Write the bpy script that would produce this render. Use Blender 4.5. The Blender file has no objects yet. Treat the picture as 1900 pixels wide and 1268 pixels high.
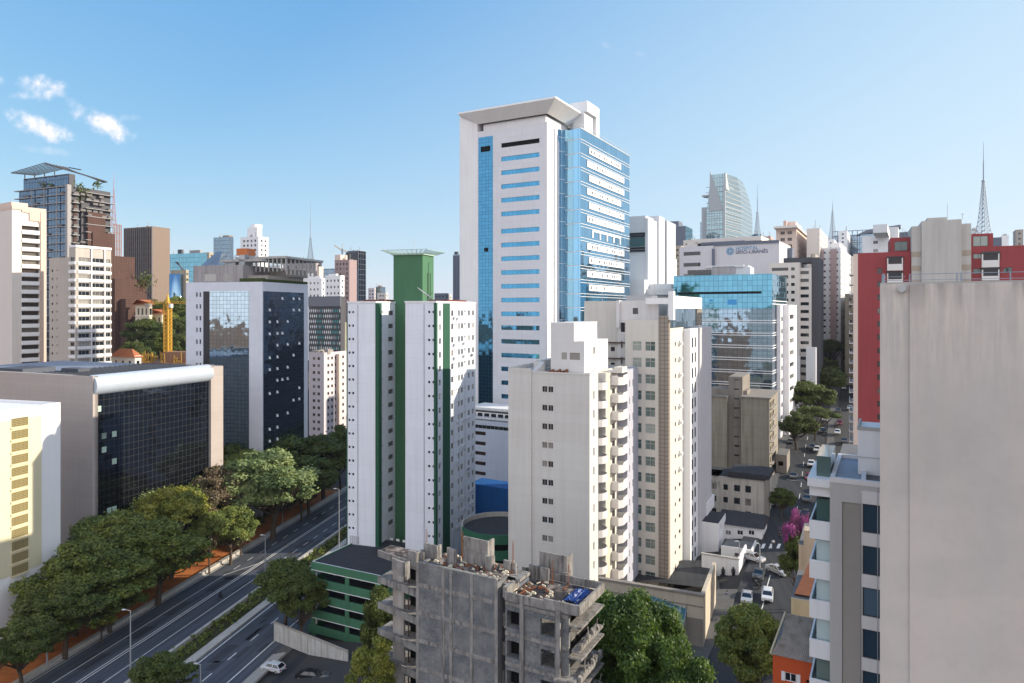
import bpy, bmesh, math, random
import numpy as np
from mathutils import Vector, Matrix
R = math.radians
random.seed(7)
SC = bpy.context.scene
COL = SC.collection

# ------------------------------------------------------------------ camera, sky, sun, exposure
F, CX, HY, CZ = 1267.0, 950.0, 575.0, 62.0        # focal length in photo pixels, centre column, horizon row, eye height
cam = bpy.data.cameras.new('camera'); cam_o = bpy.data.objects.new('camera', cam); COL.objects.link(cam_o)
cam.lens = 24.0; cam.sensor_width = 36.0; cam.shift_y = -59.0/1900.0
cam.clip_start = 0.5; cam.clip_end = 12000
cam_o.location = (0, 0, CZ); cam_o.rotation_euler = (R(90), 0, 0)
SC.camera = cam_o

SUN_EL, SUN_AZ = 22.0, 3.5      # azimuth measured from +X towards +Y
world = bpy.data.worlds.new('World'); SC.world = world; world.use_nodes = True
def build_world():
    nt = world.node_tree; nt.nodes.clear(); N = nt.nodes; L = nt.links
    out = N.new('ShaderNodeOutputWorld'); bg = N.new('ShaderNodeBackground')
    sky = N.new('ShaderNodeTexSky'); sky.sky_type = 'NISHITA'; sky.sun_disc = False
    sky.sun_elevation = R(SUN_EL); sky.sun_rotation = R(90-SUN_AZ)
    sky.altitude = 800; sky.air_density = 1.0; sky.dust_density = 0.6; sky.ozone_density = 2.6
    tc = N.new('ShaderNodeTexCoord'); sp = N.new('ShaderNodeSeparateXYZ'); L.new(tc.outputs['Generated'], sp.inputs[0])
    def m(op, a, b=None, c=None):
        n = N.new('ShaderNodeMath'); n.operation = op
        for i, v in enumerate((a, b, c)):
            if v is None: continue
            if isinstance(v, (int, float)): n.inputs[i].default_value = v
            else: L.new(v, n.inputs[i])
        return n.outputs[0]
    yy = m('MAXIMUM', sp.outputs[1], 0.05)
    u = m('DIVIDE', sp.outputs[0], yy); v = m('DIVIDE', sp.outputs[2], yy)
    cv = N.new('ShaderNodeCombineXYZ'); L.new(u, cv.inputs[0]); L.new(v, cv.inputs[1])
    no = N.new('ShaderNodeTexNoise'); no.inputs['Scale'].default_value = 30; no.inputs['Detail'].default_value = 7; no.inputs['Roughness'].default_value = 0.62
    L.new(cv.outputs[0], no.inputs['Vector'])
    no2 = N.new('ShaderNodeTexNoise'); no2.inputs['Scale'].default_value = 60; no2.inputs['Detail'].default_value = 5
    L.new(cv.outputs[0], no2.inputs['Vector'])
    tot = None
    # small fair-weather clouds: centre (tangent coordinates), half sizes, slope, density
    for (px, py, a, b, ang, den) in ((72,164,46,24,4,0.8),(50,176,40,12,0,0.45),(72,236,70,20,-20,0.95),(185,228,66,21,-24,0.95),(150,208,30,13,-40,0.5),
                                     (240,220,22,8,0,0.22),(90,280,50,9,-8,0.22),(-8,152,22,12,0,0.4),(1125,85,22,8,-30,0.12),(1185,100,12,6,0,0.1)):
        cu, cw = (px-CX)/F, (HY-py)/F; a /= F; b /= F; ca, sa = math.cos(R(ang)), math.sin(R(ang))
        du = m('SUBTRACT', u, cu); dv = m('SUBTRACT', v, cw)
        p = m('MULTIPLY_ADD', du, ca/a, m('MULTIPLY', dv, sa/a))
        q = m('MULTIPLY_ADD', du, -sa/b, m('MULTIPLY', dv, ca/b))
        r2 = m('ADD', m('MULTIPLY', p, p), m('MULTIPLY', q, q))
        e = m('ADD', m('SUBTRACT', 1.3, r2), m('MULTIPLY', m('SUBTRACT', no.outputs[0], 0.5), 3.4))
        e = m('ADD', e, m('MULTIPLY', m('SUBTRACT', no2.outputs[0], 0.5), 0.8))
        e = m('MINIMUM', m('MAXIMUM', m('MULTIPLY', e, 0.72), 0.0), 1.0); e = m('MULTIPLY', m('MULTIPLY', e, e), den)
        tot = e if tot is None else m('MAXIMUM', tot, e)
    # photographic response of the clear sky (softer towards the horizon), glow added behind the viewer to lift shaded fronts
    sr = N.new('ShaderNodeSeparateColor'); L.new(sky.outputs[0], sr.inputs[0]); cc = N.new('ShaderNodeCombineColor')
    for i, (k, g) in enumerate(((0.60, 0.94), (0.505, 0.56), (0.51, 0.25))):
        L.new(m('MULTIPLY', m('POWER', m('MULTIPLY', sr.outputs[i], 0.15), g), k/0.15), cc.inputs[i])
    hz = N.new('ShaderNodeMapRange'); hz.interpolation_type = 'SMOOTHSTEP'; L.new(sp.outputs[1], hz.inputs[0]); hz.inputs[1].default_value = 0.05; hz.inputs[2].default_value = -0.75
    hz.inputs[3].default_value = 0.0; hz.inputs[4].default_value = 0.9
    hm = N.new('ShaderNodeMixRGB'); L.new(hz.outputs[0], hm.inputs[0]); L.new(cc.outputs[0], hm.inputs[1]); hm.inputs[2].default_value = (6.1, 5.95, 6.15, 1)
    # pale haze on the sun side and low above the skyline
    hf = m('ADD', m('MULTIPLY', m('ADD', sp.outputs[0], 0.35), 0.66), m('MULTIPLY', m('SUBTRACT', 0.30, sp.outputs[2]), 0.85))
    hf = m('MULTIPLY', m('MINIMUM', m('MAXIMUM', hf, 0.0), 0.85), m('MINIMUM', m('MAXIMUM', m('MULTIPLY', sp.outputs[1], 4.0), 0.0), 1.0))
    h2 = N.new('ShaderNodeMixRGB'); L.new(hf, h2.inputs[0]); L.new(hm.outputs[0], h2.inputs[1]); h2.inputs[2].default_value = (2.45, 3.0, 3.45, 1); hm = h2
    mx = N.new('ShaderNodeMixRGB'); L.new(tot, mx.inputs[0]); L.new(hm.outputs[0], mx.inputs[1]); mx.inputs[2].default_value = (3.9, 3.8, 3.95, 1)
    L.new(mx.outputs[0], bg.inputs[0]); bg.inputs[1].default_value = 0.15
    L.new(bg.outputs[0], out.inputs[0])
build_world()
sl = bpy.data.lights.new('sun', 'SUN'); sl.energy = 3.7; sl.angle = R(0.5); sl.color = (1.0, 0.89, 0.72)
so = bpy.data.objects.new('sun', sl); COL.objects.link(so)
sd = Vector((math.cos(R(SUN_AZ))*math.cos(R(SUN_EL)), math.sin(R(SUN_AZ))*math.cos(R(SUN_EL)), math.sin(R(SUN_EL))))
so.rotation_euler = sd.to_track_quat('Z', 'Y').to_euler(); so.location = sd*400
SC.view_settings.view_transform = 'Standard'; SC.view_settings.look = 'None'
SC.view_settings.gamma = 1.0; SC.view_settings.exposure = 0.95; SC.view_settings.use_curve_mapping = False

# ------------------------------------------------------------------ materials
class NT:
    def __init__(s, name):
        s.m = bpy.data.materials.new(name); s.m.use_nodes = True
        s.nt = s.m.node_tree; s.nt.nodes.clear(); s.N = s.nt.nodes; s.L = s.nt.links
        s.out = s.N.new('ShaderNodeOutputMaterial'); s.tc = s.N.new('ShaderNodeTexCoord')
        s.sp = s.N.new('ShaderNodeSeparateXYZ'); s.L.new(s.tc.outputs['Object'], s.sp.inputs[0])
        s.x, s.y, s.z = s.sp.outputs; s.obj = s.tc.outputs['Object']
    def put(s, v, sock):
        if hasattr(v, 'is_output') or isinstance(v, bpy.types.NodeSocket): s.L.new(v, sock)
        else:
            if isinstance(v, (tuple, list)) and len(v) == 3 and sock.type == 'RGBA': v = tuple(v)+(1,)
            sock.default_value = v
    def math(s, op, a, b=None, c=None):
        n = s.N.new('ShaderNodeMath'); n.operation = op
        for i, v in enumerate((a, b, c)):
            if v is not None: s.put(v, n.inputs[i])
        return n.outputs[0]
    def vmath(s, op, a, b=None):
        n = s.N.new('ShaderNodeVectorMath'); n.operation = op
        s.put(a, n.inputs[0])
        if b is not None: s.put(b, n.inputs[3] if op == 'SCALE' else n.inputs[1])
        return n.outputs[0]
    def vec(s, x, y, z):
        n = s.N.new('ShaderNodeCombineXYZ'); s.put(x, n.inputs[0]); s.put(y, n.inputs[1]); s.put(z, n.inputs[2]); return n.outputs[0]
    def noise(s, v, scale, detail=4, rough=0.5, color=False):
        n = s.N.new('ShaderNodeTexNoise'); s.put(v, n.inputs['Vector']); n.inputs['Scale'].default_value = scale
        n.inputs['Detail'].default_value = detail; n.inputs['Roughness'].default_value = rough
        return n.outputs[1] if color else n.outputs[0]
    def white(s, v, color=False):
        n = s.N.new('ShaderNodeTexWhiteNoise'); n.noise_dimensions = '3D'; s.put(v, n.inputs[0]); return n.outputs[1] if color else n.outputs[0]
    def ramp(s, v, a, b, lo=0.0, hi=1.0):
        n = s.N.new('ShaderNodeMapRange'); s.put(v, n.inputs[0]); n.inputs[1].default_value = a; n.inputs[2].default_value = b
        n.inputs[3].default_value = lo; n.inputs[4].default_value = hi; return n.outputs[0]
    def mix(s, f, a, b, mode='MIX'):
        n = s.N.new('ShaderNodeMixRGB'); n.blend_type = mode; s.put(f, n.inputs[0]); s.put(a, n.inputs[1]); s.put(b, n.inputs[2]); return n.outputs[0]
    def bump(s, h, strength=0.3, dist=0.05):
        n = s.N.new('ShaderNodeBump'); n.inputs['Strength'].default_value = strength; n.inputs['Distance'].default_value = dist
        s.put(h, n.inputs['Height']); return n.outputs[0]
    def bsdf(s, col, rough=0.7, metal=0.0, normal=None, spec=0.5, **kw):
        n = s.N.new('ShaderNodeBsdfPrincipled'); s.put(col, n.inputs['Base Color']); s.put(rough, n.inputs['Roughness']); s.put(metal, n.inputs['Metallic'])
        s.put(spec, n.inputs['Specular IOR Level'])
        if normal is not None: s.L.new(normal, n.inputs['Normal'])
        for k, v in kw.items(): s.put(v, n.inputs[k])
        return n.outputs[0]
    def done(s, sh): s.L.new(sh, s.out.inputs[0]); return s.m
    def rand(s):
        a = s.N.new('ShaderNodeObjectInfo').outputs['Random']; g = s.N.new('ShaderNodeNewGeometry').outputs['Random Per Island']
        return s.math('FRACT', s.math('ADD', a, g))
MC = {}
def paint(name, col, rough=0.75, var=0.16, streak=0.14, joint=None, jd=0.75, sc=1.0, dirt=(0.55,0.52,0.48), offs=(0,0)):
    """painted render / concrete: broad patches, rain streaks, optional panel joints (width, height, line) in metres"""
    if name in MC: return MC[name]
    t = NT(name)
    n1 = t.noise(t.obj, 0.22*sc, 6, 0.6)
    st = t.noise(t.vec(t.x, t.y, t.math('MULTIPLY', t.z, 0.05)), 1.3*sc, 5, 0.6)
    n3 = t.noise(t.obj, 2.2*sc, 4, 0.6)
    f = t.math('MULTIPLY', t.ramp(n1, 0.38, 0.72), var)
    f = t.math('ADD', f, t.math('MULTIPLY', t.ramp(st, 0.45, 0.8), streak*1.8))
    f = t.math('ADD', f, t.math('MULTIPLY', t.ramp(n3, 0.4, 0.8), var*0.35))
    dk = tuple(c*d for c, d in zip(col, dirt))
    c = t.mix(f, col, dk)
    if joint:
        w, h, lw = joint
        u = t.math('ADD', t.math('ADD', t.x, t.y), offs[0])
        a = t.math('LESS_THAN', t.math('FRACT', t.math('DIVIDE', u, w)), lw/w) if w < 500 else 0.0
        b = t.math('LESS_THAN', t.math('FRACT', t.math('DIVIDE', t.math('ADD', t.z, offs[1]), h)), lw/h)
        c = t.mix(t.math('MULTIPLY', t.math('MAXIMUM', a, b), 1-jd), c, (0.02, 0.02, 0.02))
        pid = t.white(t.vec(t.math('FLOOR', t.math('DIVIDE', u, w)), t.math('FLOOR', t.math('DIVIDE', t.z, h)), 0.0))
        c = t.mix(t.math('MULTIPLY', pid, 0.10), c, dk)
    MC[name] = t.done(t.bsdf(c, rough, 0, t.bump(n3, 0.25, 0.02), 0.3)); return MC[name]
def curtain(name, tint, pw=1.4, ph=1.4, mull=(0.02, 0.03, 0.04), mw=0.07, tilt=0.010, wob=0.018, rough=0.03, metal=0.92, open_=0.0, band=None, bandcol=(0.75,0.76,0.78), wsc=0.35):
    """reflective curtain wall: each pane leans a little, joints between panes"""
    if name in MC: return MC[name]
    t = NT(name); u = t.math('ADD', t.x, t.y)
    iu = t.math('FLOOR', t.math('DIVIDE', u, pw)); iz = t.math('FLOOR', t.math('DIVIDE', t.z, ph))
    idv = t.vec(iu, iz, 3.0); wn = t.white(idv, True); w1 = t.white(t.vec(iu, iz, 9.0))
    d1 = t.vmath('SCALE', t.vmath('SUBTRACT', wn, (0.5, 0.5, 0.5)), tilt)
    d2 = t.vmath('SCALE', t.vmath('SUBTRACT', t.noise(t.obj, wsc, 3, 0.5, True), (0.5, 0.5, 0.5)), wob*2)
    g = t.N.new('ShaderNodeNewGeometry')
    nn = t.vmath('NORMALIZE', t.vmath('ADD', g.outputs['Normal'], t.vmath('ADD', d1, d2)))
    dk = tuple(c*0.72 for c in tint)
    col = t.mix(t.math('MULTIPLY', w1, 0.5), tint, dk)
    sh = t.bsdf(col, rough, metal, nn, 0.6)
    a = t.math('LESS_THAN', t.math('FRACT', t.math('DIVIDE', u, pw)), mw/pw)
    b = t.math('LESS_THAN', t.math('FRACT', t.math('DIVIDE', t.z, ph)), mw/ph)
    mk = t.math('MAXIMUM', a, b)
    ms = t.N.new('ShaderNodeMixShader'); t.put(mk, ms.inputs[0]); t.L.new(sh, ms.inputs[1]); t.L.new(t.bsdf(mull, 0.4, 0.3), ms.inputs[2])
    MC[name] = t.done(ms.outputs[0]); return MC[name]
def pane(name, dark=(0.015,0.02,0.025), light=(0.42,0.40,0.36), amount=0.35, refl=0.6):
    """window pane with curtains or blinds behind some of them"""
    if name in MC: return MC[name]
    t = NT(name); r = t.rand()
    f = t.math('MULTIPLY', t.ramp(r, 1-amount, 1.0), 0.85)
    fold = t.noise(t.vec(t.x, 0.0, 0.0), 9, 2)
    c = t.mix(f, dark, t.mix(t.math('MULTIPLY', fold, 0.5), light, (0.2,0.19,0.17)))
    g = t.N.new('ShaderNodeNewGeometry')
    d = t.vmath('SCALE', t.vmath('SUBTRACT', t.white(t.vec(t.math('MULTIPLY', r, 97.0), 1.0, 2.0), True), (0.5,0.5,0.5)), 0.05)
    nn = t.vmath('NORMALIZE', t.vmath('ADD', g.outputs['Normal'], d))
    MC[name] = t.done(t.bsdf(c, 0.06, 0.0, nn, refl)); return MC[name]
def flat(name, col, rough=0.5, metal=0.0, spec=0.5, var=0.08):
    if name in MC: return MC[name]
    t = NT(name); n = t.noise(t.obj, 1.1, 4, 0.6)
    c = t.mix(t.math('MULTIPLY', t.ramp(n, 0.35, 0.75), var*2), col, tuple(x*0.6 for x in col))
    MC[name] = t.done(t.bsdf(c, rough, metal, None, spec)); return MC[name]
def leafmat(name, c1, c2, c3, tr=0.25):
    if name in MC: return MC[name]
    t = NT(name); r = t.rand(); n = t.noise(t.obj, 0.35, 3, 0.6)
    c = t.mix(r, c1, c2); c = t.mix(t.ramp(n, 0.42, 0.62), c, c3)
    b = t.bsdf(c, 0.55, 0, None, 0.35)
    tn = t.N.new('ShaderNodeBsdfTranslucent'); t.put(t.mix(1.0, c, (1.25,1.3,0.6), 'MULTIPLY'), tn.inputs[0])
    ms = t.N.new('ShaderNodeMixShader'); ms.inputs[0].default_value = tr; t.L.new(b, ms.inputs[1]); t.L.new(tn.outputs[0], ms.inputs[2])
    MC[name] = t.done(ms.outputs[0]); return MC[name]

# ------------------------------------------------------------------ mesh helpers
class MB:
    def __init__(s): s.v = []; s.f = []; s.mi = []
    def quad(s, a, b, c, d, m=0):
        n = len(s.v); s.v += [tuple(a), tuple(b), tuple(c), tuple(d)]; s.f.append((n, n+1, n+2, n+3)); s.mi.append(m)
    def poly(s, pts, m=0):
        n = len(s.v); s.v += [tuple(p) for p in pts]; s.f.append(tuple(range(n, n+len(pts)))); s.mi.append(m)
    def box(s, x0, x1, y0, y1, z0, z1, m=0):
        if x0 > x1: x0, x1 = x1, x0
        if y0 > y1: y0, y1 = y1, y0
        if z0 > z1: z0, z1 = z1, z0
        n = len(s.v)
        s.v += [(x0,y0,z0),(x1,y0,z0),(x1,y1,z0),(x0,y1,z0),(x0,y0,z1),(x1,y0,z1),(x1,y1,z1),(x0,y1,z1)]
        for f in ((0,3,2,1),(4,5,6,7),(0,1,5,4),(1,2,6,5),(2,3,7,6),(3,0,4,7)):
            s.f.append(tuple(n+i for i in f)); s.mi.append(m)
        return s
    def prism(s, pts, z0, z1, m=0, zf=None):
        """pts counter-clockwise in plan"""
        n = len(s.v); k = len(pts)
        s.v += [(p[0], p[1], z0) for p in pts] + [(p[0], p[1], z1) for p in pts]
        s.f.append(tuple(n+i for i in reversed(range(k)))); s.mi.append(m)
        s.f.append(tuple(n+k+i for i in range(k))); s.mi.append(m)
        for i in range(k):
            j = (i+1) % k; s.f.append((n+i, n+j, n+k+j, n+k+i)); s.mi.append(m)
        return s
    def hull8(s, lo, hi, m=0):
        """frustum-like solid between two quads (both counter-clockwise seen from above)"""
        n = len(s.v); s.v += [tuple(p) for p in lo]+[tuple(p) for p in hi]
        for f in ((3,2,1,0),(4,5,6,7),(0,1,5,4),(1,2,6,5),(2,3,7,6),(3,0,4,7)):
            s.f.append(tuple(n+i for i in f)); s.mi.append(m)
        return s
    def bar(s, a, b, w, m=0):
        a = Vector(a); b = Vector(b); d = (b-a)
        if d.length < 1e-6: return s
        d.normalize(); up = Vector((0,0,1)) if abs(d.z) < 0.9 else Vector((1,0,0))
        p = d.cross(up).normalized()*w/2; q = d.cross(p).normalized()*w/2
        lo = [a-p-q, a+p-q, a+p+q, a-p+q]; hi = [b-p-q, b+p-q, b+p+q, b-p+q]
        n = len(s.v); s.v += [tuple(x) for x in lo+hi]
        for f in ((0,1,2,3),(7,6,5,4),(0,4,5,1),(1,5,6,2),(2,6,7,3),(3,7,4,0)):
            s.f.append(tuple(n+i for i in f)); s.mi.append(m)
        return s
    def tube(s, pts, rad, k=8, m=0, cap=True):
        pts = [Vector(p) for p in pts]; n0 = len(s.v)
        if not isinstance(rad, (list, tuple)): rad = [rad]*len(pts)
        prev = None
        for i, p in enumerate(pts):
            d = (pts[min(i+1, len(pts)-1)]-pts[max(i-1, 0)]).normalized()
            up = Vector((0,0,1)) if abs(d.z) < 0.95 else Vector((1,0,0))
            a = d.cross(up).normalized(); b = d.cross(a).normalized()
            if prev is not None and a.dot(prev) < 0: a, b = -a, -b
            prev = a
            for j in range(k):
                t = 2*math.pi*j/k; s.v.append(tuple(p+a*math.cos(t)*rad[i]+b*math.sin(t)*rad[i]))
        for i in range(len(pts)-1):
            for j in range(k):
                s.f.append((n0+i*k+j, n0+i*k+(j+1)%k, n0+(i+1)*k+(j+1)%k, n0+(i+1)*k+j)); s.mi.append(m)
        if cap:
            s.f.append(tuple(n0+j for j in reversed(range(k)))); s.mi.append(m)
            s.f.append(tuple(n0+(len(pts)-1)*k+j for j in range(k))); s.mi.append(m)
        return s
    def build(s, name, mats, parent=None, loc=None, smooth=False, normals=False):
        me = bpy.data.meshes.new(name); me.from_pydata(s.v, [], s.f)
        if not isinstance(mats, (list, tuple)): mats = [mats]
        for m in mats: me.materials.append(m)
        if len(mats) > 1: me.polygons.foreach_set('material_index', s.mi)
        if smooth: me.polygons.foreach_set('use_smooth', [True]*len(me.polygons))
        if normals:
            bm = bmesh.new(); bm.from_mesh(me); bmesh.ops.recalc_face_normals(bm, faces=bm.faces); bm.to_mesh(me); bm.free()
        me.update()
        o = bpy.data.objects.new(name, me); COL.objects.link(o)
        if parent is not None: o.parent = parent
        if loc is not None: o.location = loc
        return o
def tag(o, label=None, cat=None, group=None, kind=None):
    if label: o['label'] = label
    if cat: o['category'] = cat
    if group: o['group'] = group
    if kind: o['kind'] = kind
    return o
def empty(name, loc, rz=0.0):
    o = bpy.data.objects.new(name, None); o.empty_display_size = 0.5; COL.objects.link(o); o.location = loc; o.rotation_euler = (0,0,rz); return o
def kids(o): return [c for c in COL.objects if c.parent == o]
def tree_of(root):
    """(object, parent index) rows for quick copying"""
    rows = [(root, -1)]; i = 0
    allo = list(COL.objects)
    while i < len(rows):
        for c in allo:
            if c.parent == rows[i][0]: rows.append((c, i))
        i += 1
    return rows
def dup(rows, loc, rz, label, scale=None, group=None):
    new = []
    for o, pi in rows:
        c = o.copy(); COL.objects.link(c)
        if pi >= 0: c.parent = new[pi]
        new.append(c)
    r = new[0]; r.location = loc; r.rotation_euler = (0,0,rz)
    if scale: r.scale = (scale,)*3
    if label: r['label'] = label
    if group: r['group'] = group
    return new

# ------------------------------------------------------------------ terrain
GX = [-400,-140,-92,-40,0,40,90,300,900]
GY = [(-200,[-62,-62,-62,-62,-55,-47,-46,-45,-45]),(150,[-62,-62,-62,-62,-55,-46,-45,-44,-44]),(200,[-58,-60,-62,-62,-52,-44,-41.5,-40,-40]),
      (250,[-45,-52,-62,-62,-50,-41,-38,-36,-36]),(300,[-20,-30,-60,-62,-50,-38,-33,-32,-32]),(400,[-12,-14,-40,-50,-40,-34,-30,-28,-28]),
      (600,[-10,-10,-22,-26,-26,-26,-22,-20,-20]),(1000,[-7]*9),(2500,[-5]*9),(7000,[-5]*9)]
def gz(x, y):
    xs = x-0.197*(min(y,600)-113.4)
    def row(v):
        if xs <= GX[0]: return v[0]
        for i in range(len(GX)-1):
            if xs <= GX[i+1]:
                t = (xs-GX[i])/(GX[i+1]-GX[i]); return v[i]+(v[i+1]-v[i])*t
        return v[-1]
    if y <= GY[0][0]: return CZ+row(GY[0][1])
    for i in range(len(GY)-1):
        if y <= GY[i+1][0]:
            t = (y-GY[i][0])/(GY[i+1][0]-GY[i][0]); return CZ+row(GY[i][1])*(1-t)+row(GY[i+1][1])*t
    return CZ-5
def at(px, py, d): return Vector(((px-CX)/F*d, d, CZ-(py-HY)/F*d))
def on_ground(px, d): x = (px-CX)/F*d; return Vector((x, d, gz(x, d)))

# ------------------------------------------------------------------ building kit
WINM = {}
GL = lambda: pane('window_glass')
def win_data(w, h, style):
    """style: (kind, recess, frame material, glass material); returns mesh shared by every window of that size"""
    key = (round(w,2), round(h,2), style)
    if key in WINM: return WINM[key]
    kind, rd, fm, gm = style
    mb = MB(); fw = 0.06; a, b = rd-0.05, rd
    def fr(x0, x1, z0, z1, y0=a, y1=b+0.02): mb.box(x0, x1, y0, y1, z0, z1, 0)
    if kind == 'plain':
        mb.quad((0,b,0),(w,b,0),(w,b,h),(0,b,h),1)
    elif kind == 'louver':
        n = max(2, int(h/0.28))
        mb.quad((0,b+0.1,0),(w,b+0.1,0),(w,b+0.1,h),(0,b+0.1,h),1)
        for i in range(n):
            z = h*i/n; mb.quad((0,0.03,z),(w,0.03,z),(w,b,z+h/n*0.7),(0,b,z+h/n*0.7),0)
    else:
        mb.quad((fw,b,fw),(w-fw,b,fw),(w-fw,b,h-fw),(fw,b,h-fw),1)
        fr(0,fw,0,h); fr(w-fw,w,0,h); fr(fw,w-fw,0,fw); fr(fw,w-fw,h-fw,h)
        if kind == 'sash': fr(w/2-fw/2,w/2+fw/2,fw,h-fw)
        if kind == 'cross': fr(w/2-fw/2,w/2+fw/2,fw,h-fw); fr(fw,w-fw,h*0.62,h*0.62+fw)
        if kind == 'strip':
            n = max(2, int(round(w/1.3)))
            for i in range(1, n): x = w*i/n; fr(x-fw/2,x+fw/2,fw,h-fw)
        if kind == 'shutter':
            n = max(3, int((h*0.5)/0.12))
            mb.box(fw, w-fw, a-0.01, b-0.01, h*0.5, h-fw, 0)
            fr(w/2-fw/2,w/2+fw/2,fw,h*0.5)
    me = bpy.data.meshes.new('window'); me.from_pydata(mb.v, [], mb.f); me.materials.append(MC[fm]); me.materials.append(MC[gm])
    me.polygons.foreach_set('material_index', mb.mi); me.update()
    WINM[key] = me; return me
SPLIT = {}
def split_window(me):
    """frame mesh and pane mesh of one window"""
    if me.name in SPLIT: return SPLIT[me.name]
    idx = [p.material_index for p in me.polygons]
    if 0 not in idx or 1 not in idx: SPLIT[me.name] = (me, None); return SPLIT[me.name]
    out = []
    for k in (0, 1):
        mb = MB()
        for p in me.polygons:
            if p.material_index == k: mb.poly([tuple(me.vertices[i].co) for i in p.vertices])
        m2 = bpy.data.meshes.new('window' if k == 0 else 'pane'); m2.from_pydata(mb.v, [], mb.f); m2.materials.append(me.materials[k]); m2.update(); out.append(m2)
    SPLIT[me.name] = tuple(out); return SPLIT[me.name]
class Bld:
    def __init__(s, name, label, cat='building', px=0, d=100, vp=1600, zb=None, group=None, maxw=100, panes=False):
        s.panes = panes or d < 160
        s.phi = math.atan((vp-CX)/F); c, n = math.cos(s.phi), math.sin(s.phi)
        s.C = Vector(((px-CX)/F*d, d)); s.X = Vector((c, -n)); s.Y = Vector((n, c))
        s.zb = (gz(s.C.x, s.C.y)-3) if zb is None else zb
        s.root = empty(name, (s.C.x, s.C.y, s.zb), -s.phi); tag(s.root, label, cat, group)
        s.wins = []; s.maxw = maxw
    def lx(s, px, y=0.0):
        k = (px-CX)/F; P = s.C+s.Y*y; return (k*P.y-P.x)/(s.X.x-k*s.X.y)
    def ly(s, px, x=0.0):
        k = (px-CX)/F; P = s.C+s.X*x; return (k*P.y-P.x)/(s.Y.x-k*s.Y.y)
    def w(s, x, y): return s.C+s.X*x+s.Y*y
    def lz(s, py, x=0.0, y=0.0): return CZ-(py-HY)/F*s.w(x, y).y-s.zb
    def frame(s, face, x0, x1, y0, y1):
        return {'F': (Vector((x0,y0)), Vector((1,0)), Vector((0,-1)), x1-x0, 0.0), 'R': (Vector((x1,y0)), Vector((0,1)), Vector((1,0)), y1-y0, math.pi/2),
                'L': (Vector((x0,y1)), Vector((0,-1)), Vector((-1,0)), y1-y0, -math.pi/2), 'K': (Vector((x1,y1)), Vector((-1,0)), Vector((0,1)), x1-x0, math.pi)}[face]
    def block(s, mb, x0, x1, y0, y1, z0, z1, holes=None, m=0, roof=None, skip=''):
        """closed block whose faces F, R, L, K may have window openings: holes[face] = [(u, z, w, h, style), ...]; u, z are the lower corner"""
        holes = holes or {}
        for face in 'FRLK':
            if face in skip: continue
            O, U, Nn, W, rz = s.frame(face, x0, x1, y0, y1)
            hs = [h for h in holes.get(face, []) if h[0] >= 0.05 and h[0]+h[2] <= W-0.05 and h[1] > z0+0.02 and h[1]+h[3] < z1-0.02]
            us = sorted({0.0, W} | {round(h[0],3) for h in hs} | {round(h[0]+h[2],3) for h in hs})
            zs = sorted({z0, z1} | {round(h[1],3) for h in hs} | {round(h[1]+h[3],3) for h in hs})
            P = lambda u, z, d=0.0: (O.x+U.x*u-Nn.x*d, O.y+U.y*u-Nn.y*d, z)
            if not hs: mb.quad(P(0,z0),P(W,z0),P(W,z1),P(0,z1),m); continue
            filled = set()
            for h in hs:
                a, b = us.index(round(h[0],3)), us.index(round(h[0]+h[2],3)); c, d = zs.index(round(h[1],3)), zs.index(round(h[1]+h[3],3))
                for i in range(a, b):
                    for j in range(c, d): filled.add((i, j))
            for j in range(len(zs)-1):
                i = 0
                while i < len(us)-1:
                    if (i, j) in filled: i += 1; continue
                    k = i
                    while k+1 < len(us)-1 and (k+1, j) not in filled: k += 1
                    mb.quad(P(us[i],zs[j]),P(us[k+1],zs[j]),P(us[k+1],zs[j+1]),P(us[i],zs[j+1]),m); i = k+1
            for (u, z, w, h, st) in hs:
                rd = st[1]+0.12
                mb.quad(P(u,z),P(u,z,rd),P(u,z+h,rd),P(u,z+h),m); mb.quad(P(u+w,z+h),P(u+w,z+h,rd),P(u+w,z,rd),P(u+w,z),m)
                mb.quad(P(u,z+h),P(u,z+h,rd),P(u+w,z+h,rd),P(u+w,z+h),m); mb.quad(P(u+w,z),P(u+w,z,rd),P(u,z,rd),P(u,z),m)
                p = P(u, z); wp = s.w(p[0], p[1]); n3 = s.X*Nn.x+s.Y*Nn.y; v = -Vector(wp); fac = max(0.05, v.normalized().dot(n3))
                s.wins.append((w*h*fac/max(1,wp.length_squared), p, rz, win_data(w, h, st)))
        if roof is not None: mb.quad((x0,y0,z1),(x1,y0,z1),(x1,y1,z1),(x0,y1,z1),roof)
    def finish(s, name='window'):
        s.wins.sort(key=lambda t: -t[0])
        for _, p, rz, me in s.wins[:s.maxw]:
            fr, pn = split_window(me) if s.panes else (me, None)
            o = bpy.data.objects.new(name, fr); COL.objects.link(o); o.parent = s.root; o.location = p; o.rotation_euler = (0,0,rz)
            if pn is not None: q = bpy.data.objects.new('pane', pn); COL.objects.link(q); q.parent = o
        rest = s.wins[s.maxw:]
        if rest:
            mats = []; mb = MB()
            for _, p, rz, me in rest:
                M = Matrix.Translation(p) @ Matrix.Rotation(rz, 4, 'Z'); n = len(mb.v)
                ix = []
                for mt in me.materials:
                    if mt not in mats: mats.append(mt)
                    ix.append(mats.index(mt))
                mb.v += [tuple(M @ v.co) for v in me.vertices]
                for pl in me.polygons: mb.f.append(tuple(n+i for i in pl.vertices)); mb.mi.append(ix[pl.material_index])
            o = mb.build('windows', mats, s.root); o['kind'] = 'stuff'
    def part(s, mb, name, mats, **k): return mb.build(name, mats, s.root, **k)
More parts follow.
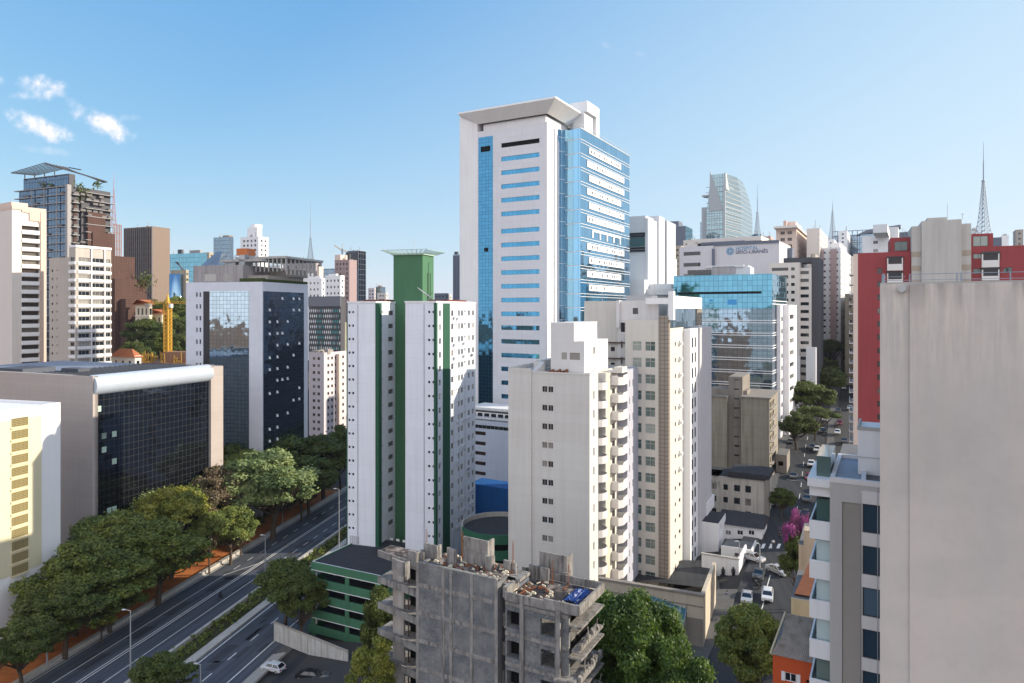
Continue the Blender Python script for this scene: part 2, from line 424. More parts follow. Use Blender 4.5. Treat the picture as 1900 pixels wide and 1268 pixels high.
def rect_rows(cols, ztop, n, fh, h, style, skip=None):
    """cols = [(u, w)] or [(u, w, h, dz)], ztop = top of the highest row"""
    out = []
    for i in range(n):
        for c in cols:
            hh = c[2] if len(c) > 2 else h; dz = c[3] if len(c) > 3 else 0; st = c[4] if len(c) > 4 else style
            if skip and skip(i, c): continue
            out.append((c[0], ztop-i*fh-hh+dz, c[1], hh, st))
    return out
def spread(W, w, gap, m=1.0):
    n = max(1, int((W-2*m+gap)/(w+gap))); tot = n*w+(n-1)*gap; a = (W-tot)/2
    return [(a+i*(w+gap), w) for i in range(n)]
def antenna(name, label, px, d, ybase, ytop, wb, col='antenna_steel', mastfrac=0.45, group=None, zb=None):
    C = at(px, ybase, d); zt = at(px, ytop, d).z; z0 = C.z if zb is None else zb; H = zt-z0
    r = empty(name, (C.x, C.y, z0), 0.4); tag(r, label, 'antenna tower', group)
    zl = H*(1-mastfrac); mb = MB(); n = 12; t = wb*0.042
    def w(z): return wb*(1-0.86*(z/zl)**0.62)/2
    cs = ((-1,-1),(1,-1),(1,1),(-1,1))
    for i in range(n):
        za, zc = zl*i/n, zl*(i+1)/n
        for j in range(4):
            a, b = cs[j], cs[(j+1)%4]
            A = (a[0]*w(za), a[1]*w(za), za); A2 = (a[0]*w(zc), a[1]*w(zc), zc); B = (b[0]*w(za), b[1]*w(za), za); B2 = (b[0]*w(zc), b[1]*w(zc), zc)
            mb.bar(A, A2, t); mb.bar(A2, B2, t*0.6); mb.bar(A, B2, t*0.5); mb.bar(B, A2, t*0.5)
    mb.build('lattice', MC[col], r)
    m2 = MB(); m2.box(-w(zl)*1.8, w(zl)*1.8, -w(zl)*1.8, w(zl)*1.8, zl, zl+t*2)
    m2.tube([(0,0,zl),(0,0,zl+(H-zl)*.5),(0,0,zl+(H-zl)*.5+.1),(0,0,H)], [t*1.3,t*1.1,t*.7,t*.35], 6)
    for k in range(4): z = zl+(H-zl)*(0.1+0.13*k); m2.box(-t*2, t*2, -t*.5, t*.5, z, z+t*1.2)
    m2.build('mast', MC[col], r)
    return r

# common materials
flat('alu', (0.45,0.46,0.47), 0.4, 0.6); flat('white_frame', (0.7,0.7,0.7), 0.45); flat('dark_frame', (0.03,0.03,0.035), 0.4, 0.4)
flat('brown_frame', (0.08,0.05,0.04), 0.5); flat('antenna_steel', (0.24,0.29,0.36), 0.6, 0.2); flat('antenna_red', (0.45,0.16,0.18), 0.6)
pane('window_glass'); pane('dark_glass', (0.012,0.016,0.02), (0.25,0.24,0.22), 0.12, 0.7); pane('green_glass', (0.05,0.10,0.095), (0.30,0.36,0.33), 0.3, 0.8)
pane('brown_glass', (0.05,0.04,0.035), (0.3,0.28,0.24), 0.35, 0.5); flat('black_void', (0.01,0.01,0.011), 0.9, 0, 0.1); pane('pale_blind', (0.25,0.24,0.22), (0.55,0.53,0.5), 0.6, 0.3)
pane('blue_glass_dark', (0.015,0.04,0.07), (0.1,0.2,0.3), 0.4, 1.0)
flat('roof_dark', (0.045,0.047,0.055), 0.85, 0, 0.2, 0.35); flat('roof_grey', (0.17,0.17,0.17), 0.9, 0, 0.2, 0.3); flat('roof_light', (0.42,0.41,0.39), 0.9, 0, 0.2, 0.25)
flat('steel', (0.35,0.36,0.38), 0.35, 0.7); flat('rust', (0.22,0.085,0.045), 0.9, 0, 0.2, 0.3)
paint('white_paint', (0.70,0.73,0.80), 0.6, 0.08, 0.12, (500, 2.78, 0.03), 0.8)
paint('plain_white', (0.74,0.74,0.75), 0.6, 0.10, 0.12)
paint('bright_white', (0.80,0.80,0.81), 0.55, 0.05, 0.06)
paint('concrete', (0.36,0.33,0.30), 0.9, 0.3, 0.3)
SW = ('sash', 0.12, 'alu', 'window_glass'); SWW = ('sash', 0.12, 'white_frame', 'window_glass'); PD = ('plain', 0.25, 'dark_frame', 'dark_glass'); ST = ('strip', 0.12, 'alu', 'dark_glass')
LV = ('louver', 0.2, 'roof_grey', 'black_void')

# ------------------------------------------------------------------ ground, roads
def build_ground():
    t = NT('ground_earth')
    n = t.noise(t.obj, 0.05, 6, 0.65); n2 = t.noise(t.obj, 0.9, 5, 0.6)
    c = t.mix(t.ramp(n, 0.42, 0.6), (0.36,0.12,0.045), (0.10,0.085,0.03)); c = t.mix(t.math('MULTIPLY', t.ramp(n2, 0.4, 0.7), 0.4), c, (0.10,0.06,0.035))
    city = t.mix(n2, (0.045,0.045,0.047), (0.07,0.068,0.065))
    far = t.ramp(t.y, 232, 245)
    rt = t.ramp(t.math('SUBTRACT', t.x, t.math('MULTIPLY', t.y, 0.2)), -82.0, -80.0)
    c = t.mix(t.math('MAXIMUM', far, rt), c, city)
    m = t.done(t.bsdf(c, 0.95, 0, t.bump(n2, 0.5, 0.15), 0.15))
    xs = list(np.arange(-260, 260, 6.0)); xs = [-4000,-1500,-700,-400]+xs+[300,500,900,1800,4000]
    ys = list(np.arange(-60, 460, 6.0)); ys = [-1500,-300]+ys+[520,600,750,1000,1500,2500,7000]
    v = [(x, y, gz(x, y)-0.25) for y in ys for x in xs]; nx = len(xs)
    f = [(j*nx+i, j*nx+i+1, (j+1)*nx+i+1, (j+1)*nx+i) for j in range(len(ys)-1) for i in range(nx-1)]
    me = bpy.data.meshes.new('ground'); me.from_pydata(v, [], f); me.materials.append(m); o = bpy.data.objects.new('ground', me); COL.objects.link(o); o['kind'] = 'structure'
build_ground()
def asphalt(name, c):
    if name in MC: return MC[name]
    t = NT(name)
    a = t.noise(t.obj, 0.25, 5, 0.6); b = t.noise(t.obj, 6, 3, 0.6)
    # long worn tracks along the lanes (highway frame: lateral = x - 0.197 y)
    lat = t.math('SUBTRACT', t.x, t.math('MULTIPLY', t.y, 0.197))
    tr = t.noise(t.vec(lat, t.math('MULTIPLY', t.y, 0.02), 0.0), 0.9, 3, 0.5)
    col = t.mix(t.math('MULTIPLY', t.ramp(a, 0.35, 0.7), 0.35), c, tuple(x*0.6 for x in c))
    col = t.mix(t.math('MULTIPLY', t.ramp(tr, 0.38, 0.6), 0.75), col, tuple(min(1, x*1.7) for x in c))
    col = t.mix(t.math('MULTIPLY', b, 0.25), col, (0.03,0.03,0.03))
    MC[name] = t.done(t.bsdf(col, 0.8, 0, t.bump(b, 0.2, 0.01), 0.3)); return MC[name]
asphalt('asphalt', (0.062,0.07,0.088)); asphalt('old_asphalt', (0.026,0.028,0.033))
flat('road_paint', (0.75,0.75,0.72), 0.6, 0, 0.3, 0.25); flat('kerb_stone', (0.36,0.34,0.31), 0.9, 0, 0.2, 0.2); flat('pavement_stone', (0.11,0.11,0.11), 0.9, 0, 0.2, 0.25)
HXY = 113.4; HS = 0.197
def hx(xo, y): return xo+HS*(y-HXY)
def hstrip(mb, xa, xb, y0, y1, z, dz=0.0, m=0, step=8.0):
    """strip along the avenue: xa, xb are lateral positions at y = 113.4"""
    n = max(1, int((y1-y0)/step))
    for i in range(n):
        a, b = y0+(y1-y0)*i/n, y0+(y1-y0)*(i+1)/n
        P = [(hx(xa,a),a),(hx(xb,a),a),(hx(xb,b),b),(hx(xa,b),b)]
        if dz == 0: mb.quad(*[(p[0],p[1],z) for p in P], m)
        else: mb.hull8([(p[0],p[1],z) for p in P], [(p[0],p[1],z+dz) for p in P], m)
def build_avenue():
    Y0, Y1 = 40, 330
    mb = MB(); hstrip(mb, -80.6, -63.6, Y0, Y1, 0.02); o = mb.build('avenue', MC['asphalt']); o['kind'] = 'structure'
    mb = MB(); hstrip(mb, -57.0, -44.6, Y0, Y1, -0.1); o = mb.build('side_road', MC['asphalt']); o['kind'] = 'structure'
    mk = MB(); z = 0.035
    for x in (-76.2,): hstrip(mk, x-.08, x+.08, Y0, 160, z)
    for x in (-67.9,): hstrip(mk, x-.08, x+.08, Y0, 160, z)
    for x in (-72.35,-71.75): hstrip(mk, x-.10, x+.10, Y0, Y1, z)
    for x in (-80.1,-64.1): hstrip(mk, x-.07, x+.07, Y0, Y1, z)
    for k in range(26):
        y = 163+k*5.5
        for x in (-76.2,-67.9): hstrip(mk, x-.09, x+.09, y, y+2.6, z, step=50)
    pm = MB(); rq = random.Random(17)
    for _ in range(46):
        y = rq.uniform(95, 300); xa = rq.uniform(-80, -66); hstrip(pm, xa, xa+rq.uniform(.8,3.2), y, y+rq.uniform(1.5,9), 0.026, step=50)
    for _ in range(24):
        y = rq.uniform(100, 240); xa = rq.uniform(-56, -48); hstrip(pm, xa, xa+rq.uniform(.8,2.4), y, y+rq.uniform(1.5,7), -0.094, step=50)
    o = pm.build('road_patches', asphalt('patch_asphalt', (0.040,0.043,0.052))); o['kind'] = 'structure'
    # hatched merge lines near the sunlit gap
    mk.quad((hx(-76.2,160),160,z+.004),(hx(-76.0,160),160,z+.004),(hx(-71.5,168),168,z+.004),(hx(-71.8,168),168,z+.004))
    o = mk.build('road_markings', MC['road_paint']); o['kind'] = 'structure'
    mk = MB(); z = -0.085
    for x in (-56.4,-47.4): hstrip(mk, x-.10, x+.10, Y0, Y1, z)
    for k in range(40):
        y = 100+k*7.0; hstrip(mk, -52.0, -51.8, y, y+2.6, z, step=50)
    o = mk.build('side_road_markings', MC['road_paint']); o['kind'] = 'structure'
    # parapet between trees and avenue
    mb = MB(); hstrip(mb, -82.0, -81.0, Y0, Y1, -1.0, 1.75)
    hstrip(mb, -81.0, -80.6, Y0, Y1, -1.0, 1.18)
    o = mb.build('parapet_wall', paint('barrier_concrete', (0.46,0.44,0.41), 0.9, 0.35, 0.2)); tag(o, 'long pale concrete parapet between the tree belt and the avenue', 'wall')
    mb = MB(); hstrip(mb, -63.6, -62.9, Y0, 262, -0.6, 1.3); hstrip(mb, -59.0, -57.2, Y0, 262, -0.6, 0.75)
    o = mb.build('median_wall', MC['barrier_concrete']); tag(o, 'low stained concrete wall between the avenue and the lower side road', 'wall')
    mb = MB(); hstrip(mb, -62.9, -59.0, Y0, 262, 0.0)
    o = mb.build('median_soil', flat('median_soil', (0.06,0.06,0.03), 0.95, 0, 0.1, 0.4)); o['kind'] = 'structure'
    mb = MB(); hstrip(mb, -44.6, -42.4, Y0, 200, -0.3, 0.32); o = mb.build('pavement', MC['pavement_stone']); o['kind'] = 'structure'
build_avenue()
# the street climbing the hill on the right
SL = [(38,92),(40,105),(44.6,115),(55,135),(71,168),(88,205),(109,248),(130,290),(163,352),(190,405),(240,505),(300,640)]
SL = [(12,60),(26,80)]+SL[1:]
def street_pt(t):
    """t in metres of depth -> centre x"""
    for i in range(len(SL)-1):
        if t <= SL[i+1][1]:
            a, b = SL[i], SL[i+1]; k = (t-a[1])/(b[1]-a[1]); return a[0]+(b[0]-a[0])*k
    return SL[-1][0]
def sstrip(mb, a, b, y0, y1, dz, h=0.0, step=5.0, m=0):
    n = max(1, int((y1-y0)/step)); rows = []
    for i in range(n+1):
        y = y0+(y1-y0)*i/n; c = street_pt(y); z = gz(c, y)+dz
        rows.append(((c+a, y, z), (c+b, y, z)))
    for i in range(n):
        P = [rows[i][0], rows[i][1], rows[i+1][1], rows[i+1][0]]
        if h == 0: mb.quad(*P, m)
        else: mb.hull8([(p[0],p[1],p[2]-0.3) for p in P], [(p[0],p[1],p[2]+h) for p in P], m)
def build_street():
    mb = MB(); sstrip(mb, -6.2, 6.2, 60, 640, 0.06); o = mb.build('street', MC['old_asphalt']); o['kind'] = 'structure'
    mb = MB(); sstrip(mb, -9.6, -6.2, 128, 640, 0.06, 0.15); sstrip(mb, 6.2, 9.2, 60, 640, 0.06, 0.15); sstrip(mb, -9.6, -6.2, 60, 112, 0.06, 0.15)
    o = mb.build('sidewalk', MC['pavement_stone']); o['kind'] = 'structure'
    mk = MB()
    for k in range(40): y = 126+k*9.0; sstrip(mk, -.07, .07, y, y+4, 0.072)
    for k in range(7): x = -5.2+k*1.5; sstrip(mk, x, x+0.6, 131, 133.5, 0.072)
    sstrip(mk, -1.6, -1.45, 100, 118, 0.072)
    o = mk.build('street_markings', MC['road_paint']); o['kind'] = 'structure'
    # side street coming from the left
    mb = MB(); z = gz(40,118)+0.05
    mb.quad((14,121,z-.6),(34.5,113,z-.1),(37,126,z-.05),(15,128,z-.5)); o = mb.build('side_street', MC['old_asphalt']); o['kind'] = 'structure'
build_street()

# ------------------------------------------------------------------ white and green apartment tower
def green_tower():
    b = Bld('apartment_tower', 'white apartment tower with green stripes and a tall green lift shaft, beside the avenue', 'tower', 809, 134, 1350, 8)
    zr = b.lz(562); D = b.ly(882); fh = 2.76; flat('pipe_grey', (0.45,0.46,0.5), 0.6)
    flat('dark_green', (0.02,0.085,0.05), 0.7, 0, 0.25, 0.12); paint('shaft_green', (0.06,0.165,0.085), 0.7, 0.12, 0.2)
    xl, xm = b.lx(645), b.lx(697); xr = b.lx(752)
    z1 = b.lz(577, b.lx(800), 0); n = 17
    mb = MB()
    # right wing
    cF = [(b.lx(794)-xr, 0.5, 0.48), (b.lx(802)-xr, 0.5, 0.48)]
    F_ = rect_rows(cF, z1, n, fh, 0.48, PD)
    cR = [(1.3,1.2,1.25)]
    for px, w, h in ((837,1.3,1.25),(842.5,0.5,0.5),(846.3,0.5,0.5),(849.8,1.25,1.25),(855.2,1.3,1.25),(860.5,0.5,0.5),(863.7,0.5,0.5),(868.2,1.3,1.25),(875.8,1.3,1.25)):
        v = b.ly(px)
        if v+w < D-0.2: cR.append((v, w, h))
    Rr = rect_rows(cR, z1+0.1, n, fh, 1.2, SWW)
    b.block(mb, xr, 0, 0, D, 0, zr, {'F': F_, 'R': Rr, 'K': rect_rows(spread(-xr,1.3,1.4), z1, n, fh, 1.2, SWW)}, 0, 1)
    # left wing
    cF = [(b.lx(646.2)-xl, 0.5, 0.48), (b.lx(653)-xl, 0.5, 0.48)]
    F_ = rect_rows(cF, z1-0.05, n, fh, 0.48, PD)
    rr = rect_rows([(2.6,0.4,0.55)], z1, n, fh, 0.5, PD)+rect_rows([(5.4,2.2,0.95)], z1, n, fh, 0.9, LV)
    b.block(mb, xl, xm, 0, D, 0, zr, {'F': F_, 'R': rr, 'L': rect_rows(spread(D,1.3,1.9), z1, n, fh, 1.2, SWW)}, 0, 1)
    b.block(mb, xm, xr, 9.1, D-4, 0, zr-0.2, None, 0, 1, skip='F')
    b.part(mb, 'walls', [MC['white_paint'], MC['roof_grey']])
    # parapet caps, red roof trim
    mb = MB()
    for a, c in ((xl, xm), (xr, 0)):
        mb.box(a-.12,c+.12,-.12,.12,zr,zr+.35); mb.box(a-.12,c+.12,D-.12,D+.12,zr,zr+.35); mb.box(a-.12,a+.12,.12,D-.12,zr,zr+.35); mb.box(c-.12,c+.12,.12,D-.12,zr,zr+.35)
    b.part(mb, 'parapet', MC['plain_white'])
    mb = MB(); mb.box(xl+1,xm-0.6,5,D-2,zr+0.02,zr+0.75); mb.box(xr+1,-1.4,9,D-2,zr+0.02,zr+0.75)
    b.part(mb, 'roof_cover', flat('red_roof', (0.16,0.05,0.045), 0.8, 0, 0.2, 0.2))
    # green pilasters
    g = MB()
    g.box(xl-0.25,xl,-0.03,1.0,0,zr-0.1); g.box(xm-0.05,b.lx(703),-0.06,1.2,0,zr-0.05); g.box(-.45,.05,-.05,.7,0,zr-.05)
    g.box(0.0,0.07,b.ly(821.5),b.ly(834.5),0,zr-0.1)
    b.part(g, 'green_stripe', MC['dark_green'])
    g = MB(); g.box(xm+0.02,xm+0.5,9.0,9.08,0,zr); g.box(xr-0.6,xr-0.02,9.0,9.08,0,zr); b.part(g, 'recess_trim', MC['plain_white'])
    # shaft
    ys = 9.1; xa, xb = b.lx(730, ys-.6), b.lx(784, ys-.6); yb = b.ly(804.5, xb); zt = b.lz(473, xb, ys)
    s = MB(); s.box(xa, xb, ys-.6, yb, 0.0, zt); sh = b.part(s, 'lift_shaft', MC['shaft_green'])
    s = MB()
    for v in (0.35,0.62): s.box(xb, xb+.08, ys+(yb-ys)*v, ys+(yb-ys)*v+.12, zr, zr+6.5)
    s.box(xb, xb+.06, ys+(yb-ys)*.45, ys+(yb-ys)*.45+.08, zr, zt-1.5)
    b.part(s, 'shaft_pipe', MC['dark_frame']).parent = sh
    # platform with splayed safety net
    xc, yc = (xa+xb)/2, (ys-.6+yb)/2; hx_, hy_ = (xb-xa)/2, (yb-ys+.6)/2
    p = MB(); p.box(xc-hx_-.35, xc+hx_+.35, yc-hy_-.35, yc+hy_+.35, zt, zt+.35); pl = b.part(p, 'helipad_deck', paint('pale_green', (0.42,0.55,0.46), 0.7))
    p = MB(); e = 1.9
    lo = [(xc-hx_-.3,yc-hy_-.3,zt+.2),(xc+hx_+.3,yc-hy_-.3,zt+.2),(xc+hx_+.3,yc+hy_+.3,zt+.2),(xc-hx_-.3,yc+hy_+.3,zt+.2)]
    hi = [(xc-hx_-e,yc-hy_-e,zt+.95),(xc+hx_+e,yc-hy_-e,zt+.95),(xc+hx_+e,yc+hy_+e,zt+.95),(xc-hx_-e,yc+hy_+e,zt+.95)]
    for i in range(4):
        a, c, A, C2 = Vector(lo[i]), Vector(lo[(i+1)%4]), Vector(hi[i]), Vector(hi[(i+1)%4]); k = 9
        for j in range(k+1): p.bar(a.lerp(c,j/k), A.lerp(C2,j/k), 0.09)
        p.bar(A, C2, 0.10); p.bar(a.lerp(A,.5), c.lerp(C2,.5), 0.05); p.bar(a.lerp(A,.25), c.lerp(C2,.25), 0.04); p.bar(a.lerp(A,.75), c.lerp(C2,.75), 0.04)
    b.part(p, 'safety_net', flat('net_green', (0.30,0.42,0.36), 0.6)).parent = pl
    p = MB(); p.tube([(xc,yc,zt+.35),(xc,yc,zt+3.8)], .05, 5); p.tube([(xc-.3,yc,zt+3),(xc+.3,yc,zt+3)], .03, 4); b.part(p, 'aerial', MC['steel']).parent = pl
    ra = random.Random(14)
    for k in range(22):
        i = ra.randint(0, n-1); v = b.ly(ra.choice((840,846,858,866,873))); a_ = MB(); z = z1-i*fh-1.75-ra.random()*.2; a_.box(.0,.45,v,v+.8,z,z+.5); b.part(a_, 'air_conditioner', MC['pipe_grey'])
    # drain pipes on the front
    p = MB()
    for px in (664, 787): x = b.lx(px); p.tube([(x,-.09,0.5),(x,-.09,zr-.3)], .07, 6)
    for q in range(3): v = b.ly(841+q*11); p.tube([(.09,v-.25,0.5),(.09,v-.25,zr-.3)], .05, 6)
    b.part(p, 'drain_pipe', MC['pipe_grey'])
    p = MB(); x0 = b.lx(650); zz = b.lz(1010, x0, 0)
    for i in range(4): p.box(x0, x0+2.0, -.12, -.06, zz+i*.55, zz+i*.55+.12)
    for i in range(5): p.box(x0+i*.47, x0+i*.47+.12, -.13, -.05, zz, zz+1.8)
    b.part(p, 'vent_grille', MC['pipe_grey'])
    # satellite dish
    d = Bld('satellite_dish', 'tilted satellite dish on the right roof corner of the green striped white tower', 'satellite dish', 0, 100, 1350)
    X = b.w(-2.6, 2.6); d.root.location = (X.x, X.y, 8+zr+.02); d.root.rotation_euler = (0,0,0)
    q = MB(); n_ = 16
    for i in range(n_):
        a0, a1 = 2*math.pi*i/n_, 2*math.pi*(i+1)/n_
        for r0, r1 in ((0.001,.7),(.7,1.2),(1.2,1.6)):
            T = lambda r, a: (r*math.cos(a)-.4-0.38*r*r*0.5, r*math.sin(a), 1.25+0.55*r*r*.5-r*math.cos(a)*.75)
            q.quad(T(r0,a0),T(r1,a0),T(r1,a1),T(r0,a1))
    q.build('dish', MC['alu'], d.root, smooth=True)
    q = MB(); q.tube([(-.4,0,0),(-.4,0,1.25)], .08, 6); q.bar((-.4,0,1.2),(.8,0,2.2),.06); q.build('stand', MC['dark_frame'], d.root)
    b.finish(); return b
TWR = green_tower()

# ------------------------------------------------------------------ tall white and blue hospital tower
def hospital_tower():
    b = Bld('hospital_tower', 'tallest white and blue glass tower with a splayed white canopy on top', 'skyscraper', 1015, 195, 1660, 5, maxw=60)
    paint('white_panel', (0.66,0.665,0.70), 0.5, 0.06, 0.08, (4.15,4.15,0.05), 0.8)
    curtain('blue_curtain', (0.07,0.25,0.42), 1.15, 1.03, (0.02,0.06,0.10), 0.06, 0.02, 0.02, 0.04)
    curtain('sky_curtain', (0.30,0.48,0.62), 1.6, 4.15, (0.05,0.12,0.18), 0.07, 0.02, 0.02, 0.05)
    pane('hospital_strip', (0.03,0.16,0.30), (0.10,0.30,0.45), 0.5, 1.0)
    zr = b.lz(226); W = -b.lx(886); WF = -b.lx(861); D1 = 40
    xw0, xw1 = b.lx(930), b.lx(1001); zt = b.lz(261, xw1, 0)
    if 'strip_blue' not in MC: curtain('strip_blue', (0.07,0.27,0.45), 1.3, 1.3, (0.05,0.1,0.16), 0.06, 0.02, 0.03, 0.05)
    mb = MB(); H = []
    z = zt+0.7
    for i in range(22):
        st = ('plain', 0.22, 'dark_frame', 'black_void' if i == 0 else 'strip_blue')
        H.append((xw0+W, z-1.35, xw1-xw0, 1.35, st)); z -= 4.07 if i != 5 else 5.1
        if z < 8: break
    gx0, gx1 = b.lx(886), b.lx(914.5); zg = b.lz(252, gx1, 0)
    b.block(mb, -W, 0, 0, D1, 0, zr, {'F': H}, 0, 1)
    b.part(mb, 'walls', [MC['white_panel'], MC['roof_light']])
    g = MB(); g.box(gx0+.35, gx1, -0.06, 0.3, 18, zg); b.part(g, 'glass_strip', MC['blue_curtain'])
    g = MB(); zz = b.lz(275, gx1, 0); g.box(gx0+1.2, gx1-.9, -.12, -.07, zz-.8, zz+.8); b.part(g, 'dark_opening', MC['black_void']); g = MB(); zz = b.lz(463, gx1, 0); g.box(gx0+2.4, gx1-1.6, -.12, -.07, zz-.6, zz+.6); b.part(g, 'dark_opening', MC['black_void'])
    # splayed left fin: thick at the outside, opens towards the glass strip
    f = MB(); zf = b.lz(212, -WF, -2.2)
    f.hull8([(-WF,-2.4,0),(-WF+.5,-2.4,0),(-W,0.0,0),(-W,8,0)], [(-WF,-2.4,zf),(-WF+.5,-2.4,zf),(-W,0.0,zf),(-W,8,zf)])
    f.box(-WF, -W-.01, 8, D1, 0, zr)
    b.part(f, 'side_fin', MC['plain_white'], normals=True)
    e = MB(); e.box(-WF-.5, -WF-.01, 3, 9, 0, b.lz(272, -WF, 5)); b.part(e, 'side_glass', MC['sky_curtain'])
    # splayed canopy, inner edge on the wall head, outer edge higher and further out
    zi, zo = b.lz(211), b.lz(184, 2.6, -3.2); xo, yo = b.lx(1031, -3.4), -3.4
    xi0, xi1 = -W, 0.0; yb = 22.0; xo0 = -WF; xo1 = xo
    yend = b.ly(1099, xo1); t = 0.45
    c = MB()
    def quadp(a0, a1, b1, b0): c.quad(a0, a1, b1, b0)
    A = (xi0,-.05,zi); B = (xi1+.05,-.05,zi); C_ = (xi1+.05,yb,zi)
    Ao = (xo0,yo,zo); Bo = (xo1,yo,zo); Co = (xo1,yend,zo)
    quadp(A, B, Bo, Ao); quadp(B, (xi1+.05,yend,zi), Co, Bo)
    # fascia and top
    up = lambda p: (p[0],p[1],p[2]+t)
    quadp(Ao, Bo, up(Bo), up(Ao)); quadp(Bo, Co, up(Co), up(Bo)); quadp(Co, (xi1+.05,yend,zi), (xi0,yend,zo+t-.01), up(Co))
    quadp(up(Ao), up(Bo), up(Co), (xo0,yend,zo+t)); quadp(Ao, up(Ao), (xo0,yend,zo+t), (xo0,yend,zi)); quadp(Ao,(xo0,yend,zi),(xi0,yend,zi),A)
    quadp((xo0,yend,zi),(xo0,yend,zo+t),Co,(xi1+.05,yend,zi))
    b.part(c, 'canopy', [paint('canopy_white', (0.84,0.83,0.82), 0.6, 0.04, 0.03, (1.4,500,0.04), 0.85)], normals=True)
    # plant room behind canopy
    p = MB(); p.box(-W+1.5,-.9,1.0,22,zr+.0,zi-.05); b.part(p, 'wall_head', MC['plain_white'])
    xp, xq = b.lx(1058,15), b.lx(1090,15); yq = b.ly(1112,xq); za = b.lz(187,xq,15)
    p = MB(); p.box(xp, xq-1.0, 15, yq-1, zr-1, b.lz(205,xq,15)); b.part(p, 'plant_room', MC['plain_white'])
    p = MB(); p.box(xp, xq, 15, yq, za-3.2, za); p.box(xq-1.2, xq, yq-2.2, yq, zr-1, za-3.21); p.box(xp,xp+1,15,17,zr-1,za-3.21); b.part(p, 'roof_frame', MC['plain_white'])
    # second volume: blue glass, banded right face
    y2 = b.ly(1035)+2.0; 
    x2 = 6.3; y2 = 9.3; zr2 = b.lz(238, x2, y2); D = b.ly(1168, x2)
    m = MB(); m.quad((0.02,7.1,0),(1.4,y2,0),(1.4,y2,zr2),(0.02,7.1,zr2)); 
    b.part(m, 'corner_glass', curtain('corner_blue', (0.06,0.16,0.26), 3.0, 4.15, (0.55,0.6,0.65), 0.14, 0.015, 0.015, 0.04))
    m = MB(); m.hull8([(0,4.5,0),(.4,4.5,0),(.4,7.3,0),(0,7.3,0)], [(0,4.5,zr-1),(.4,4.5,zr-1),(.4,7.3,zr2-4),(0,7.3,zr2-4)]); b.part(m, 'edge_fin', MC['plain_white'], normals=True)
    m = MB(); m.box(1.4, x2, y2, D, 0, zr2); m.box(-8,1.4,y2+2,D,0,zr2-.02)
    b.part(m, 'glass_block', [curtain('hospital_curtain', (0.22,0.44,0.62), 1.65, 4.12, (0.04,0.14,0.24), 0.08, 0.018, 0.016, 0.04)])
    bands = MB(); n = 0; z = zr2-3.1
    pan = MB(); yp0, yp1 = b.ly(1090, x2+.2), b.ly(1158, x2+.2)
    i = 0; pw = []
    while z > 6:
        for dz in (0, -0.85): bands.box(x2, x2+.14, y2-.05, D, z+dz-.12, z+dz)
        bands.box(1.4, x2+.14, y2-.14, y2-.05, z-.16, z)
        if i > 0 and i != 7 and i not in (12, 16, 19):
            a = yp0+(1.5 if i % 2 else 0.0); c2 = yp1-(3.0 if i % 3 == 1 else 0.0)
            hs = []
            rnd = random.Random(i*5+2)
            for v in np.arange(1.2, c2-a-2.2, 2.1):
                if rnd.random() < 0.42: hs.append((v, z+1.35, 0.9, .95, ('plain',.15,'alu','dark_glass')))
            b.block(pan, x2+.02, x2+.24, a, c2, z+0.9, z+2.8, {'R': [h for h in hs]}, 0, 0)
        if i == 7:
            pan.box(x2+.0, x2+.22, yp0+4, yp1-3, z+2.5, z+3.3)
            for q in range(5): pan.box(x2, x2+.22, yp0+4+q*(yp1-yp0-8)/4, yp0+4.8+q*(yp1-yp0-8)/4, z+.6, z+2.5)
        z -= 4.12; i += 1
    b.part(bands, 'floor_band', MC['bright_white']); b.part(pan, 'facade_panel', MC['bright_white'])
    m = MB(); m.box(x2-.1,x2+.1,y2,D,zr2,zr2+.3)
    for k in range(12): y = y2+k*(D-y2)/11; m.box(x2-.05,x2+.05,y-.04,y+.04,zr2+.3,zr2+1.2)
    m.box(x2-.04,x2+.04,y2,D,zr2+1.2,zr2+1.28); b.part(m, 'roof_rail', MC['alu'])
    # podium wings in front
    b.finish(); return b
HT = hospital_tower()

def podium():
    b = Bld('podium_building', 'low white banded podium in front of the tall blue hospital tower', 'building', 1010, 178, 1660, 0)
    zt = b.lz(781, b.lx(900), 0); xl = b.lx(855)
    mb = MB(); hs = []
    z1 = b.lz(800, b.lx(885), 0)
    for i in range(8): hs.append((b.lx(866)-xl, z1-1.0-i*2.75, b.lx(901)-b.lx(866), 0.95, ('louver',0.5,'brown_frame','black_void')))
    hs.append((0.4, b.lz(790,b.lx(900),0)-.9, -xl-1, 1.0, ST))
    b.block(mb, xl, 0, 0, 14, 0, zt, {'F': hs}, 0, 1)
    b.part(mb, 'walls', [paint('podium_white', (0.60,0.64,0.72), 0.6, 0.08, 0.1, (3,1.0,0.04), 0.85), MC['roof_grey']])
    m = MB(); zb = zt+2.4; m.box(xl-.5,.5,2,14,zt+0.02,zt+.5); m.box(xl-.3,.3,4,13,zt+.5,zt+2.9); b.part(m, 'upper_terrace', MC['plain_white'])
    m = MB(); m.box(xl,0,3.4,3.9,zt+.6,zt+2.2); b.part(m, 'terrace_glass', MC['dark_glass'])
    m = MB()
    for k in range(9): m.box(xl+1.5+k*2.2, xl+1.9+k*2.2, 1.98, 2.3, zt+.5, zt+1.7)
    m.box(xl,0.2,2.0,2.2,zt+1.7,zt+1.9); b.part(m, 'terrace_rail', MC['plain_white'])
    b.finish()
    w = Bld('blue_wall', 'bright blue painted wall between the white towers', 'wall', 952, 158, 1660, 0)
    m = MB(); x0 = w.lx(870); z = w.lz(897, x0, 0); m.box(x0, 0, 0, 6, 0, z); m.build('panel', paint('blue_paint', (0.012,0.10,0.30), 0.7, 0.2, 0.2, (1.2,2.4,0.05), 0.8), w.root)
podium()
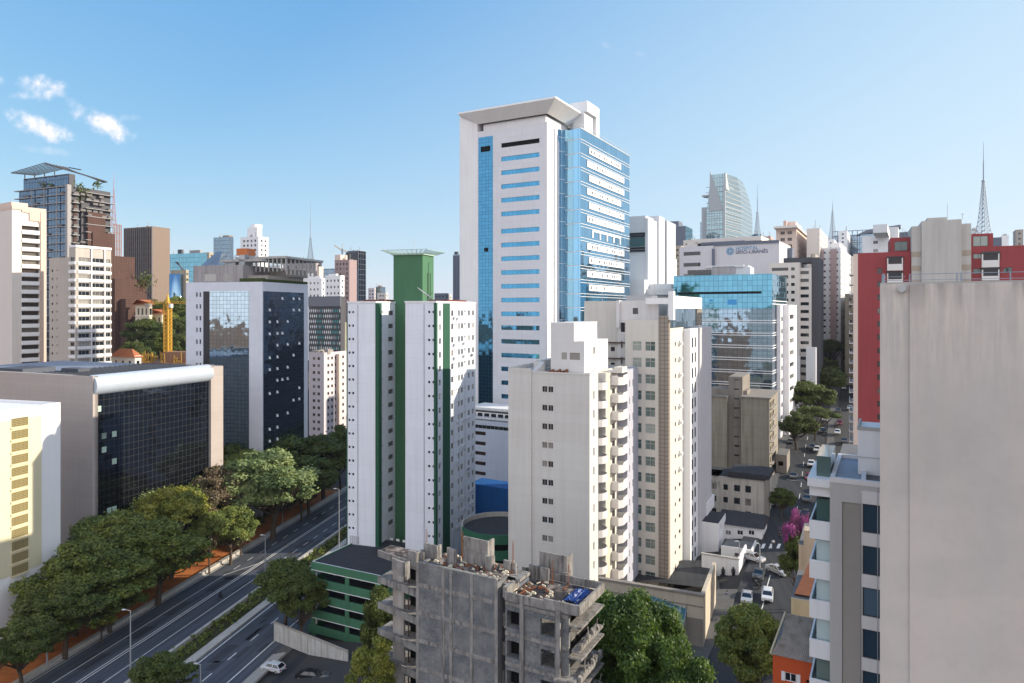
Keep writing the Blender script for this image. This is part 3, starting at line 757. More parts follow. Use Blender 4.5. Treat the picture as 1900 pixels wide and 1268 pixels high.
def ramp():
    # round parking deck with a pale kerb on its far rim and green parapets below
    r = empty('parking_ramp', (-2.6, 135.5, 2)); tag(r, 'round parking deck with pale curved kerb and dark green parapets behind the unfinished block', 'ramp')
    R0 = 7.2; n = 40; top = CZ-43.2-2
    dk = MB(); pw = MB(); gps = [MB() for _ in range(4)]; pr = MB()
    for i in range(n):
        a0, a1 = 2*math.pi*i/n, 2*math.pi*(i+1)/n
        P = lambda rr, a, z: (rr*math.cos(a), rr*math.sin(a), z)
        dk.quad(P(0,a0,top),P(R0,a0,top),P(R0,a1,top),P(0,a1,top))
        am = (a0+a1)/2
        for q in range(4):
            zz = top-q*3.0; T = pw if (q == 0 and math.sin(am) > -.35) else gps[q]
            T.hull8([P(R0,a0,zz-.2),P(R0+.35,a0,zz-.2),P(R0+.35,a1,zz-.2),P(R0,a1,zz-.2)], [P(R0,a0,zz+.9),P(R0+.35,a0,zz+.9),P(R0+.35,a1,zz+.9),P(R0,a1,zz+.9)])
            gp = gps[q]
            gp.hull8([P(R0+.02,a0,zz-.9),P(R0+.37,a0,zz-.9),P(R0+.37,a1,zz-.9),P(R0+.02,a1,zz-.9)], [P(R0+.02,a0,zz-.21),P(R0+.37,a0,zz-.21),P(R0+.37,a1,zz-.21),P(R0+.02,a1,zz-.21)])
            dk.quad(P(0,a0,zz-.3),P(R0,a0,zz-.3),P(R0,a1,zz-.3),P(0,a1,zz-.3))
        if i % 4 == 0: pr.hull8([P(R0-.6,a0,0),P(R0-.1,a0,0),P(R0-.1,a0+.06,0),P(R0-.6,a0+.06,0)], [P(R0-.6,a0,top-.35),P(R0-.1,a0,top-.35),P(R0-.1,a0+.06,top-.35),P(R0-.6,a0+.06,top-.35)])
    dk.build('deck', MC['roof_dark'], r); pw.build('kerb', paint('kerb_white', (0.40,0.38,0.35), 0.8, 0.2, 0.3), r); [g_.build('parapet', flat('deck_green', (0.025,0.11,0.065), 0.7, 0, 0.3, 0.15), r) for g_ in gps]
    for q in range(1): pr.build('columns', MC['plain_white'], r)['kind'] = 'stuff'
ramp()

# ------------------------------------------------------------------ green parking deck
def deck():
    b = Bld('parking_deck', 'green open parking deck of four storeys at the foot of the white and green tower', 'parking garage', 706, 122, 1570, 0)
    xl = b.lx(577); zt = b.lz(1043, xl, 0); D = 17; fh = 2.95
    g = MB(); dk = MB(); sl_ = MB()
    n = 5
    for i in range(n):
        z = zt-i*fh; h = 1.35 if i == 0 else 1.5
        for (x0,x1,y0,y1) in ((xl,0,0,.25),(-.25,0,.25,D),(xl,xl+.25,.25,D)): g.box(x0,x1,y0,y1,z-h,z+(0 if i else 0.0))
        dk.box(xl+.26,-.26,.26,D-.2,z-h+.15,z-h+.4)
        if i < n-1:
            sl_.box(xl+.5,xl+.9,.3,.7,z-fh,z-h); 
            sl_.box(xl+.1,-.1,-.03,-.0,z-h-.12,z-h)
    xm = xl*0.47
    for x in (xl, xm-.45, -.9):
        g.box(x, x+.9, -.02, .22, zt-n*fh+.2, zt-1.0)
    g.box(xl-.8,xl,0,.3,zt-4*fh-1.5,zt-4*fh)
    b.part(g, 'green_parapet', paint('deck_green_paint', (0.055,0.165,0.095), 0.75, 0.25, 0.25), normals=False)
    b.part(dk, 'deck_floor', MC['roof_dark'])
    b.part(sl_, 'white_trim', MC['plain_white'])
    c = MB()
    for i in range(5):
        for y in (5, 11, 16.5): x = xl+1.5+i*(-xl-3)/4; c.box(x-.2,x+.2,y-.2,y+.2,0,zt-1.2)
    c.box(xl+.5,-.5,D-.3,D,0,zt-1.3)
    b.part(c, 'column', MC['concrete'])
    m = MB(); m.box(xl+.3,-.3,-.0+.3,D,zt-.55,zt-.25); b.part(m, 'roof_deck', MC['roof_dark'])
    m = MB(); m.box(xl+.05,xl+.22,.3,D,zt+.01,zt+.06); m.box(xl+.3,-.3,.3,.45,zt-.1,zt+.0); b.part(m, 'parapet_cap', MC['plain_white'])
    m = MB()
    for k in range(9): x = xl+1+k*1.6; m.box(x, x+.8, D-.1, D+.05, zt-.1, zt+.35)
    b.part(m, 'bollard_row', MC['plain_white'])
    return b
DECK = deck()

# ------------------------------------------------------------------ beige tower with balconies
def beige_tower():
    b = Bld('balcony_tower', 'beige apartment tower with curved white balconies, in front of the tall blue tower', 'tower', 1094, 102, 1560, 10)
    paint('beige_paint', (0.60,0.585,0.555), 0.8, 0.10, 0.12, (500,1.45,0.035), 0.86); paint('cream_paint', (0.56,0.51,0.42), 0.8, 0.12, 0.15); paint('lilac_paint', (0.40,0.41,0.48), 0.8, 0.1, 0.15)
    xl = b.lx(945); xs = b.lx(987); fh = 2.87
    zr = b.lz(697); z1 = b.lz(717, b.lx(1016), 0)
    mb = MB()
    hs = rect_rows([(b.lx(1006)-xs, .85, .95), (b.lx(1017)-xs, .85, .95)], z1, 14, fh, .95, ('sash',.14,'alu','window_glass'))
    rs = rect_rows([(1.6,.7,1.3)], z1-.6, 14, fh, 1.3, SWW)
    b.block(mb, xs, 0, 0, 4.0, 0, zr, {'F': hs, 'R': rs}, 0, 1)
    b.block(mb, xl, xs, -.35, 22, 0, zr+.2, None, 0, 1)
    b.block(mb, xs, -1.6, 4.0, 24, 0, zr-.2, None, 0, 1, skip='F')
    mb.box(-1.6,0,7.8,8.0,0,zr-.3)
    b.part(mb, 'walls', [MC['beige_paint'], MC['roof_light']])
    # parapets, sloped bits at the roof edge
    p = MB(); p.box(xs,0.05,-.05,.2,zr,zr+.25); p.box(xl,xs,-.4,-.2,zr+.2,zr+.7); p.hull8([(xs-.2,.2,zr),(xs+.5,.2,zr),(xs+.5,4,zr),(xs-.2,4,zr)],[(xs-.2,.2,zr+.2),(xs+.5,.2,zr+.2),(xs+.5,4,zr+1.5),(xs-.2,4,zr+1.5)])
    p.hull8([(-.2,.2,zr),(.05,.2,zr),(.05,4,zr),(-.2,4,zr)],[(-.2,.2,zr+.2),(.05,.2,zr+.2),(.05,4,zr+1.0),(-.2,4,zr+1.0)]); p.box(xl+2.0,xs-.6,5,12,zr+.2,zr+1.5); p.box(xl,xl+.2,-.2,20,zr+.2,zr+.8)
    b.part(p, 'parapet', MC['beige_paint'], normals=True)
    p = MB()
    for q in range(6): p.box(xs+2+q*.5,xs+2.3+q*.5,1.5+q*.2,2.2+q*.2,zr+.01,zr+.3+.2*(q%2))
    b.part(p, 'roof_debris', MC['rust'])
    # penthouse boxes
    yc = 3.4; p = MB(); hs = [(.0,0,0,0,SW)]
    x1 = b.lx(1084, yc); x0 = b.lx(1022, yc); xu = b.lx(1065, yc); zl = b.lz(634, x1, yc); zu = b.lz(599, xu, yc)
    b.block(p, x0, x1, yc, b.ly(1128, x1), zr-.2, zl, {'F': [(b.lx(1042,yc)-x0, zl-2.9, .9, 1.1, ('plain',.1,'alu','pale_blind')), (b.lx(1057,yc)-x0, zl-2.9, 1.7, 1.1, ('plain',.1,'alu','pale_blind'))], 'R': [(4.2, zl-2.2,1.0,1.1,('plain',.1,'alu','pale_blind'))]}, 0, 0)
    b.block(p, x0, xu, yc+.002, b.ly(1110, xu), zl, zu, None, 0, 0)
    b.part(p, 'penthouse', [paint('penthouse_paint', (0.62,0.61,0.60), 0.8, 0.06, 0.08, (500,2.6,0.03), 0.85)])
    p = MB(); xa = x0-.35
    for q in (0,.8): p.bar((xa-q,yc+1,zr),(xa-q,yc+1,zu+.6),.05)
    for q in range(16): z = zr+.5+q*.5; p.bar((xa,yc+1,z),(xa-.8,yc+1,z),.035)
    b.part(p, 'ladder', MC['steel'])
    # curved balconies
    zb_ = [z1-.55-i*fh for i in range(15)]
    vb = MB(); vb.box(-1.62,-1.45,4.4,7.6,0,zr-.5); b.part(vb, 'balcony_doors', MC['dark_glass'])
    for i, z in enumerate(zb_):
        if z < 2: break
        m = MB(); n = 10; pts = []
        for k in range(n+1):
            a = math.pi*k/n; pts.append((-1.6+2.1*math.sin(a)**.8*1.15, 5.9-1.85*math.cos(a)))
        pts = [(-1.6,4.02)]+pts+[(-1.6,7.78)]
        m.prism(pts, z-.2, z, 0)
        for k in range(1, n+1):
            a, c = pts[k], pts[k+1]
            m.hull8([(a[0],a[1],z),(c[0],c[1],z),(c[0]-.1,c[1],z),(a[0]-.1,a[1],z)], [(a[0],a[1],z+.95),(c[0],c[1],z+.95),(c[0]-.1,c[1],z+.95),(a[0]-.1,a[1],z+.95)])
        o = b.part(m, 'curved_balcony', paint('balcony_white', (0.68,0.66,0.645), 0.6, 0.06, 0.12), normals=True)
    # cream column
    m = MB(); m.box(-1.6,0.0,8.0,10.6,0,zr-.4); b.part(m, 'cream_column', MC['cream_paint'])
    # boxed balconies
    def boxes(y0, y1, x1, i0, tone):
        for i in range(i0, 15):
            z = z1-.3-i*fh
            if z < 3: break
            m = MB()
            m.prism([(-.4,y0),(x1-.6,y0),(x1,y0+.9),(x1,y1),(-.4,y1)], z-.25, z)
            m.prism([(0.0,y0),(x1-.6,y0),(x1-.6,y0+.12),(0.0,y0+.12)], z, z+1.05); m.prism([(x1-.6,y0),(x1,y0+.9),(x1-.14,y0+.9),(x1-.7,y0+.1)], z, z+1.049)
            m.box(x1-.12,x1,y0+.9,y1,z,z+1.05); m.prism([(0.0,y1-.12),(x1-.12,y1-.12),(x1-.12,y1),(0.0,y1)], z, z+1.05)
            bx_ = b.part(m, 'boxed_balcony', MC[tone], normals=True)
            g = MB(); g.box(x1-.05,x1-.02,y0+.95,y1-.1,z+1.05,z+1.35); g.box(.05,x1-.65,y0+.02,y0+.05,z+1.05,z+1.3); b.part(g, 'balcony_rail', MC['white_frame']).parent = bx_
    boxes(10.7, 14.2, 1.8, 0, 'balcony_white'); boxes(21.8, 25.0, 3.0, 0, 'balcony_white')
    m = MB(); b.block(m, -1.6, 0, 10.6, 24, 0, zr-.4, {'R': rect_rows([(.5,1.6,2.0),(9.6,1.8,2.0)], z1+1.6, 14, fh, 2.0, ('sash',.1,'dark_frame','brown_glass'))}, 0, 1, skip='L')
    b.part(m, 'rear_wall', [MC['beige_paint'], MC['roof_light']])
    m = MB(); b.block(m, 0.0, 1.6, 14.5, 21.6, 0, zr-.3, {'R': rect_rows([(1.0,.6,1.2),(3.0,.8,1.3)], z1-.2, 14, fh, 1.2, SWW)}, 0, 0)
    b.part(m, 'bay_wall', [MC['lilac_paint']])
    m = MB()
    m.box(-1.5,1.8,10.8,14.2,zr-.5,zr-.301)
    m.box(0.3,1.7,11.2,14.0,zr-.3,zr+.4); b.part(m, 'roof_planter', MC['beige_paint'])
    b.finish(); return b
beige_tower()

# ------------------------------------------------------------------ cream tower with tiled strip
def cream_tower():
    b = Bld('cream_tower', 'cream apartment tower with a brown tiled vertical strip, right of the curved balcony tower', 'tower', 1240, 118, 1600, 10)
    paint('cream_wall', (0.58,0.55,0.50), 0.8, 0.10, 0.15); paint('pale_wall', (0.62,0.60,0.59), 0.8, 0.1, 0.2)
    flatt = paint('brown_tiles', (0.28,0.245,0.21), 0.7, 0.2, 0.1, (0.75,0.72,0.07), 0.25)
    fh = 2.88; zr = b.lz(560, 0, 0)
    xl = b.lx(1075); xb = b.lx(1168); zt = b.lz(622, b.lx(1200), 0)
    z1 = b.lz(634, b.lx(1200), 0)
    mb = MB()
    g2 = ('cross',.16,'alu','green_glass')
    x0 = b.lx(1160)
    hs = rect_rows([(b.lx(1174)-x0, 1.6, 1.65), (b.lx(1197.5)-x0, 1.75, 1.65)], z1, 15, fh, 1.65, g2)
    yR = b.ly(1268)
    rs = rect_rows([(4.6,.9,.75),(7.6,1.3,.75)], z1-.2, 15, fh, .75, ('sash',.2,'dark_frame','dark_glass'))
    b.block(mb, x0, 0, 0, yR, 0, zr-3.2, {'F': hs, 'R': rs}, 0, 1)
    # upper setback
    hs2 = [(b.lx(1200,1.5)-xl-2, b.lz(583,b.lx(1200,1.5),1.5)-.6,1.0,1.1,PD),(b.lx(1150,1.5)-xl-2, zr-8,1.0,2.2,PD),(b.lx(1165,1.5)-xl-2, zr-8,1.0,2.2,PD),(b.lx(1158,1.5)-xl-2,zr-8,.5,2.2,PD),(b.lx(1181,1.5)-xl-2,zr-6.7,.9,.9,PD)]
    b.block(mb, xl, b.lx(1222,1.5), 2.5, 20, 0, zr+.2, None, 0, 1)
    b.part(mb, 'walls', [MC['cream_wall'], MC['roof_light']])
    m = MB(); xq = b.lx(1160,1.6)
    hh = []
    for px, py, w, h in ((1174,577,1.0,1.1),(1152,604,.7,1.7),(1159,604,.7,1.7),(1166.5,604,.8,1.7),(1183,601,1.0,.9)):
        u = b.lx(px,1.6)-b.lx(1146,1.6); hh.append((u, b.lz(py,b.lx(px,1.6),1.6)-h+.5, w, h, ('sash',.15,'dark_frame','dark_glass')))
    b.block(m, b.lx(1146,1.6), b.lx(1222,1.6), 1.6, 3.0, zr-6.2-6, zr+.25, {'F': hh}, 0, 0)
    m.box(b.lx(1143,.8), b.lx(1149,.8), .9, 2.6, zr-4.6, zr+.3)
    b.part(m, 'upper_storey', [MC['pale_wall']])
    # small air shaft balconies on the left
    m = MB(); xa, xc = b.lx(1127,1.7), b.lx(1167,1.7)
    b.block(m, xa, x0-.01, 1.8, 3.0, 0, zr-6.2-1.0, {'F': rect_rows([(.6,.8,.8),(3.6,.8,.8)], z1-1.2, 14, fh, .8, PD)}, 0, 0)
    b.part(m, 'service_wall', [MC['cream_wall']])
    for i in range(13):
        z = z1-.4-i*fh
        m = MB(); m.box(xa+.2,xa+2.6,1.2,1.8,z-.1,z+.12); m.box(xa+3.0,xa+5.2,1.2,1.8,z-.1,z+.12); m.box(xa+.2,xa+.3,1.15,1.2,z-.5,z+.1); m.box(xa+2.7,xa+2.9,1.3,1.8,z-.9,z+.3)
        b.part(m, 'service_ledge', MC['brown_frame'])
    t = MB(); t.box(b.lx(1222),0.0,-.06,-.003,0,zr-2.4); t.box(.003,.05,0.0,1.2,0,zr-2.6); b.part(t, 'tile_strip', MC['brown_tiles'])
    # corner frame and glazed top
    m = MB(); m.box(-.02,.9,-.0,1.2,zr-3.2,zr+1.8)
    ye = b.ly(1300,.0); 
    m2 = MB(); zt2 = b.lz(555,0,0)
    m.box(0.0,.5,1.2,b.ly(1298),zr-1.2,zt2+.6); m.box(-4,0,0.0,1.0,zr-.4,zt2+.2)
    b.part(m, 'top_frame', MC['plain_white'])
    m = MB(); m.box(-.6,.1,1.3,b.ly(1291),zr-4.6,zr-1.2); b.part(m, 'top_glazing', MC['sky_curtain'])
    m = MB(); m.box(-.5,.3,b.ly(1291),b.ly(1298)+1,zr-4.6,zr-1.2); b.part(m, 'brown_cladding', MC['brown_tiles'])
    m = MB(); ya, yb2 = b.ly(1268), b.ly(1284)
    b.block(m, 0.0, 1.3, yR, yR+6.5, 0, zr-5.0, {'R': rect_rows([(1.2,1.3,1.9),(3.6,1.3,1.9)], z1+.3, 15, fh, 1.9, ('sash',.1,'dark_frame','blue_glass_dark'))}, 0, 0)
    b.part(m, 'bay_wall', [MC['bright_white']])
    m = MB(); b.block(m, -6, b.lx(1299,yR+6.6), yR+6.6, yR+18, 0, zr-4.9, None, 0, 0); xk = b.lx(1299,44); b.block(m, xk-14, xk, yR+18.01, 44, 0, zr-.5, None, 0, 0); b.part(m, 'rear_wing_shade_block', [paint('lilac_shade_grey', (0.50,0.49,0.51), 0.8, 0.1, 0.1)])  # lilac grey paints in the wing's shade; hidden rear block added to cast shadow
    for i in range(9):
        m = MB(); z = z1-1.0-i*fh; m.box(.02,.6,7.5,8.5,z+.1,z+.65); b.part(m, 'air_conditioner', MC['white_frame'])
    # roof clutter
    m = MB(); x_ = b.lx(1188,4)
    for k in range(5): m.bar((x_-8+k*3.1,6+k,zr),(x_-8+k*3.1,6+k,zr+2+k%2*1.6),.08)
    m.box(x_-4,x_+1,8,12,zr,zr+1.3); b.part(m, 'roof_clutter', MC['steel'])
    b.finish(); return b
CT = cream_tower()

# ------------------------------------------------------------------ left side
def office_tower():
    b = Bld('office_tower', 'white framed office tower with dark mirror glass and a helipad roof, beyond the trees', 'office building', 487, 203, 1300, 0)
    W = -b.lx(345); D = b.ly(571); zr = b.lz(523)
    paint('lilac_white', (0.62,0.64,0.71), 0.5, 0.05, 0.06, (1.5,1.5,0.03), 0.88)
    curtain('mirror_navy', (0.15,0.20,0.27), 1.25, 1.2, (0.015,0.02,0.03), 0.08, 0.010, 0.018, 0.04, wsc=0.6); curtain('mirror_blue', (0.40,0.52,0.60), 1.25, 1.2, (0.03,0.05,0.07), 0.07, 0.008, 0.02, 0.04, wsc=0.5)
    mb = MB(); z1 = b.lz(543, b.lx(367), 0); x0 = b.lx(363.5)
    hs = rect_rows([(x0+W, .6, 1.35), (x0+W+1.25, .6, 1.35)], z1, 14, 3.6, 1.35, PD)
    b.block(mb, -W, 0, 0, D, 0, zr, {'F': hs}, 0, 1); b.part(mb, 'walls', [MC['lilac_white'], MC['roof_grey']])
    g = MB(); xa, xb = b.lx(389), b.lx(462); g.box(xa, xb, -.08, .1, 0, b.lz(540, xb)); b.part(g, 'front_glass', MC['mirror_blue'])
    g = MB(); g.box(b.lx(377.5), xa, -.10, .1, 0, b.lz(541, xa)); b.part(g, 'dark_strip', MC['dark_frame'])
    g = MB(); ya, yb = b.ly(488), b.ly(563.5); zt = b.lz(541, 0, 3); g.box(-.1, .08, .35, yb, 0, zt); b.part(g, 'side_glass', MC['mirror_navy'])
    rnd = random.Random(5)
    for i in range(15):
        for u in rnd.sample([0.12,.3,.42,.55,.7,.85], 3 if i < 9 else 2):
            m = MB(); z = zt-1.2-i*3.6-1.2; y = .3+u*(yb-.3)
            m.hull8([(.12,y,z),(.40,y,z),(.40,y+.75,z),(.12,y+.75,z)], [(.09,y,z+.8),(.13,y,z+.8),(.13,y+.75,z+.8),(.09,y+.75,z+.8)])
            b.part(m, 'open_window', MC['white_frame'])
    # rooftop volumes
    m = MB(); za = b.lz(492, -4, 4)
    x1 = b.lx(451, 2); b.block(m, -W+1, x1, 2, D-2, zr, za, {'F': [(b.lx(379,2)+W-1, zr+.5, 4.2, 2.2, ('strip',.1,'alu','pale_blind')), (b.lx(413,2)+W-1, zr+.5, 3.5, 2.2, ('strip',.1,'alu','pale_blind'))]}, 0, 1)
    b.part(m, 'roof_block', [paint('brown_concrete', (0.36,0.34,0.35), 0.85, 0.3, 0.4), MC['roof_grey']])
    m = MB(); zc = b.lz(512, -2, 5); m.box(x1+.02, -1, 4, D-1, zr, b.lz(511, 0, 4)); m.box(-10, 0, 14, D, b.lz(511,0,4), b.lz(500,0,14)); b.part(m, 'upper_block', MC['concrete'])
    m = MB(); zh = b.lz(478, -5, 10)
    m.box(-14, 4, 6, D+3, zh-.7, zh); m.box(-18,-3,4,9,zh-1.6,zh-.9)
    for k in range(12): m.box(-13+k*1.5, -12.7+k*1.5, 6.2, 6.6, b.lz(505,-5,8), zh-.7)
    for k in range(8): m.box(3.2, 3.6, 7+k*2.2, 7.4+k*2.2, b.lz(510,0,8), zh-.7)
    for k in range(6): m.box(-14, 4, 6.4+k*.02, 6.5+k*.02, zh-.7-.6*k, zh-.66-.6*k)
    b.part(m, 'helipad', MC['roof_light'])
    m = MB(); m.bar((-W+2,3,zr+4),(-W+8,8,za+4),.5); m.quad((-W+3,3,za+.1),(-W+9,3,za+.1),(-W+6,9,za+5),(-W+4,9,za+5)); m.box(-W+10,-W+14,5,8,za,za+2); m.box(-W+16,-W+18,4,8,za,za+3.2)
    for k in range(14): m.bar((-W+4+k*1.2,3,za),(-W+5+k*1.2,6,za+2.5+(k*7%3)),.10)
    b.part(m, 'roof_clutter', MC['steel'])
    m = MB(); m.box(x1,0.0,-.0+.3,1.4,zr+.1,zr+1.1); m.box(-1.2,-.2,1.4,D,zr+.1,zr+.9); b.part(m, 'roof_hedge', flat('hedge', (0.05,0.075,0.02), 0.9, 0, 0.2, 0.4))
    m = MB(); m.box(-W+12,-W+16,8,12,za+3.4,za+5.6); b.part(m, 'orange_tank', flat('orange_paint', (0.5,0.14,0.03), 0.6))
    b.finish(); return b
OT = office_tower()

def tube_building():
    b = Bld('concrete_hall', 'wide concrete building with a tube toned shade grey along its roof edge above dark glass', 'building', 172, 150, 1470, 0)
    paint('pink_concrete', (0.40,0.35,0.325), 0.85, 0.12, 0.08, (500,1.2,0.05), 0.88)
    zr = b.lz(699); D = b.ly(415); W = 62
    curtain('black_curtain', (0.05,0.065,0.09), 1.25, 1.55, (0.045,0.045,0.045), 0.06, 0.02, 0.03, 0.06)
    mb = MB(); mb.box(-W, -.0, 0, 1.2, 0, zr); mb.box(-7, 0, 1.2, b.ly(176), 0, zr); mb.box(-W,-1.5,1.2,D-1.5,0,zr-1.3); mb.box(-9,0.45,b.ly(389),b.ly(414,.45),0,zr-.4); mb.box(-1.5,-.4,1.2,D,zr-4.2,zr-3.4)
    b.part(mb, 'walls', MC['pink_concrete'])
    g = MB(); y0, y1 = b.ly(176), b.ly(389); g.box(-1.5, -.35, y0+.01, y1-.01, 0, zr-4.0); b.part(g, 'glass_wall', MC['black_curtain'])
    t = MB(); n = 18; rr = 2.3; prof = []
    for k in range(n+1):
        a = -math.pi*0.62+math.pi*1.12*k/n; prof.append((-1.35+rr*math.cos(a), zr-2.1+rr*math.sin(a)))
    ys = [b.ly(174.5), *[b.ly(174.5)+(b.ly(392)-b.ly(174.5))*k/6 for k in range(1,7)]]
    for i in range(len(ys)-1):
        for k in range(n):
            a, c = prof[k], prof[k+1]; t.quad((a[0],ys[i],a[1]),(a[0],ys[i+1],a[1]),(c[0],ys[i+1],c[1]),(c[0],ys[i],c[1]))
    t.poly([(p[0],ys[-1],p[1]) for p in prof]); t.poly([(p[0],ys[0]+.01,p[1]) for p in reversed(prof)])
    b.part(t, 'roof_tube', paint('tube_shade_grey', (0.40,0.45,0.52), 0.4, 0.1, 0.1), smooth=True)  # blue-grey base colour stands in for the shadow over the white tube
    r = MB(); r.box(-W,-3.2,1.3,D-1.5,zr-1.29,zr-.7)
    b.part(r, 'roof', flat('blue_roof', (0.22,0.26,0.33), 0.55, 0.2, 0.4, 0.25))
    r = MB()
    for k in range(24): y = 2+k*(D-3)/24; r.box(-26,-4.0,y,y+.12,zr-.7,zr-.35)
    for k in range(11): x = -26+k*2.2; r.box(x,x+.1,2,D-1,zr-.35,zr-.28)
    r.box(-3.6,-3.3,1.3,D,zr-.7,zr-.1); r.box(-40,-30,4,12,zr-.7,zr+.3); r.box(-60,-44,2,9,zr-.7,zr-.2); r.box(-22,-16,8,11,zr-.28,zr+.5)
    b.part(r, 'roof_grid', flat('dark_steel', (0.07,0.08,0.10), 0.5, 0.5))
    # opened windows and blinds near the lit end
    rnd = random.Random(3)
    for k in range(8):
        m = MB(); y = y0+.6+1.25*rnd.randint(0,3); z = zr-8-1.55*rnd.randint(0,16); m.box(-.34,-.30,y,y+1.1,z,z+1.3); b.part(m, 'blind', MC['old_cream'] if 'old_cream' in MC else MC['pale_green'])
    b.finish(); return b
tube_building()

def yellow_building():
    d = 135; b = Bld('yellow_building', 'white and yellow building with columns of small grilles at the left edge', 'building', 112, d, 1330, 0)
    # far corner is the reference: the face runs towards the camera (negative y)
    paint('grille_olive', (0.34,0.28,0.13), 0.8); paint('yellow_paint', (0.64,0.59,0.41), 0.7, 0.06, 0.08); zr = b.lz(752); L = 46
    mb = MB(); b.block(mb, -25, 0, -L, 0, 0, zr, None, 0, 1); b.part(mb, 'walls', [MC['bright_white'], MC['roof_grey']])
    y0, y1 = b.ly(76), b.ly(-60); zt = b.lz(771, 0, y0); zbm = b.lz(1047, 0, y0)
    m = MB(); m.box(0.0, .12, y1, y0, zbm, zt); b.part(m, 'yellow_panel', MC['yellow_paint'])
    ya, yb = b.ly(21), b.ly(50); n = 13; z1 = b.lz(775, .12, b.ly(35)); fh = 2.28
    for i in range(14): m = MB(); z = z1-i*fh-1.62; m.box(.12, .35, ya-.25, yb+.25, z-.35, z-.0); b.part(m, 'grille_ledge', paint('pale_yellow', (0.72,0.62,0.40), 0.7))
    for i in range(n):
        z = z1-i*fh-1.55; m = MB(); m.quad((.14,ya,z),(.14,yb,z),(.14,yb,z+1.5),(.14,ya,z+1.5),1)
        for k in range(13): y = ya+(yb-ya)*k/12; m.box(.15,.24,y-.05,y+.05,z,z+1.5)
        for k in range(6): zz = z+1.5*k/5; m.box(.15,.25,ya,yb,zz-.05,zz+.05)
        b.part(m, 'grille', [MC['grille_olive'], MC['brown_frame']])
    m = MB(); m.box(-20,-6,-34,-12,zr-.0,zr+1.0); m.box(-24.9,-.4,-L+.1,-.4,zr+.01,zr+.05)
    for a in ((-25,0,-.4,0),(-.4,0,-L,-.4),(-25,-24.6,-L,-.4)): m.box(a[0],a[1],a[2],a[3],zr,zr+.55)
    b.part(m, 'roof', MC['plain_white'])
yellow_building()

def arch_tower():
    b = Bld('arch_tower', 'cream tower with rows of balconies under an arched parapet, at the left edge', 'tower', 22, 235, 1750, 10)
    paint('peach', (0.60,0.47,0.40), 0.7, 0.08, 0.1); paint('cream_light', (0.66,0.61,0.56), 0.7, 0.06, 0.1)
    zr = b.lz(388); D = b.ly(83); ya, yb = b.ly(40), b.ly(73); fh = 2.98; z1 = b.lz(419, 0, ya)
    mb = MB(); hs = [(ya, z1-1.4-i*fh, yb-ya, 1.5, ('strip',.9,'brown_frame','brown_glass')) for i in range(20)]
    b.block(mb, -30, 0, 0, D, 0, zr, {'R': hs}, 0, 1); b.part(mb, 'walls', [MC['cream_light'], MC['roof_light']])
    m = MB(); m.box(0.0,.5,yb+.2,D+.3,0,zr); m.box(.0,.35,yb-3.2,yb+.2,z1+2,zr); m.box(-29,.3,0.0-.1,D+.3,zr,zr+1.2)
    n = 10; 
    for k in range(n):
        a0, a1 = math.pi/2*k/n, math.pi/2*(k+1)/n; Y0, Y1 = ya+(yb-ya)*math.sin(a0), ya+(yb-ya)*math.sin(a1)
        zA = z1+.6+4.2*math.cos(a0); zB = z1+.6+4.2*math.cos(a1)
        m.hull8([(0,Y0,zA),(.3,Y0,zA),(.3,Y1,zB),(0,Y1,zB)],[(0,Y0,zr),(.3,Y0,zr),(.3,Y1,zr),(0,Y1,zr)])
    b.part(m, 'arched_parapet', MC['peach'])
    for i in range(20):
        m = MB(); z = z1-1.4-i*fh; m.box(0,.25,ya,yb,z-1.3,z+.02); b.part(m, 'balcony_front', MC['bright_white'])
    m = MB(); m.box(-26,-8,3,D-2,zr+1.2,zr+3.6); b.part(m, 'roof_block', MC['peach'])
    b.finish()
arch_tower()
def brick_neighbour():
    b = Bld('apartment_block', 'grey brown apartment block with a white gridded window front, next to the cream arched tower', 'building', 140, 228, 1500, 10)
    paint('taupe', (0.44,0.40,0.36), 0.8, 0.1, 0.2)
    zr = b.lz(459); zl = b.lz(476); fh = 2.85; xl = b.lx(83); x1 = b.lx(128)
    mb = MB(); z1 = b.lz(478, 0, 2)
    b.block(mb, xl, x1, 1.5, 10, 0, zl, {'F': rect_rows([(1.2,.8,.8),(3.8,.5,.6)], zl-4, 17, fh, .9, PD)}, 0, 1)
    D = b.ly(206)
    rs = rect_rows([(1.0,.0+b.ly(167)-1.2,1.4),(b.ly(170),b.ly(192)-b.ly(170),1.4),(b.ly(194),D-b.ly(194)-.3,1.4)], z1, 18, fh, 1.4, ('strip',.25,'alu','window_glass'))
    b.block(mb, x1, 0, 0, D, 0, zr, {'F': rect_rows([(.6,-x1-1.2,1.3)], z1, 18, fh, 1.3, ('strip',.25,'alu','window_glass')), 'R': rs}, 0, 1)
    b.part(mb, 'walls', [MC['taupe'], MC['roof_grey']])
    m = MB()
    for i in range(19): z = z1-1.45-i*fh; m.box(0,.3,.6,D,z-1.0,z-.05); m.box(x1,0.0,-.25,-.0,z-1.0,z-.05)
    for y in (b.ly(168.5), b.ly(193)): m.box(.31,.5,y-.15,y+.15,0,zr)
    m.box(x1-.1,.3,-.1,.2,zr,zr+.8); m.box(0,.3,.2,D,zr,zr+.8)
    b.part(m, 'balcony_band', MC['plain_white'])
    b.finish()
brick_neighbour()

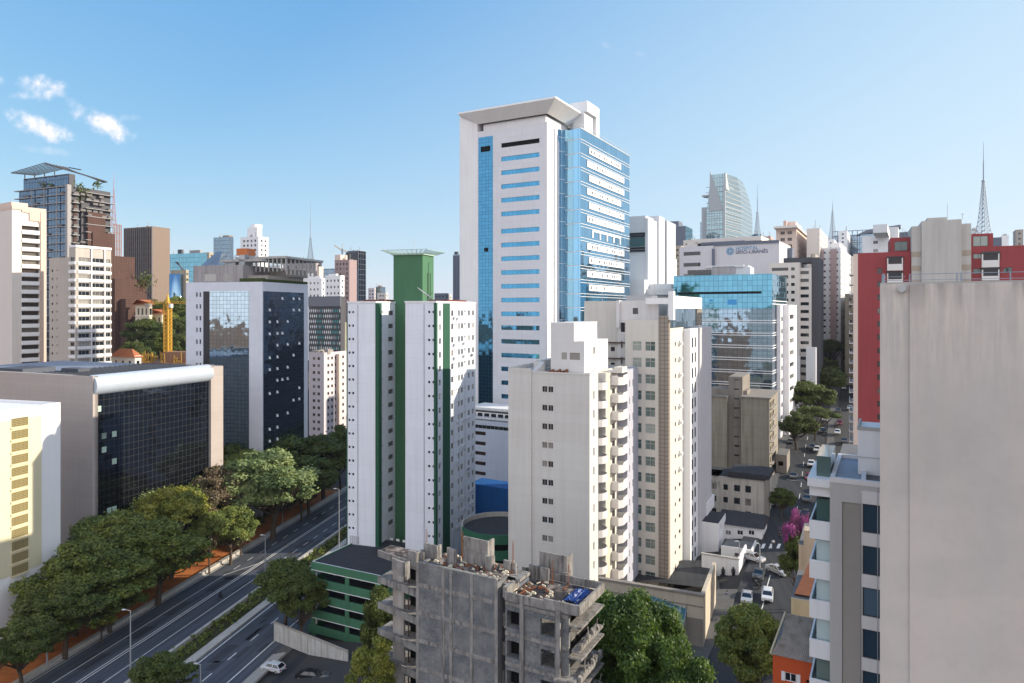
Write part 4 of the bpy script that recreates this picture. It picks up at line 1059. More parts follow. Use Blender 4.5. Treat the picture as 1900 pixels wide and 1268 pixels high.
def dark_stack_tower():
    b = Bld('timber_tower', 'dark stepped tower with glass balconies, timber screens and a tilted roof canopy', 'tower', 128, 330, 1500, 20, maxw=90)
    flat('dark_wall', (0.06,0.06,0.07), 0.7); flat('dark_balcony', (0.13,0.12,0.12), 0.6, 0, .4, .3); paint('timber', (0.13,0.06,0.045), 0.8, 0.4, 0.3, (0.9,0.9,0.3), 0.3); flat('grey_slab', (0.30,0.29,0.29), 0.8)
    curtain('balcony_blue', (0.13,0.19,0.28), 2.2, 3.2, (0.03,0.03,0.04), 0.25, 0.03, 0.02, 0.06)
    fh = 3.9; xl = b.lx(35); zr = b.lz(345); D = b.ly(215)
    zt = b.lz(325, -6, 3)
    mb = MB(); mb.box(xl, 0, 0, b.ly(146), 0, zr); mb.box(xl+2, -1.5, 1, b.ly(143), zr, zt); y1 = b.ly(150); mb.box(xl, 0.3, y1, b.ly(204), 0, b.lz(348,0,y1)); mb.box(xl,-1,b.ly(146),y1,0,zr-6)
    b.part(mb, 'core', MC['dark_wall'])
    g = MB(); g.box(xl+.3,-.3,-.15,0,0,zr-.3); g.box(xl+2.3,-1.8,.85,1,zr+.3,zt-.8); b.part(g, 'front_glazing', MC['balcony_blue'])
    g = MB(); n = int((zr)/fh)
    for i in range(n):
        z = zr-i*fh; g.box(xl-2,0.4,-1.2,0.0,z-.35,z)
        g.box(0,2.0,.6,b.ly(143),z-.35,z) if i > 0 else None
        g.box(0.3,2.4,y1+1,b.ly(204)+1.2,z-2.2,z-1.9)
    g.box(-.6,.9,-1.4,.5,0,zr+.5)
    for x in (0.2,.45,.7): g.box(xl*x,xl*x+.35,-1.2,-.9,0,zr)
    b.part(g, 'floor_slab', MC['grey_slab'])
    t = MB(); t.box(.0,.35,2.0,b.ly(141),6,zr-fh*2); y2 = y1+3
    zz = b.lz(348,0,y1)
    t.box(.35,2.2,y1+2,b.ly(190),6,zz-fh*3); t.box(.35,2.9,y1+4,b.ly(206),6,zz-fh*5.5)
    t.box(1,9,b.ly(170),b.ly(228),6,b.lz(478,0,b.ly(215)))
    t.box(2,13,b.ly(180),b.ly(240),6,b.lz(520,0,b.ly(225)))
    t.box(4,17,b.ly(190),b.ly(250),6,b.lz(556,0,b.ly(235)))
    b.part(t, 'timber_screen', MC['timber'])
    # steel grid scaffold at right
    bl = MB(); rb = random.Random(21)
    for i in range(1, 16):
        z = zr-i*fh
        for k in range(5):
            y = 1.2+k*3.2
            if rb.random() < .7: bl.box(.05,2.0,y,y+rb.uniform(1.6,2.8),z,z+1.1)
        for k in range(8):
            y = y1+2+k*3.6
            if rb.random() < .65 and y < b.ly(202): bl.box(.35,rb.uniform(1.4,2.6),y,y+rb.uniform(1.5,3.0),z-2.0,z-.9)
        for k in range(5):
            if rb.random() < .5: x = xl+rb.random()*(-xl-3); bl.box(x,x+rb.uniform(2,4),-1.1,-.4,z,z+1.0)
    b.part(bl, 'balconies', MC['dark_balcony'])['kind'] = 'stuff'
    s = MB(); ya, yb = b.ly(204), b.ly(219); za = b.lz(418,0,yb)
    for k in range(6):
        y = ya+(yb-ya)*k/5; s.box(2,2.3,y,y+.3,za-70,za)
    for k in range(16): s.box(2,2.3,ya,yb,za-k*4.2-.3,za-k*4.2)
    b.part(s, 'steel_grid', flat('rusty_steel', (0.28,0.12,0.09), 0.7))
    # tilted louvred canopy
    c = MB(); z0, z1_, z2 = b.lz(319,xl,0), b.lz(309,-8,4), b.lz(337, 2, b.ly(190))
    P = [(xl-2,-3,z0),(-7,-3,z1_+1.5)]
    for k in range(9):
        f_ = k/8; c.bar((xl-1+f_*.8,-3+f_*12,z0-1+f_*1),(xl*.35,-3+f_*12,z1_+.8),.3)
    c.bar((xl-1,-3,z0-1),(xl-1,9,z0),.6); c.bar((xl*.35,-3,z1_+.8),(1.5,b.ly(195),z2),.6); c.bar((xl*.35,9,z1_+.8),(0,b.ly(150),z1_-2),.5)
    for k in range(7): f_ = k/6; c.bar((xl*.35,-3+f_*10,z1_+.4),(1.5-2.5*f_,b.ly(195),z2-.2*f_),.28)
    for k in range(9): f_ = k/8; P0 = Vector((xl*.35,-3,z1_+.5)).lerp(Vector((1.5,b.ly(195),z2)),f_); P1 = Vector((xl*.35,7,z1_+.5)).lerp(Vector((-1,b.ly(195),z2)),f_); c.bar(P0,P1,.3)
    for x in (.9,.7,.5,.3): c.bar((xl*x,.5,zt-1),(xl*x,.5,zt+2.2),.35)
    b.part(c, 'roof_canopy', MC['dark_wall'])
    rnd = random.Random(9); p = MB()
    for cx, cy, cz, rr, n in ((-.5,b.ly(149),zr-3,3.6,260),(-2,b.ly(155),zr-4,2.5,120),(0.5,b.ly(180),b.lz(345,0,b.ly(180)),1.8,80),(-20,1,zr+1.0,1.6,60),(-14,1,zr+1.0,1.3,50),(14,b.ly(236),b.lz(527,14,b.ly(236)),4.0,220)):
        for _ in range(n):
            q = Vector((rnd.gauss(0,.5),rnd.gauss(0,.5),rnd.gauss(0.3,.6)))*rr+Vector((cx,cy,cz)); a = Vector((rnd.uniform(-1,1),rnd.uniform(-1,1),rnd.uniform(-1,1)))*.55; d = Vector((rnd.uniform(-1,1),rnd.uniform(-1,1),rnd.uniform(-1,1)))*.55
            p.quad(q-a,q-d,q+a,q+d)
    b.part(p, 'roof_plants', leafmat('roof_leaves', (0.10,0.13,0.03), (0.05,0.09,0.02), (0.14,0.14,0.04)))['kind'] = 'stuff'
dark_stack_tower()

def tower(name, label, pl, pc, pr, yt, yb, d, vp=1600, fh=3.0, wall='plain_white', win=(1.4,1.3,1.6), style=SW, roof='roof_grey', extras=(), cat='building', maxrows=18, group=None, fwin=True, rwin=True, boxes=()):
    """generic background block: columns pl | pc | pr are the left end, near corner and right end in the photo"""
    b = Bld(name, label, cat, pc, d, vp, None, group, maxw=70)
    zr = b.lz(yt); xl = b.lx(pl) if pl < pc else -8; D = min(60, b.ly(pr)) if pr > pc else 14
    if D <= 0: D = 14
    n = min(maxrows, max(1, int((yb-yt)/(fh*F/d)+.5)))
    w, h, gap = win; z1 = zr-1.2
    cf = [(u, ww) for u, ww in spread(-xl, w, gap)] if fwin and pl < pc else []
    cr = [(u, ww) for u, ww in spread(D, w, gap)] if rwin and pr > pc else []
    mb = MB(); b.block(mb, xl, 0, 0, D, min(0,zr-5), zr, {'F': rect_rows(cf, z1, n, fh, h, style) if cf else [], 'R': rect_rows(cr, z1, n, fh, h, style) if cr else []}, 0, 1)
    b.part(mb, 'walls', [MC[wall], MC[roof]])
    m = MB(); m.box(xl-.05,.05,-.05,.2,zr,zr+.7); m.box(-.2,.05,.2,D,zr,zr+.7); m.box(xl-.05,xl+.2,.2,D,zr,zr+.7); b.part(m, 'parapet', MC[wall])
    for (x0,x1,y0,y1,h_,mt,nm) in boxes:
        q = MB(); q.box(xl*x0, xl*x1, D*y0, D*y1, zr, zr+h_); b.part(q, nm, MC[mt])
    rc = random.Random(len(label)*7+int(pc))
    if -xl > 5 and D > 5:
        q = MB(); k = rc.randint(2,4)
        for _ in range(k): x = xl*rc.uniform(.15,.8); y = D*rc.uniform(.1,.6); w_ = rc.uniform(.8,2.0); q.box(x,x+w_,y,y+w_,zr,zr+rc.uniform(.8,2.2))
        for _ in range(3): x = xl*rc.uniform(.1,.9); y = D*rc.uniform(.05,.5); q.bar((x,y,zr),(x,y,zr+rc.uniform(2,5)),.14*d/300)
        b.part(q, 'roof_plant', MC['concrete'])
    for fn in extras: fn(b, xl, D, zr)
    b.finish(); b.dim = (xl, D, zr); return b

paint('brown_stone', (0.22,0.165,0.13), 0.75, 0.1, 0.1); paint('ribbed_brown', (0.15,0.12,0.11), 0.6, 0.1, 0.1, (1.4,500,0.5), 0.45)
def ribs(b, xl, D, zr):
    m = MB(); n = 13
    for k in range(n+1): x = xl+(-xl)*k/n; m.box(x-.35,x+.35,-.9,-.0,0,zr+.6)
    b.part(m, 'rib', flat('rib_brown', (0.13,0.11,0.11), 0.6)); 
tower('brown_tower', 'dark brown ribbed office slab with a plain sunlit side wall', 232, 283, 315, 422, 560, 470, 1500, 4.0, 'brown_stone', style=('plain',.3,'dark_frame','dark_glass'), win=(2.4,2.6,.9), rwin=False, extras=(ribs,), cat='office building')
curtain('teal_curtain', (0.18,0.42,0.55), 2.0, 3.6, (0.03,0.08,0.10), 0.2, 0.015, 0.01, 0.06); curtain('grey_curtain', (0.22,0.30,0.38), 2.0, 3.6, (0.03,0.04,0.05), 0.25, 0.015, 0.01, 0.06)
curtain('navy_curtain', (0.07,0.10,0.16), 2.4, 3.6, (0.10,0.10,0.11), 0.25, 0.02, 0.01, 0.08)
tower('glass_block', 'wide teal glass office block behind the brown ribbed slab', 300, 372, 384, 471, 560, 520, 1500, 4.0, 'teal_curtain', fwin=False, rwin=False, boxes=((.6,.5,.1,.4,4,'dark_wall','roof_box'),(.3,.05,.2,.6,3,'grey_slab','roof_box')), cat='office building')
def cyl_extra(b, xl, D, zr):
    m = MB(); m.tube([(xl*.5,-1,0),(xl*.5,-1,zr-2)], 4.2, 20); b.part(m, 'cylinder', MC['sky_curtain'], smooth=True)
    m = MB()
    for k in range(3): m.bar((xl*.3,1+k,zr),(xl*.7-k,2,zr+6),.4)
    b.part(m, 'roof_frame', MC['dark_wall'])
paint('sand', (0.42,0.36,0.27), 0.85, 0.2, 0.2)
tower('narrow_block', 'narrow block with a pale blue glass cylinder, between brown slab and white office tower', 316, 345, 350, 503, 575, 420, 1500, 3.4, 'sand', extras=(cyl_extra,), win=(1.6,1.5,1.8))
def arches(b, xl, D, zr):
    m = MB(); m.hull8([(xl-1,-1,zr+.7),(1,-1,zr+.7),(1,D+1,zr+.7),(xl-1,D+1,zr+.7)], [(xl+4,4,zr+3),(-4,4,zr+3),(-4,D-4,zr+3),(xl+4,D-4,zr+3)]); b.part(m, 'roof', MC['terracotta'])
    m = MB()
    for k in range(1,3): m.box(xl-.2,.2,-.3,0,zr-k*5.2,zr-k*5.2+.5); m.box(0,.3,0,D,zr-k*5.2,zr-k*5.2+.5)
    b.part(m, 'cornice', MC['cream_light'])
flat('terracotta', (0.42,0.15,0.07), 0.9, 0, 0.2, 0.4)
paint('old_cream', (0.62,0.55,0.42), 0.85, 0.2, 0.2)
tower('old_hospital_building', 'old cream building with rows of tall arched windows on the wooded slope', 251, 277, 282, 568, 615, 335, 1500, 5.2, 'old_cream', win=(1.3,3.2,1.5), style=PD, extras=(arches,), maxrows=3)
tower('small_villa', 'low villa with a red tiled roof behind the yellow crane', 281, 300, 304, 585, 600, 340, 1500, 4.0, 'old_cream', win=(1.2,2.0,2.2), style=PD, extras=(arches,), maxrows=1)
def gable(b, xl, D, zr):
    m = MB(); m.hull8([(xl-.6,-.6,zr+.1),(.6,-.6,zr+.1),(.6,D+.6,zr+.1),(xl-.6,D+.6,zr+.1)], [(xl+3,D*.45,zr+3),(-3,D*.45,zr+3),(-3,D*.55,zr+3),(xl+3,D*.55,zr+3)]); b.part(m, 'roof', MC['terracotta'])
tower('tiled_house', 'low house with an orange tiled hip roof, left of the building site', 206, 250, 262, 664, 678, 246, 1500, 3.0, 'cream_light', win=(1.2,1.2,2.4), style=PD, extras=(gable,), maxrows=1)

tower('twin_dark_tower', 'small dark glass tower with two shafts on the skyline', 396, 424, 433, 441, 470, 620, 1500, 3.8, 'grey_curtain', fwin=False, rwin=False, cat='tower', boxes=((.4,.0,.0,.9,2,'brown_stone','roof_box'),))
def steps(b, xl, D, zr):
    m = MB(); m.box(xl*.75,xl*.2,2,D*.7,zr,zr+7); m.tube([(xl*.5,6,zr+7),(xl*.5,6,zr+9)],3.5,12); b.part(m, 'upper_storey', MC['bright_white'])
tower('stepped_white_tower', 'white stepped tower rising behind the helipad roof', 446, 480, 498, 441, 480, 430, 1500, 2.9, 'bright_white', win=(1.6,1.4,1.5), style=('plain',.5,'brown_frame','brown_glass'), extras=(steps,), cat='tower')
tower('brown_block', 'brown office block with square windows left of the thin antenna tower', 525, 586, 597, 488, 520, 420, 1500, 4.6, 'brown_concrete', win=(1.9,2.1,4.0), style=PD, boxes=((1,.0,.0,.9,1.6,'dark_wall','roof_box'),))
paint('pink_wall', (0.50,0.37,0.32), 0.8, 0.08, 0.1); paint('peach_light', (0.66,0.53,0.46), 0.8, 0.05, 0.08); paint('mauve', (0.34,0.25,0.25), 0.8, 0.08, 0.1)
tower('orange_brown_tower', 'narrow peach tower just right of the brown office block', 588, 592, 600, 497, 525, 400, 1500, 3.2, 'peach_light', fwin=False, rwin=False)
tower('blue_grey_block', 'low blue grey block between brown block and pink tower', 600, 619, 624, 500, 520, 560, 1500, 3.6, 'grey_curtain', fwin=False, rwin=False)
tower('pink_tower', 'mauve and pale pink tower with a small crane on top', 621, 648, 662, 484, 562, 420, 1600, 3.0, 'mauve', win=(1.3,1.4,1.3), style=('plain',.2,'brown_frame','brown_glass'), boxes=((1,.6,.0,.9,4,'peach_light','roof_box'),), cat='tower', rwin=False)
tower('dark_glass_tower', 'dark office tower with a black crown right of the pink tower', 642, 665, 679, 468, 562, 470, 1600, 3.5, 'navy_curtain', fwin=False, rwin=False, cat='tower', boxes=((1,0,0,1,1.0,'dark_wall','roof_box'),(1.,.0,-.03,.0,-12,'dark_wall','crown'),))
tower('white_twin_block', 'white apartment block with rows of small square windows, left of its lower twin', 556, 597, 603, 519, 556, 330, 1600, 3.0, 'bright_white', win=(.9,1.0,1.4), style=PD, boxes=((.9,.4,.1,.6,3.2,'bright_white','roof_box'),(.4,.1,.2,.7,1.8,'bright_white','roof_box')))
tower('white_slab_block', 'white apartment block with dark windows directly above the patterned facade', 603, 632, 639, 514, 556, 322, 1600, 3.0, 'bright_white', win=(.9,1.1,1.3), style=PD, boxes=((.8,.3,.1,.6,1.6,'bright_white','roof_box'),))
def hexes(b, xl, D, zr):
    rnd = random.Random(4)
    for cnum, (mt, nm) in enumerate(((MC['bright_white'], 'white_tile_screen'), (flat('tile_teal', (0.10,0.35,0.36), 0.5), 'teal_tile_screen'))):
        m = MB()
        for r in range(9):
            for k in range(24):
                x = xl+.8+k*1.05+(r%2)*.5; z = zr-5.5-r*2.3
                if x > -.3: continue
                if (k//4) % 2 == cnum or (cnum == 0 and rnd.random() < .35):
                    m.poly([(x-.32,-.25,z),(x,-.25,z-.95),(x+.32,-.25,z),(x,-.25,z+.95)]); m.poly([(x-.32,-.22,z),(x,-.22,z+.95),(x+.32,-.22,z),(x,-.22,z-.95)])
        b.part(m, nm, mt)
    m = MB(); m.box(xl-.1,.1,-.3,0,zr-3.6,zr+.5); b.part(m, 'grey_fascia', flat('grey_band', (0.16,0.17,0.20), 0.6))
tower('patterned_block', 'dark block with a diamond pattern of white and teal tiles', 573, 632, 640, 553, 605, 290, 1600, 3.0, 'dark_wall', fwin=False, rwin=False, extras=(hexes,))
paint('olive', (0.36,0.34,0.26), 0.85, 0.25, 0.35)
tower('olive_block', 'grimy olive block below the patterned facade', 577, 614, 620, 616, 650, 300, 1600, 3.2, 'olive', win=(.8,.8,3.2), style=PD, rwin=False, boxes=((.7,.2,.1,.5,1.2,'olive','roof_box'),))
tower('olive_tall_block', 'plain olive wall beside the green striped tower', 613, 640, 645, 601, 655, 296, 1600, 3.2, 'olive', win=(.6,.7,1.9), style=PD, rwin=False)
paint('pink_white', (0.62,0.56,0.58), 0.8, 0.06, 0.1)
def pinkex(b, xl, D, zr):
    m = MB(); m.box(0.02,1.6,b.ly(623),b.ly(626),0,zr-.2); b.part(m, 'pilaster', MC['peach_light'])
tower('pink_apartment_block', 'pinkish white apartment block of small square windows between office tower and green striped tower', 573, 601, 644, 658, 812, 275, 1500, 2.85, 'pink_white', win=(1.2,1.15,1.2), style=('cross',.15,'brown_frame','brown_glass'), extras=(pinkex,), maxrows=16, boxes=((.9,.4,.05,.3,1.5,'concrete','roof_box'),))
tower('distant_pink_block', 'tiny pale pink block on the skyline left of the green shaft', 683, 695, 700, 536, 560, 640, 1600, 3.2, 'pink_white', win=(1.6,1.6,1.6), style=PD, maxrows=3)
tower('distant_blue_block', 'tiny blue glass block on the skyline beside the pale pink one', 697, 708, 715, 534, 560, 620, 1600, 3.2, 'grey_curtain', fwin=False, rwin=False, boxes=((.7,.3,.1,.6,2.0,'mauve','roof_box'),))
def darkbands(b, xl, D, zr):
    m = MB()
    for k in range(5): x = xl*(.1+.2*k); m.box(x-.5,x+.5,-.8,0,0,zr)
    b.part(m, 'pier', flat('slate', (0.12,0.14,0.19), 0.7))
tower('distant_dark_tower', 'thin dark slate tower just left of the tallest white tower', 841, 855, 860, 474, 560, 520, 1600, 3.0, 'grey_curtain', fwin=False, rwin=False, extras=(darkbands,), cat='tower', boxes=((.9,.5,.1,.6,3.,'dark_wall','roof_box'),))

# ------------------------------------------------------------------ right of the tall tower
def shaft_tower():
    b = Bld('ribbed_white_tower', 'windowless white tower of stepped vertical slabs right of the tallest blue tower', 'tower', 1203, 250, 1600, 10)
    m = MB(); x0 = b.lx(1168); zr = b.lz(400)
    m.box(x0,-1,0,12,0,zr); m.box(-1,0,-.4,13,0,zr-1); y1 = b.ly(1222); m.box(-3,0.8,12,y1+6,0,b.lz(402,0,14)); m.box(0.3,1.2,y1+8,y1+22,0,b.lz(414,0,30))
    b.part(m, 'walls', paint('tower_white', (0.62,0.64,0.66), 0.7, 0.05, 0.08, (500,6,.08), .9))
    m = MB(); m.box(0.1,.5,y1+6,y1+8,4,b.lz(414,0,30)); b.part(m, 'recess', MC['slate'])
    for z in (b.lz(433),b.lz(437.5),b.lz(460),b.lz(465)): m = MB(); m.box(x0-.2,-1.2,-.5,0,z-.35,z+.35); b.part(m, 'dark_band', MC['dark_frame'])
    m = MB(); m.box(x0,-1.3,-.2,-.0,b.lz(457),b.lz(440)); b.part(m, 'green_window', MC['green_glass'])
    m = MB(); m.box(-8,2,-12,-3,0,b.lz(520,0,-8)); m.box(-20,10,-6,-.5,0,b.lz(528,0,-5)); m.box(0,14,-9,-6,b.lz(548,0,-5),b.lz(537,0,-5)); b.part(m, 'base_wing', MC['tower_white'])
shaft_tower()
tower('charcoal_block', 'charcoal and teal office block behind the windowless white tower', 1237, 1272, 1285, 421, 520, 520, 1600, 4.0, 'teal_curtain', fwin=False, rwin=False, boxes=((1.0,0,-.02,1,.5,'slate','crown'),(.9,.4,.1,.6,5,'slate','roof_box')), extras=(lambda b,xl,D,zr: (lambda m: (m.box(xl-.2,.2,-.3,0,zr-16,zr), b.part(m,'grey_panel',MC['slate'])))(MB()),), cat='office building')
tower('small_cream_block', 'little cream block under the charcoal office block', 1238, 1250, 1253, 466, 490, 300, 1600, 3.2, 'cream_light', win=(1.0,1.0,1.4), style=PD, maxrows=2)
tower('pale_grey_block', 'small pale grey block beside the blue glass roof corner', 1238, 1252, 1256, 484, 515, 285, 1600, 3.2, 'tower_white', win=(1.0,1.2,1.4), style=PD, maxrows=3)
def crown_tower():
    b = Bld('faceted_glass_tower', 'curved pale glass tower with two pointed crown fins on the skyline', 'skyscraper', 1345, 560, 1750, 30)
    x0 = b.lx(1311); ztop = b.lz(372); D = b.ly(1391)
    xr = 0; 
    mb = MB(); n = 14; zs = [0]+[b.lz(445)+(b.lz(322)-b.lz(445))*k/n for k in range(n+1)]
    # body narrowing toward the top on the right side, on curved profile
    def half(z):
        t = max(0, (z-b.lz(390))/(b.lz(322)-b.lz(390))); return t
    for k in range(len(zs)-1):
        za, zb = zs[k], zs[k+1]; ta, tb = half(za), half(zb)
        def ring(z, t): 
            Dt = D*(1-.42*t*t); return [(x0*(1-.25*t),0,z),(0,0,z),(4,Dt*.45,z),(2.5,Dt,z),(x0*(1-.2*t),Dt,z)]
        A, B = ring(za, ta), ring(zb, tb)
        for i in range(5): j = (i+1)%5; mb.quad(A[i],A[j],B[j],B[i])
    b.part(mb, 'glass_body', curtain('pale_curtain', (0.24,0.36,0.40), 2.2, 3.9, (0.30,0.33,0.34), 0.5, 0.05, 0.02, 0.08))
    m = MB(); zc = b.lz(390)
    m.hull8([(x0*.85,-.6,zc),(-1,-.6,zc),(-1,.6,zc),(x0*.85,.6,zc)], [(x0*.80,-.6,b.lz(318)),(x0*.76,-.6,b.lz(318)),(x0*.76,.6,b.lz(318)),(x0*.80,.6,b.lz(318))])
    m.hull8([(-.6,-.4,b.lz(352)),(1.2,-.4,b.lz(352)),(1.2,D*.3,b.lz(352)),(-.6,D*.3,b.lz(352))], [(-.6,-.3,b.lz(321)),(.6,-.3,b.lz(321)),(.6,D*.12,b.lz(321)),(-.6,D*.12,b.lz(321))])
    b.part(m, 'crown_fin', flat('fin_grey', (0.36,0.39,0.41), 0.5), normals=True)
    m = MB(); z = zs[1]
    while z < b.lz(345): m.box(x0-.3,.3,-.4,-.05,z,z+.45); m.hull8([(0,0,z),(.5,0,z),(4.5,D*.45,z),(4,D*.45,z)],[(0,0,z+.45),(.5,0,z+.45),(4.5,D*.45,z+.45),(4,D*.45,z+.45)]); z += 4.4
    m.box(x0-3.5,x0+2,-1,6,b.lz(362),b.lz(359)); m.box(x0-5,x0-.1,3,14,0,b.lz(381)); b.part(m, 'floor_band', MC['fin_grey'])
    m = MB(); m.box(-1,.6,-1.2,-.1,0,b.lz(340)); b.part(m, 'edge_mullion', MC['fin_grey'])
crown_tower()
tower('slate_block', 'thin slate block at the foot of the faceted glass tower', 1299, 1310, 1314, 413, 440, 640, 1600, 4.0, 'grey_curtain', fwin=False, rwin=False)

def sign_building():
    b = Bld('hospital_building', 'white hospital building with a blue emblem and name on its blank top wall', 'building', 1446, 300, 1750, 20)
    x0 = b.lx(1325); zr = b.lz(448); zl = b.lz(498)
    paint('sign_wall', (0.62,0.60,0.62), 0.8, 0.05, 0.1)
    m = MB(); b.block(m, x0, 0, 0, 26, 0, zr, None, 0, 1); b.part(m, 'walls', [MC['sign_wall'], MC['roof_grey']])
    m = MB(); xa = b.lx(1262); hs = []
    for i in range(3): hs.append((2, b.lz(464,x0)-2.2-i*5.2, x0-xa-8, 1.7, ('strip',.3,'dark_frame','dark_glass')))
    b.block(m, xa, x0-.01, -1, 20, 0, b.lz(456,x0), {'F': hs}, 0, 1); b.part(m, 'left_wing', [MC['sign_wall'], MC['roof_light']])
    m = MB(); m.box(x0-6,x0+14,-.5,16,zr,b.lz(443)); m.box(x0,0,-.6,.0,zr-.6,zr+.6); m.box(x0-.6,x0+.6,-1.4,-1.01,0,zr-2); b.part(m, 'dark_trim', MC['slate'])
    m = MB(); m.box(x0-10,x0+20,4,20,b.lz(443)+.1,b.lz(434)); m.box(x0-14,x0-9,4,20,zr,b.lz(440)); b.part(m, 'roof_block', MC['cream_light'])
    # lettering
    flat('sign_blue', (0.09,0.27,0.48), 0.5); flat('sign_navy', (0.03,0.06,0.16), 0.5)
    def text(body, px, py, size, mt):
        cu = bpy.data.curves.new('text', 'FONT'); cu.body = body; cu.size = size; cu.extrude = 0.05
        o = bpy.data.objects.new('lettering', cu); COL.objects.link(o)
        dg = bpy.context.evaluated_depsgraph_get(); me = bpy.data.meshes.new_from_object(o.evaluated_get(dg)); bpy.data.objects.remove(o)
        me.materials.clear(); me.materials.append(mt); me.name = 'lettering'
        t = bpy.data.objects.new('lettering', me); COL.objects.link(t); t.parent = b.root; t.rotation_euler = (R(90),0,0)
        x = b.lx(px); t.location = (x, -.12, b.lz(py, x)); return t
    text('HOSPITAL', 1365, 464.5, 2.2, MC['sign_blue']); text('S\u00cdRIO-LIBAN\u00caS', 1365, 471.5, 2.2, MC['sign_navy'])
    m = MB(); cx, cz = b.lx(1355), b.lz(466.5, b.lx(1355)); n = 12
    for k in range(n):
        a = 2*math.pi*k/n; ca, sa = math.cos(a), math.sin(a); pw = 0.55
        for r0, r1, w_ in ((.5,1.05,.24),(1.15,1.75,.36)):
            m.poly([(cx+r0*ca-w_*.4*-sa, -.14, cz+r0*sa-w_*.4*ca),(cx+r0*ca+w_*.4*-sa, -.14, cz+r0*sa+w_*.4*ca),(cx+r1*ca+w_*-sa, -.14, cz+r1*sa+w_*ca),(cx+r1*ca-w_*-sa, -.14, cz+r1*sa-w_*ca)])
    b.part(m, 'emblem', MC['sign_blue'])
    # low plant boxes in front of the sign wall
    b.finish()
sign_building()
def blue_block():
    b = Bld('blue_glass_block', 'blue mirror glass block with white banded lower floors below the hospital sign', 'office building', 1433, 212, 1680, 10)
    x0 = b.lx(1250); zr = b.lz(508); D = 30
    curtain('aqua_curtain', (0.12,0.32,0.44), 1.5, 1.75, (0.03,0.14,0.20), 0.09, 0.016, 0.018, 0.04); curtain('dark_aqua', (0.28,0.40,0.50), 1.5, 1.3, (0.03,0.05,0.08), 0.08, 0.012, 0.03, 0.05, wsc=0.6)
    curtain('patch_mirror', (0.42,0.52,0.58), 1.5, 1.3, (0.05,0.07,0.1), 0.07, 0.07, 0.12, 0.05)
    zc = b.lz(573)
    m = MB(); m.box(x0, 0, 0, D, zc, zr); b.part(m, 'upper_glass', MC['aqua_curtain'])
    m = MB(); m.box(x0, 0, .02, D, 0, zc-.01); b.part(m, 'lower_glass', MC['dark_aqua'])
    m = MB(); xa = b.lx(1257); xb = b.lx(1413); m.box(xa, xb, -.1, 0, b.lz(543,xb)-.35, b.lz(543,xb)+.35); b.part(m, 'dark_slot', MC['black_void'])
    m = MB(); m.box(b.lx(1350), b.lx(1367), -.08, 0, b.lz(565,b.lx(1360))-.1, b.lz(556,b.lx(1360))); m.box(b.lx(1317), b.lx(1323), -.08, 0, b.lz(560,b.lx(1320)), b.lz(556,b.lx(1320))); b.part(m, 'blue_pane', flat('bright_blue', (0.02,0.22,0.5), 0.1, 0.3))
    m = MB(); z = zc-3.6
    while z > 4:
        for dz in (0,-.75): m.box(x0+8,.16,-.16,.02,z+dz-.2,z+dz); m.box(-.0,.16,.02,D-14,z+dz-.2,z+dz)
        z -= 3.95
    for pz in (zr-8.3, zr-9.3): m.box(0,.16,0,D,pz-.25,pz)
    b.part(m, 'floor_band', MC['bright_white'])
    m = MB(); hs = rect_rows([(2.5,9.5,1.5)], b.lz(584,3,13), 11, 3.95, 1.5, ('strip',.3,'alu','window_glass'))
    zt = b.lz(566, 3.5, 12)
    b.block(m, -1, 3.2, 12, 30, 0, zt, {'R': rect_rows([(1.5,9.5,1.5)], b.lz(584,3,13), 11, 3.95, 1.5, ('strip',.3,'alu','window_glass')), 'F': []}, 0, 1)
    b.part(m, 'white_wing', [MC['bright_white'], MC['roof_grey']])
    m = MB(); b.block(m, 0.17, 1.4, 7, 12, 0, zt-.02, {'R': rect_rows([(1.2,2.6,1.4)], b.lz(588,3,13), 11, 3.95, 1.4, ST)}, 0, 1); b.part(m, 'white_pier', [MC['bright_white'], MC['roof_grey']])
    m = MB(); m.box(x0+6,x0+24,3,9,zr,b.lz(497,x0+15,3)); m.box(x0+10,x0+22,2.5,4,b.lz(497,x0+15,3),b.lz(493,x0+15,3)); m.box(b.lx(1376,3),b.lx(1388,3),3.2,9,zr,b.lz(492,-5,3)); b.part(m, 'roof_block', MC['tower_white'])
    m = MB(); m.box(b.lx(1322,2.6),b.lx(1364,2.6),2.5,3.0,zr,b.lz(494,-10,3)); b.part(m, 'roof_tank', MC['brown_concrete'])
    m = MB(); m.box(b.lx(1276,1.8),b.lx(1318,1.8),1.8,3.1,zr+.3,zr+1.9); b.part(m, 'roof_windows', MC['dark_glass'])
    b.finish()
blue_block()
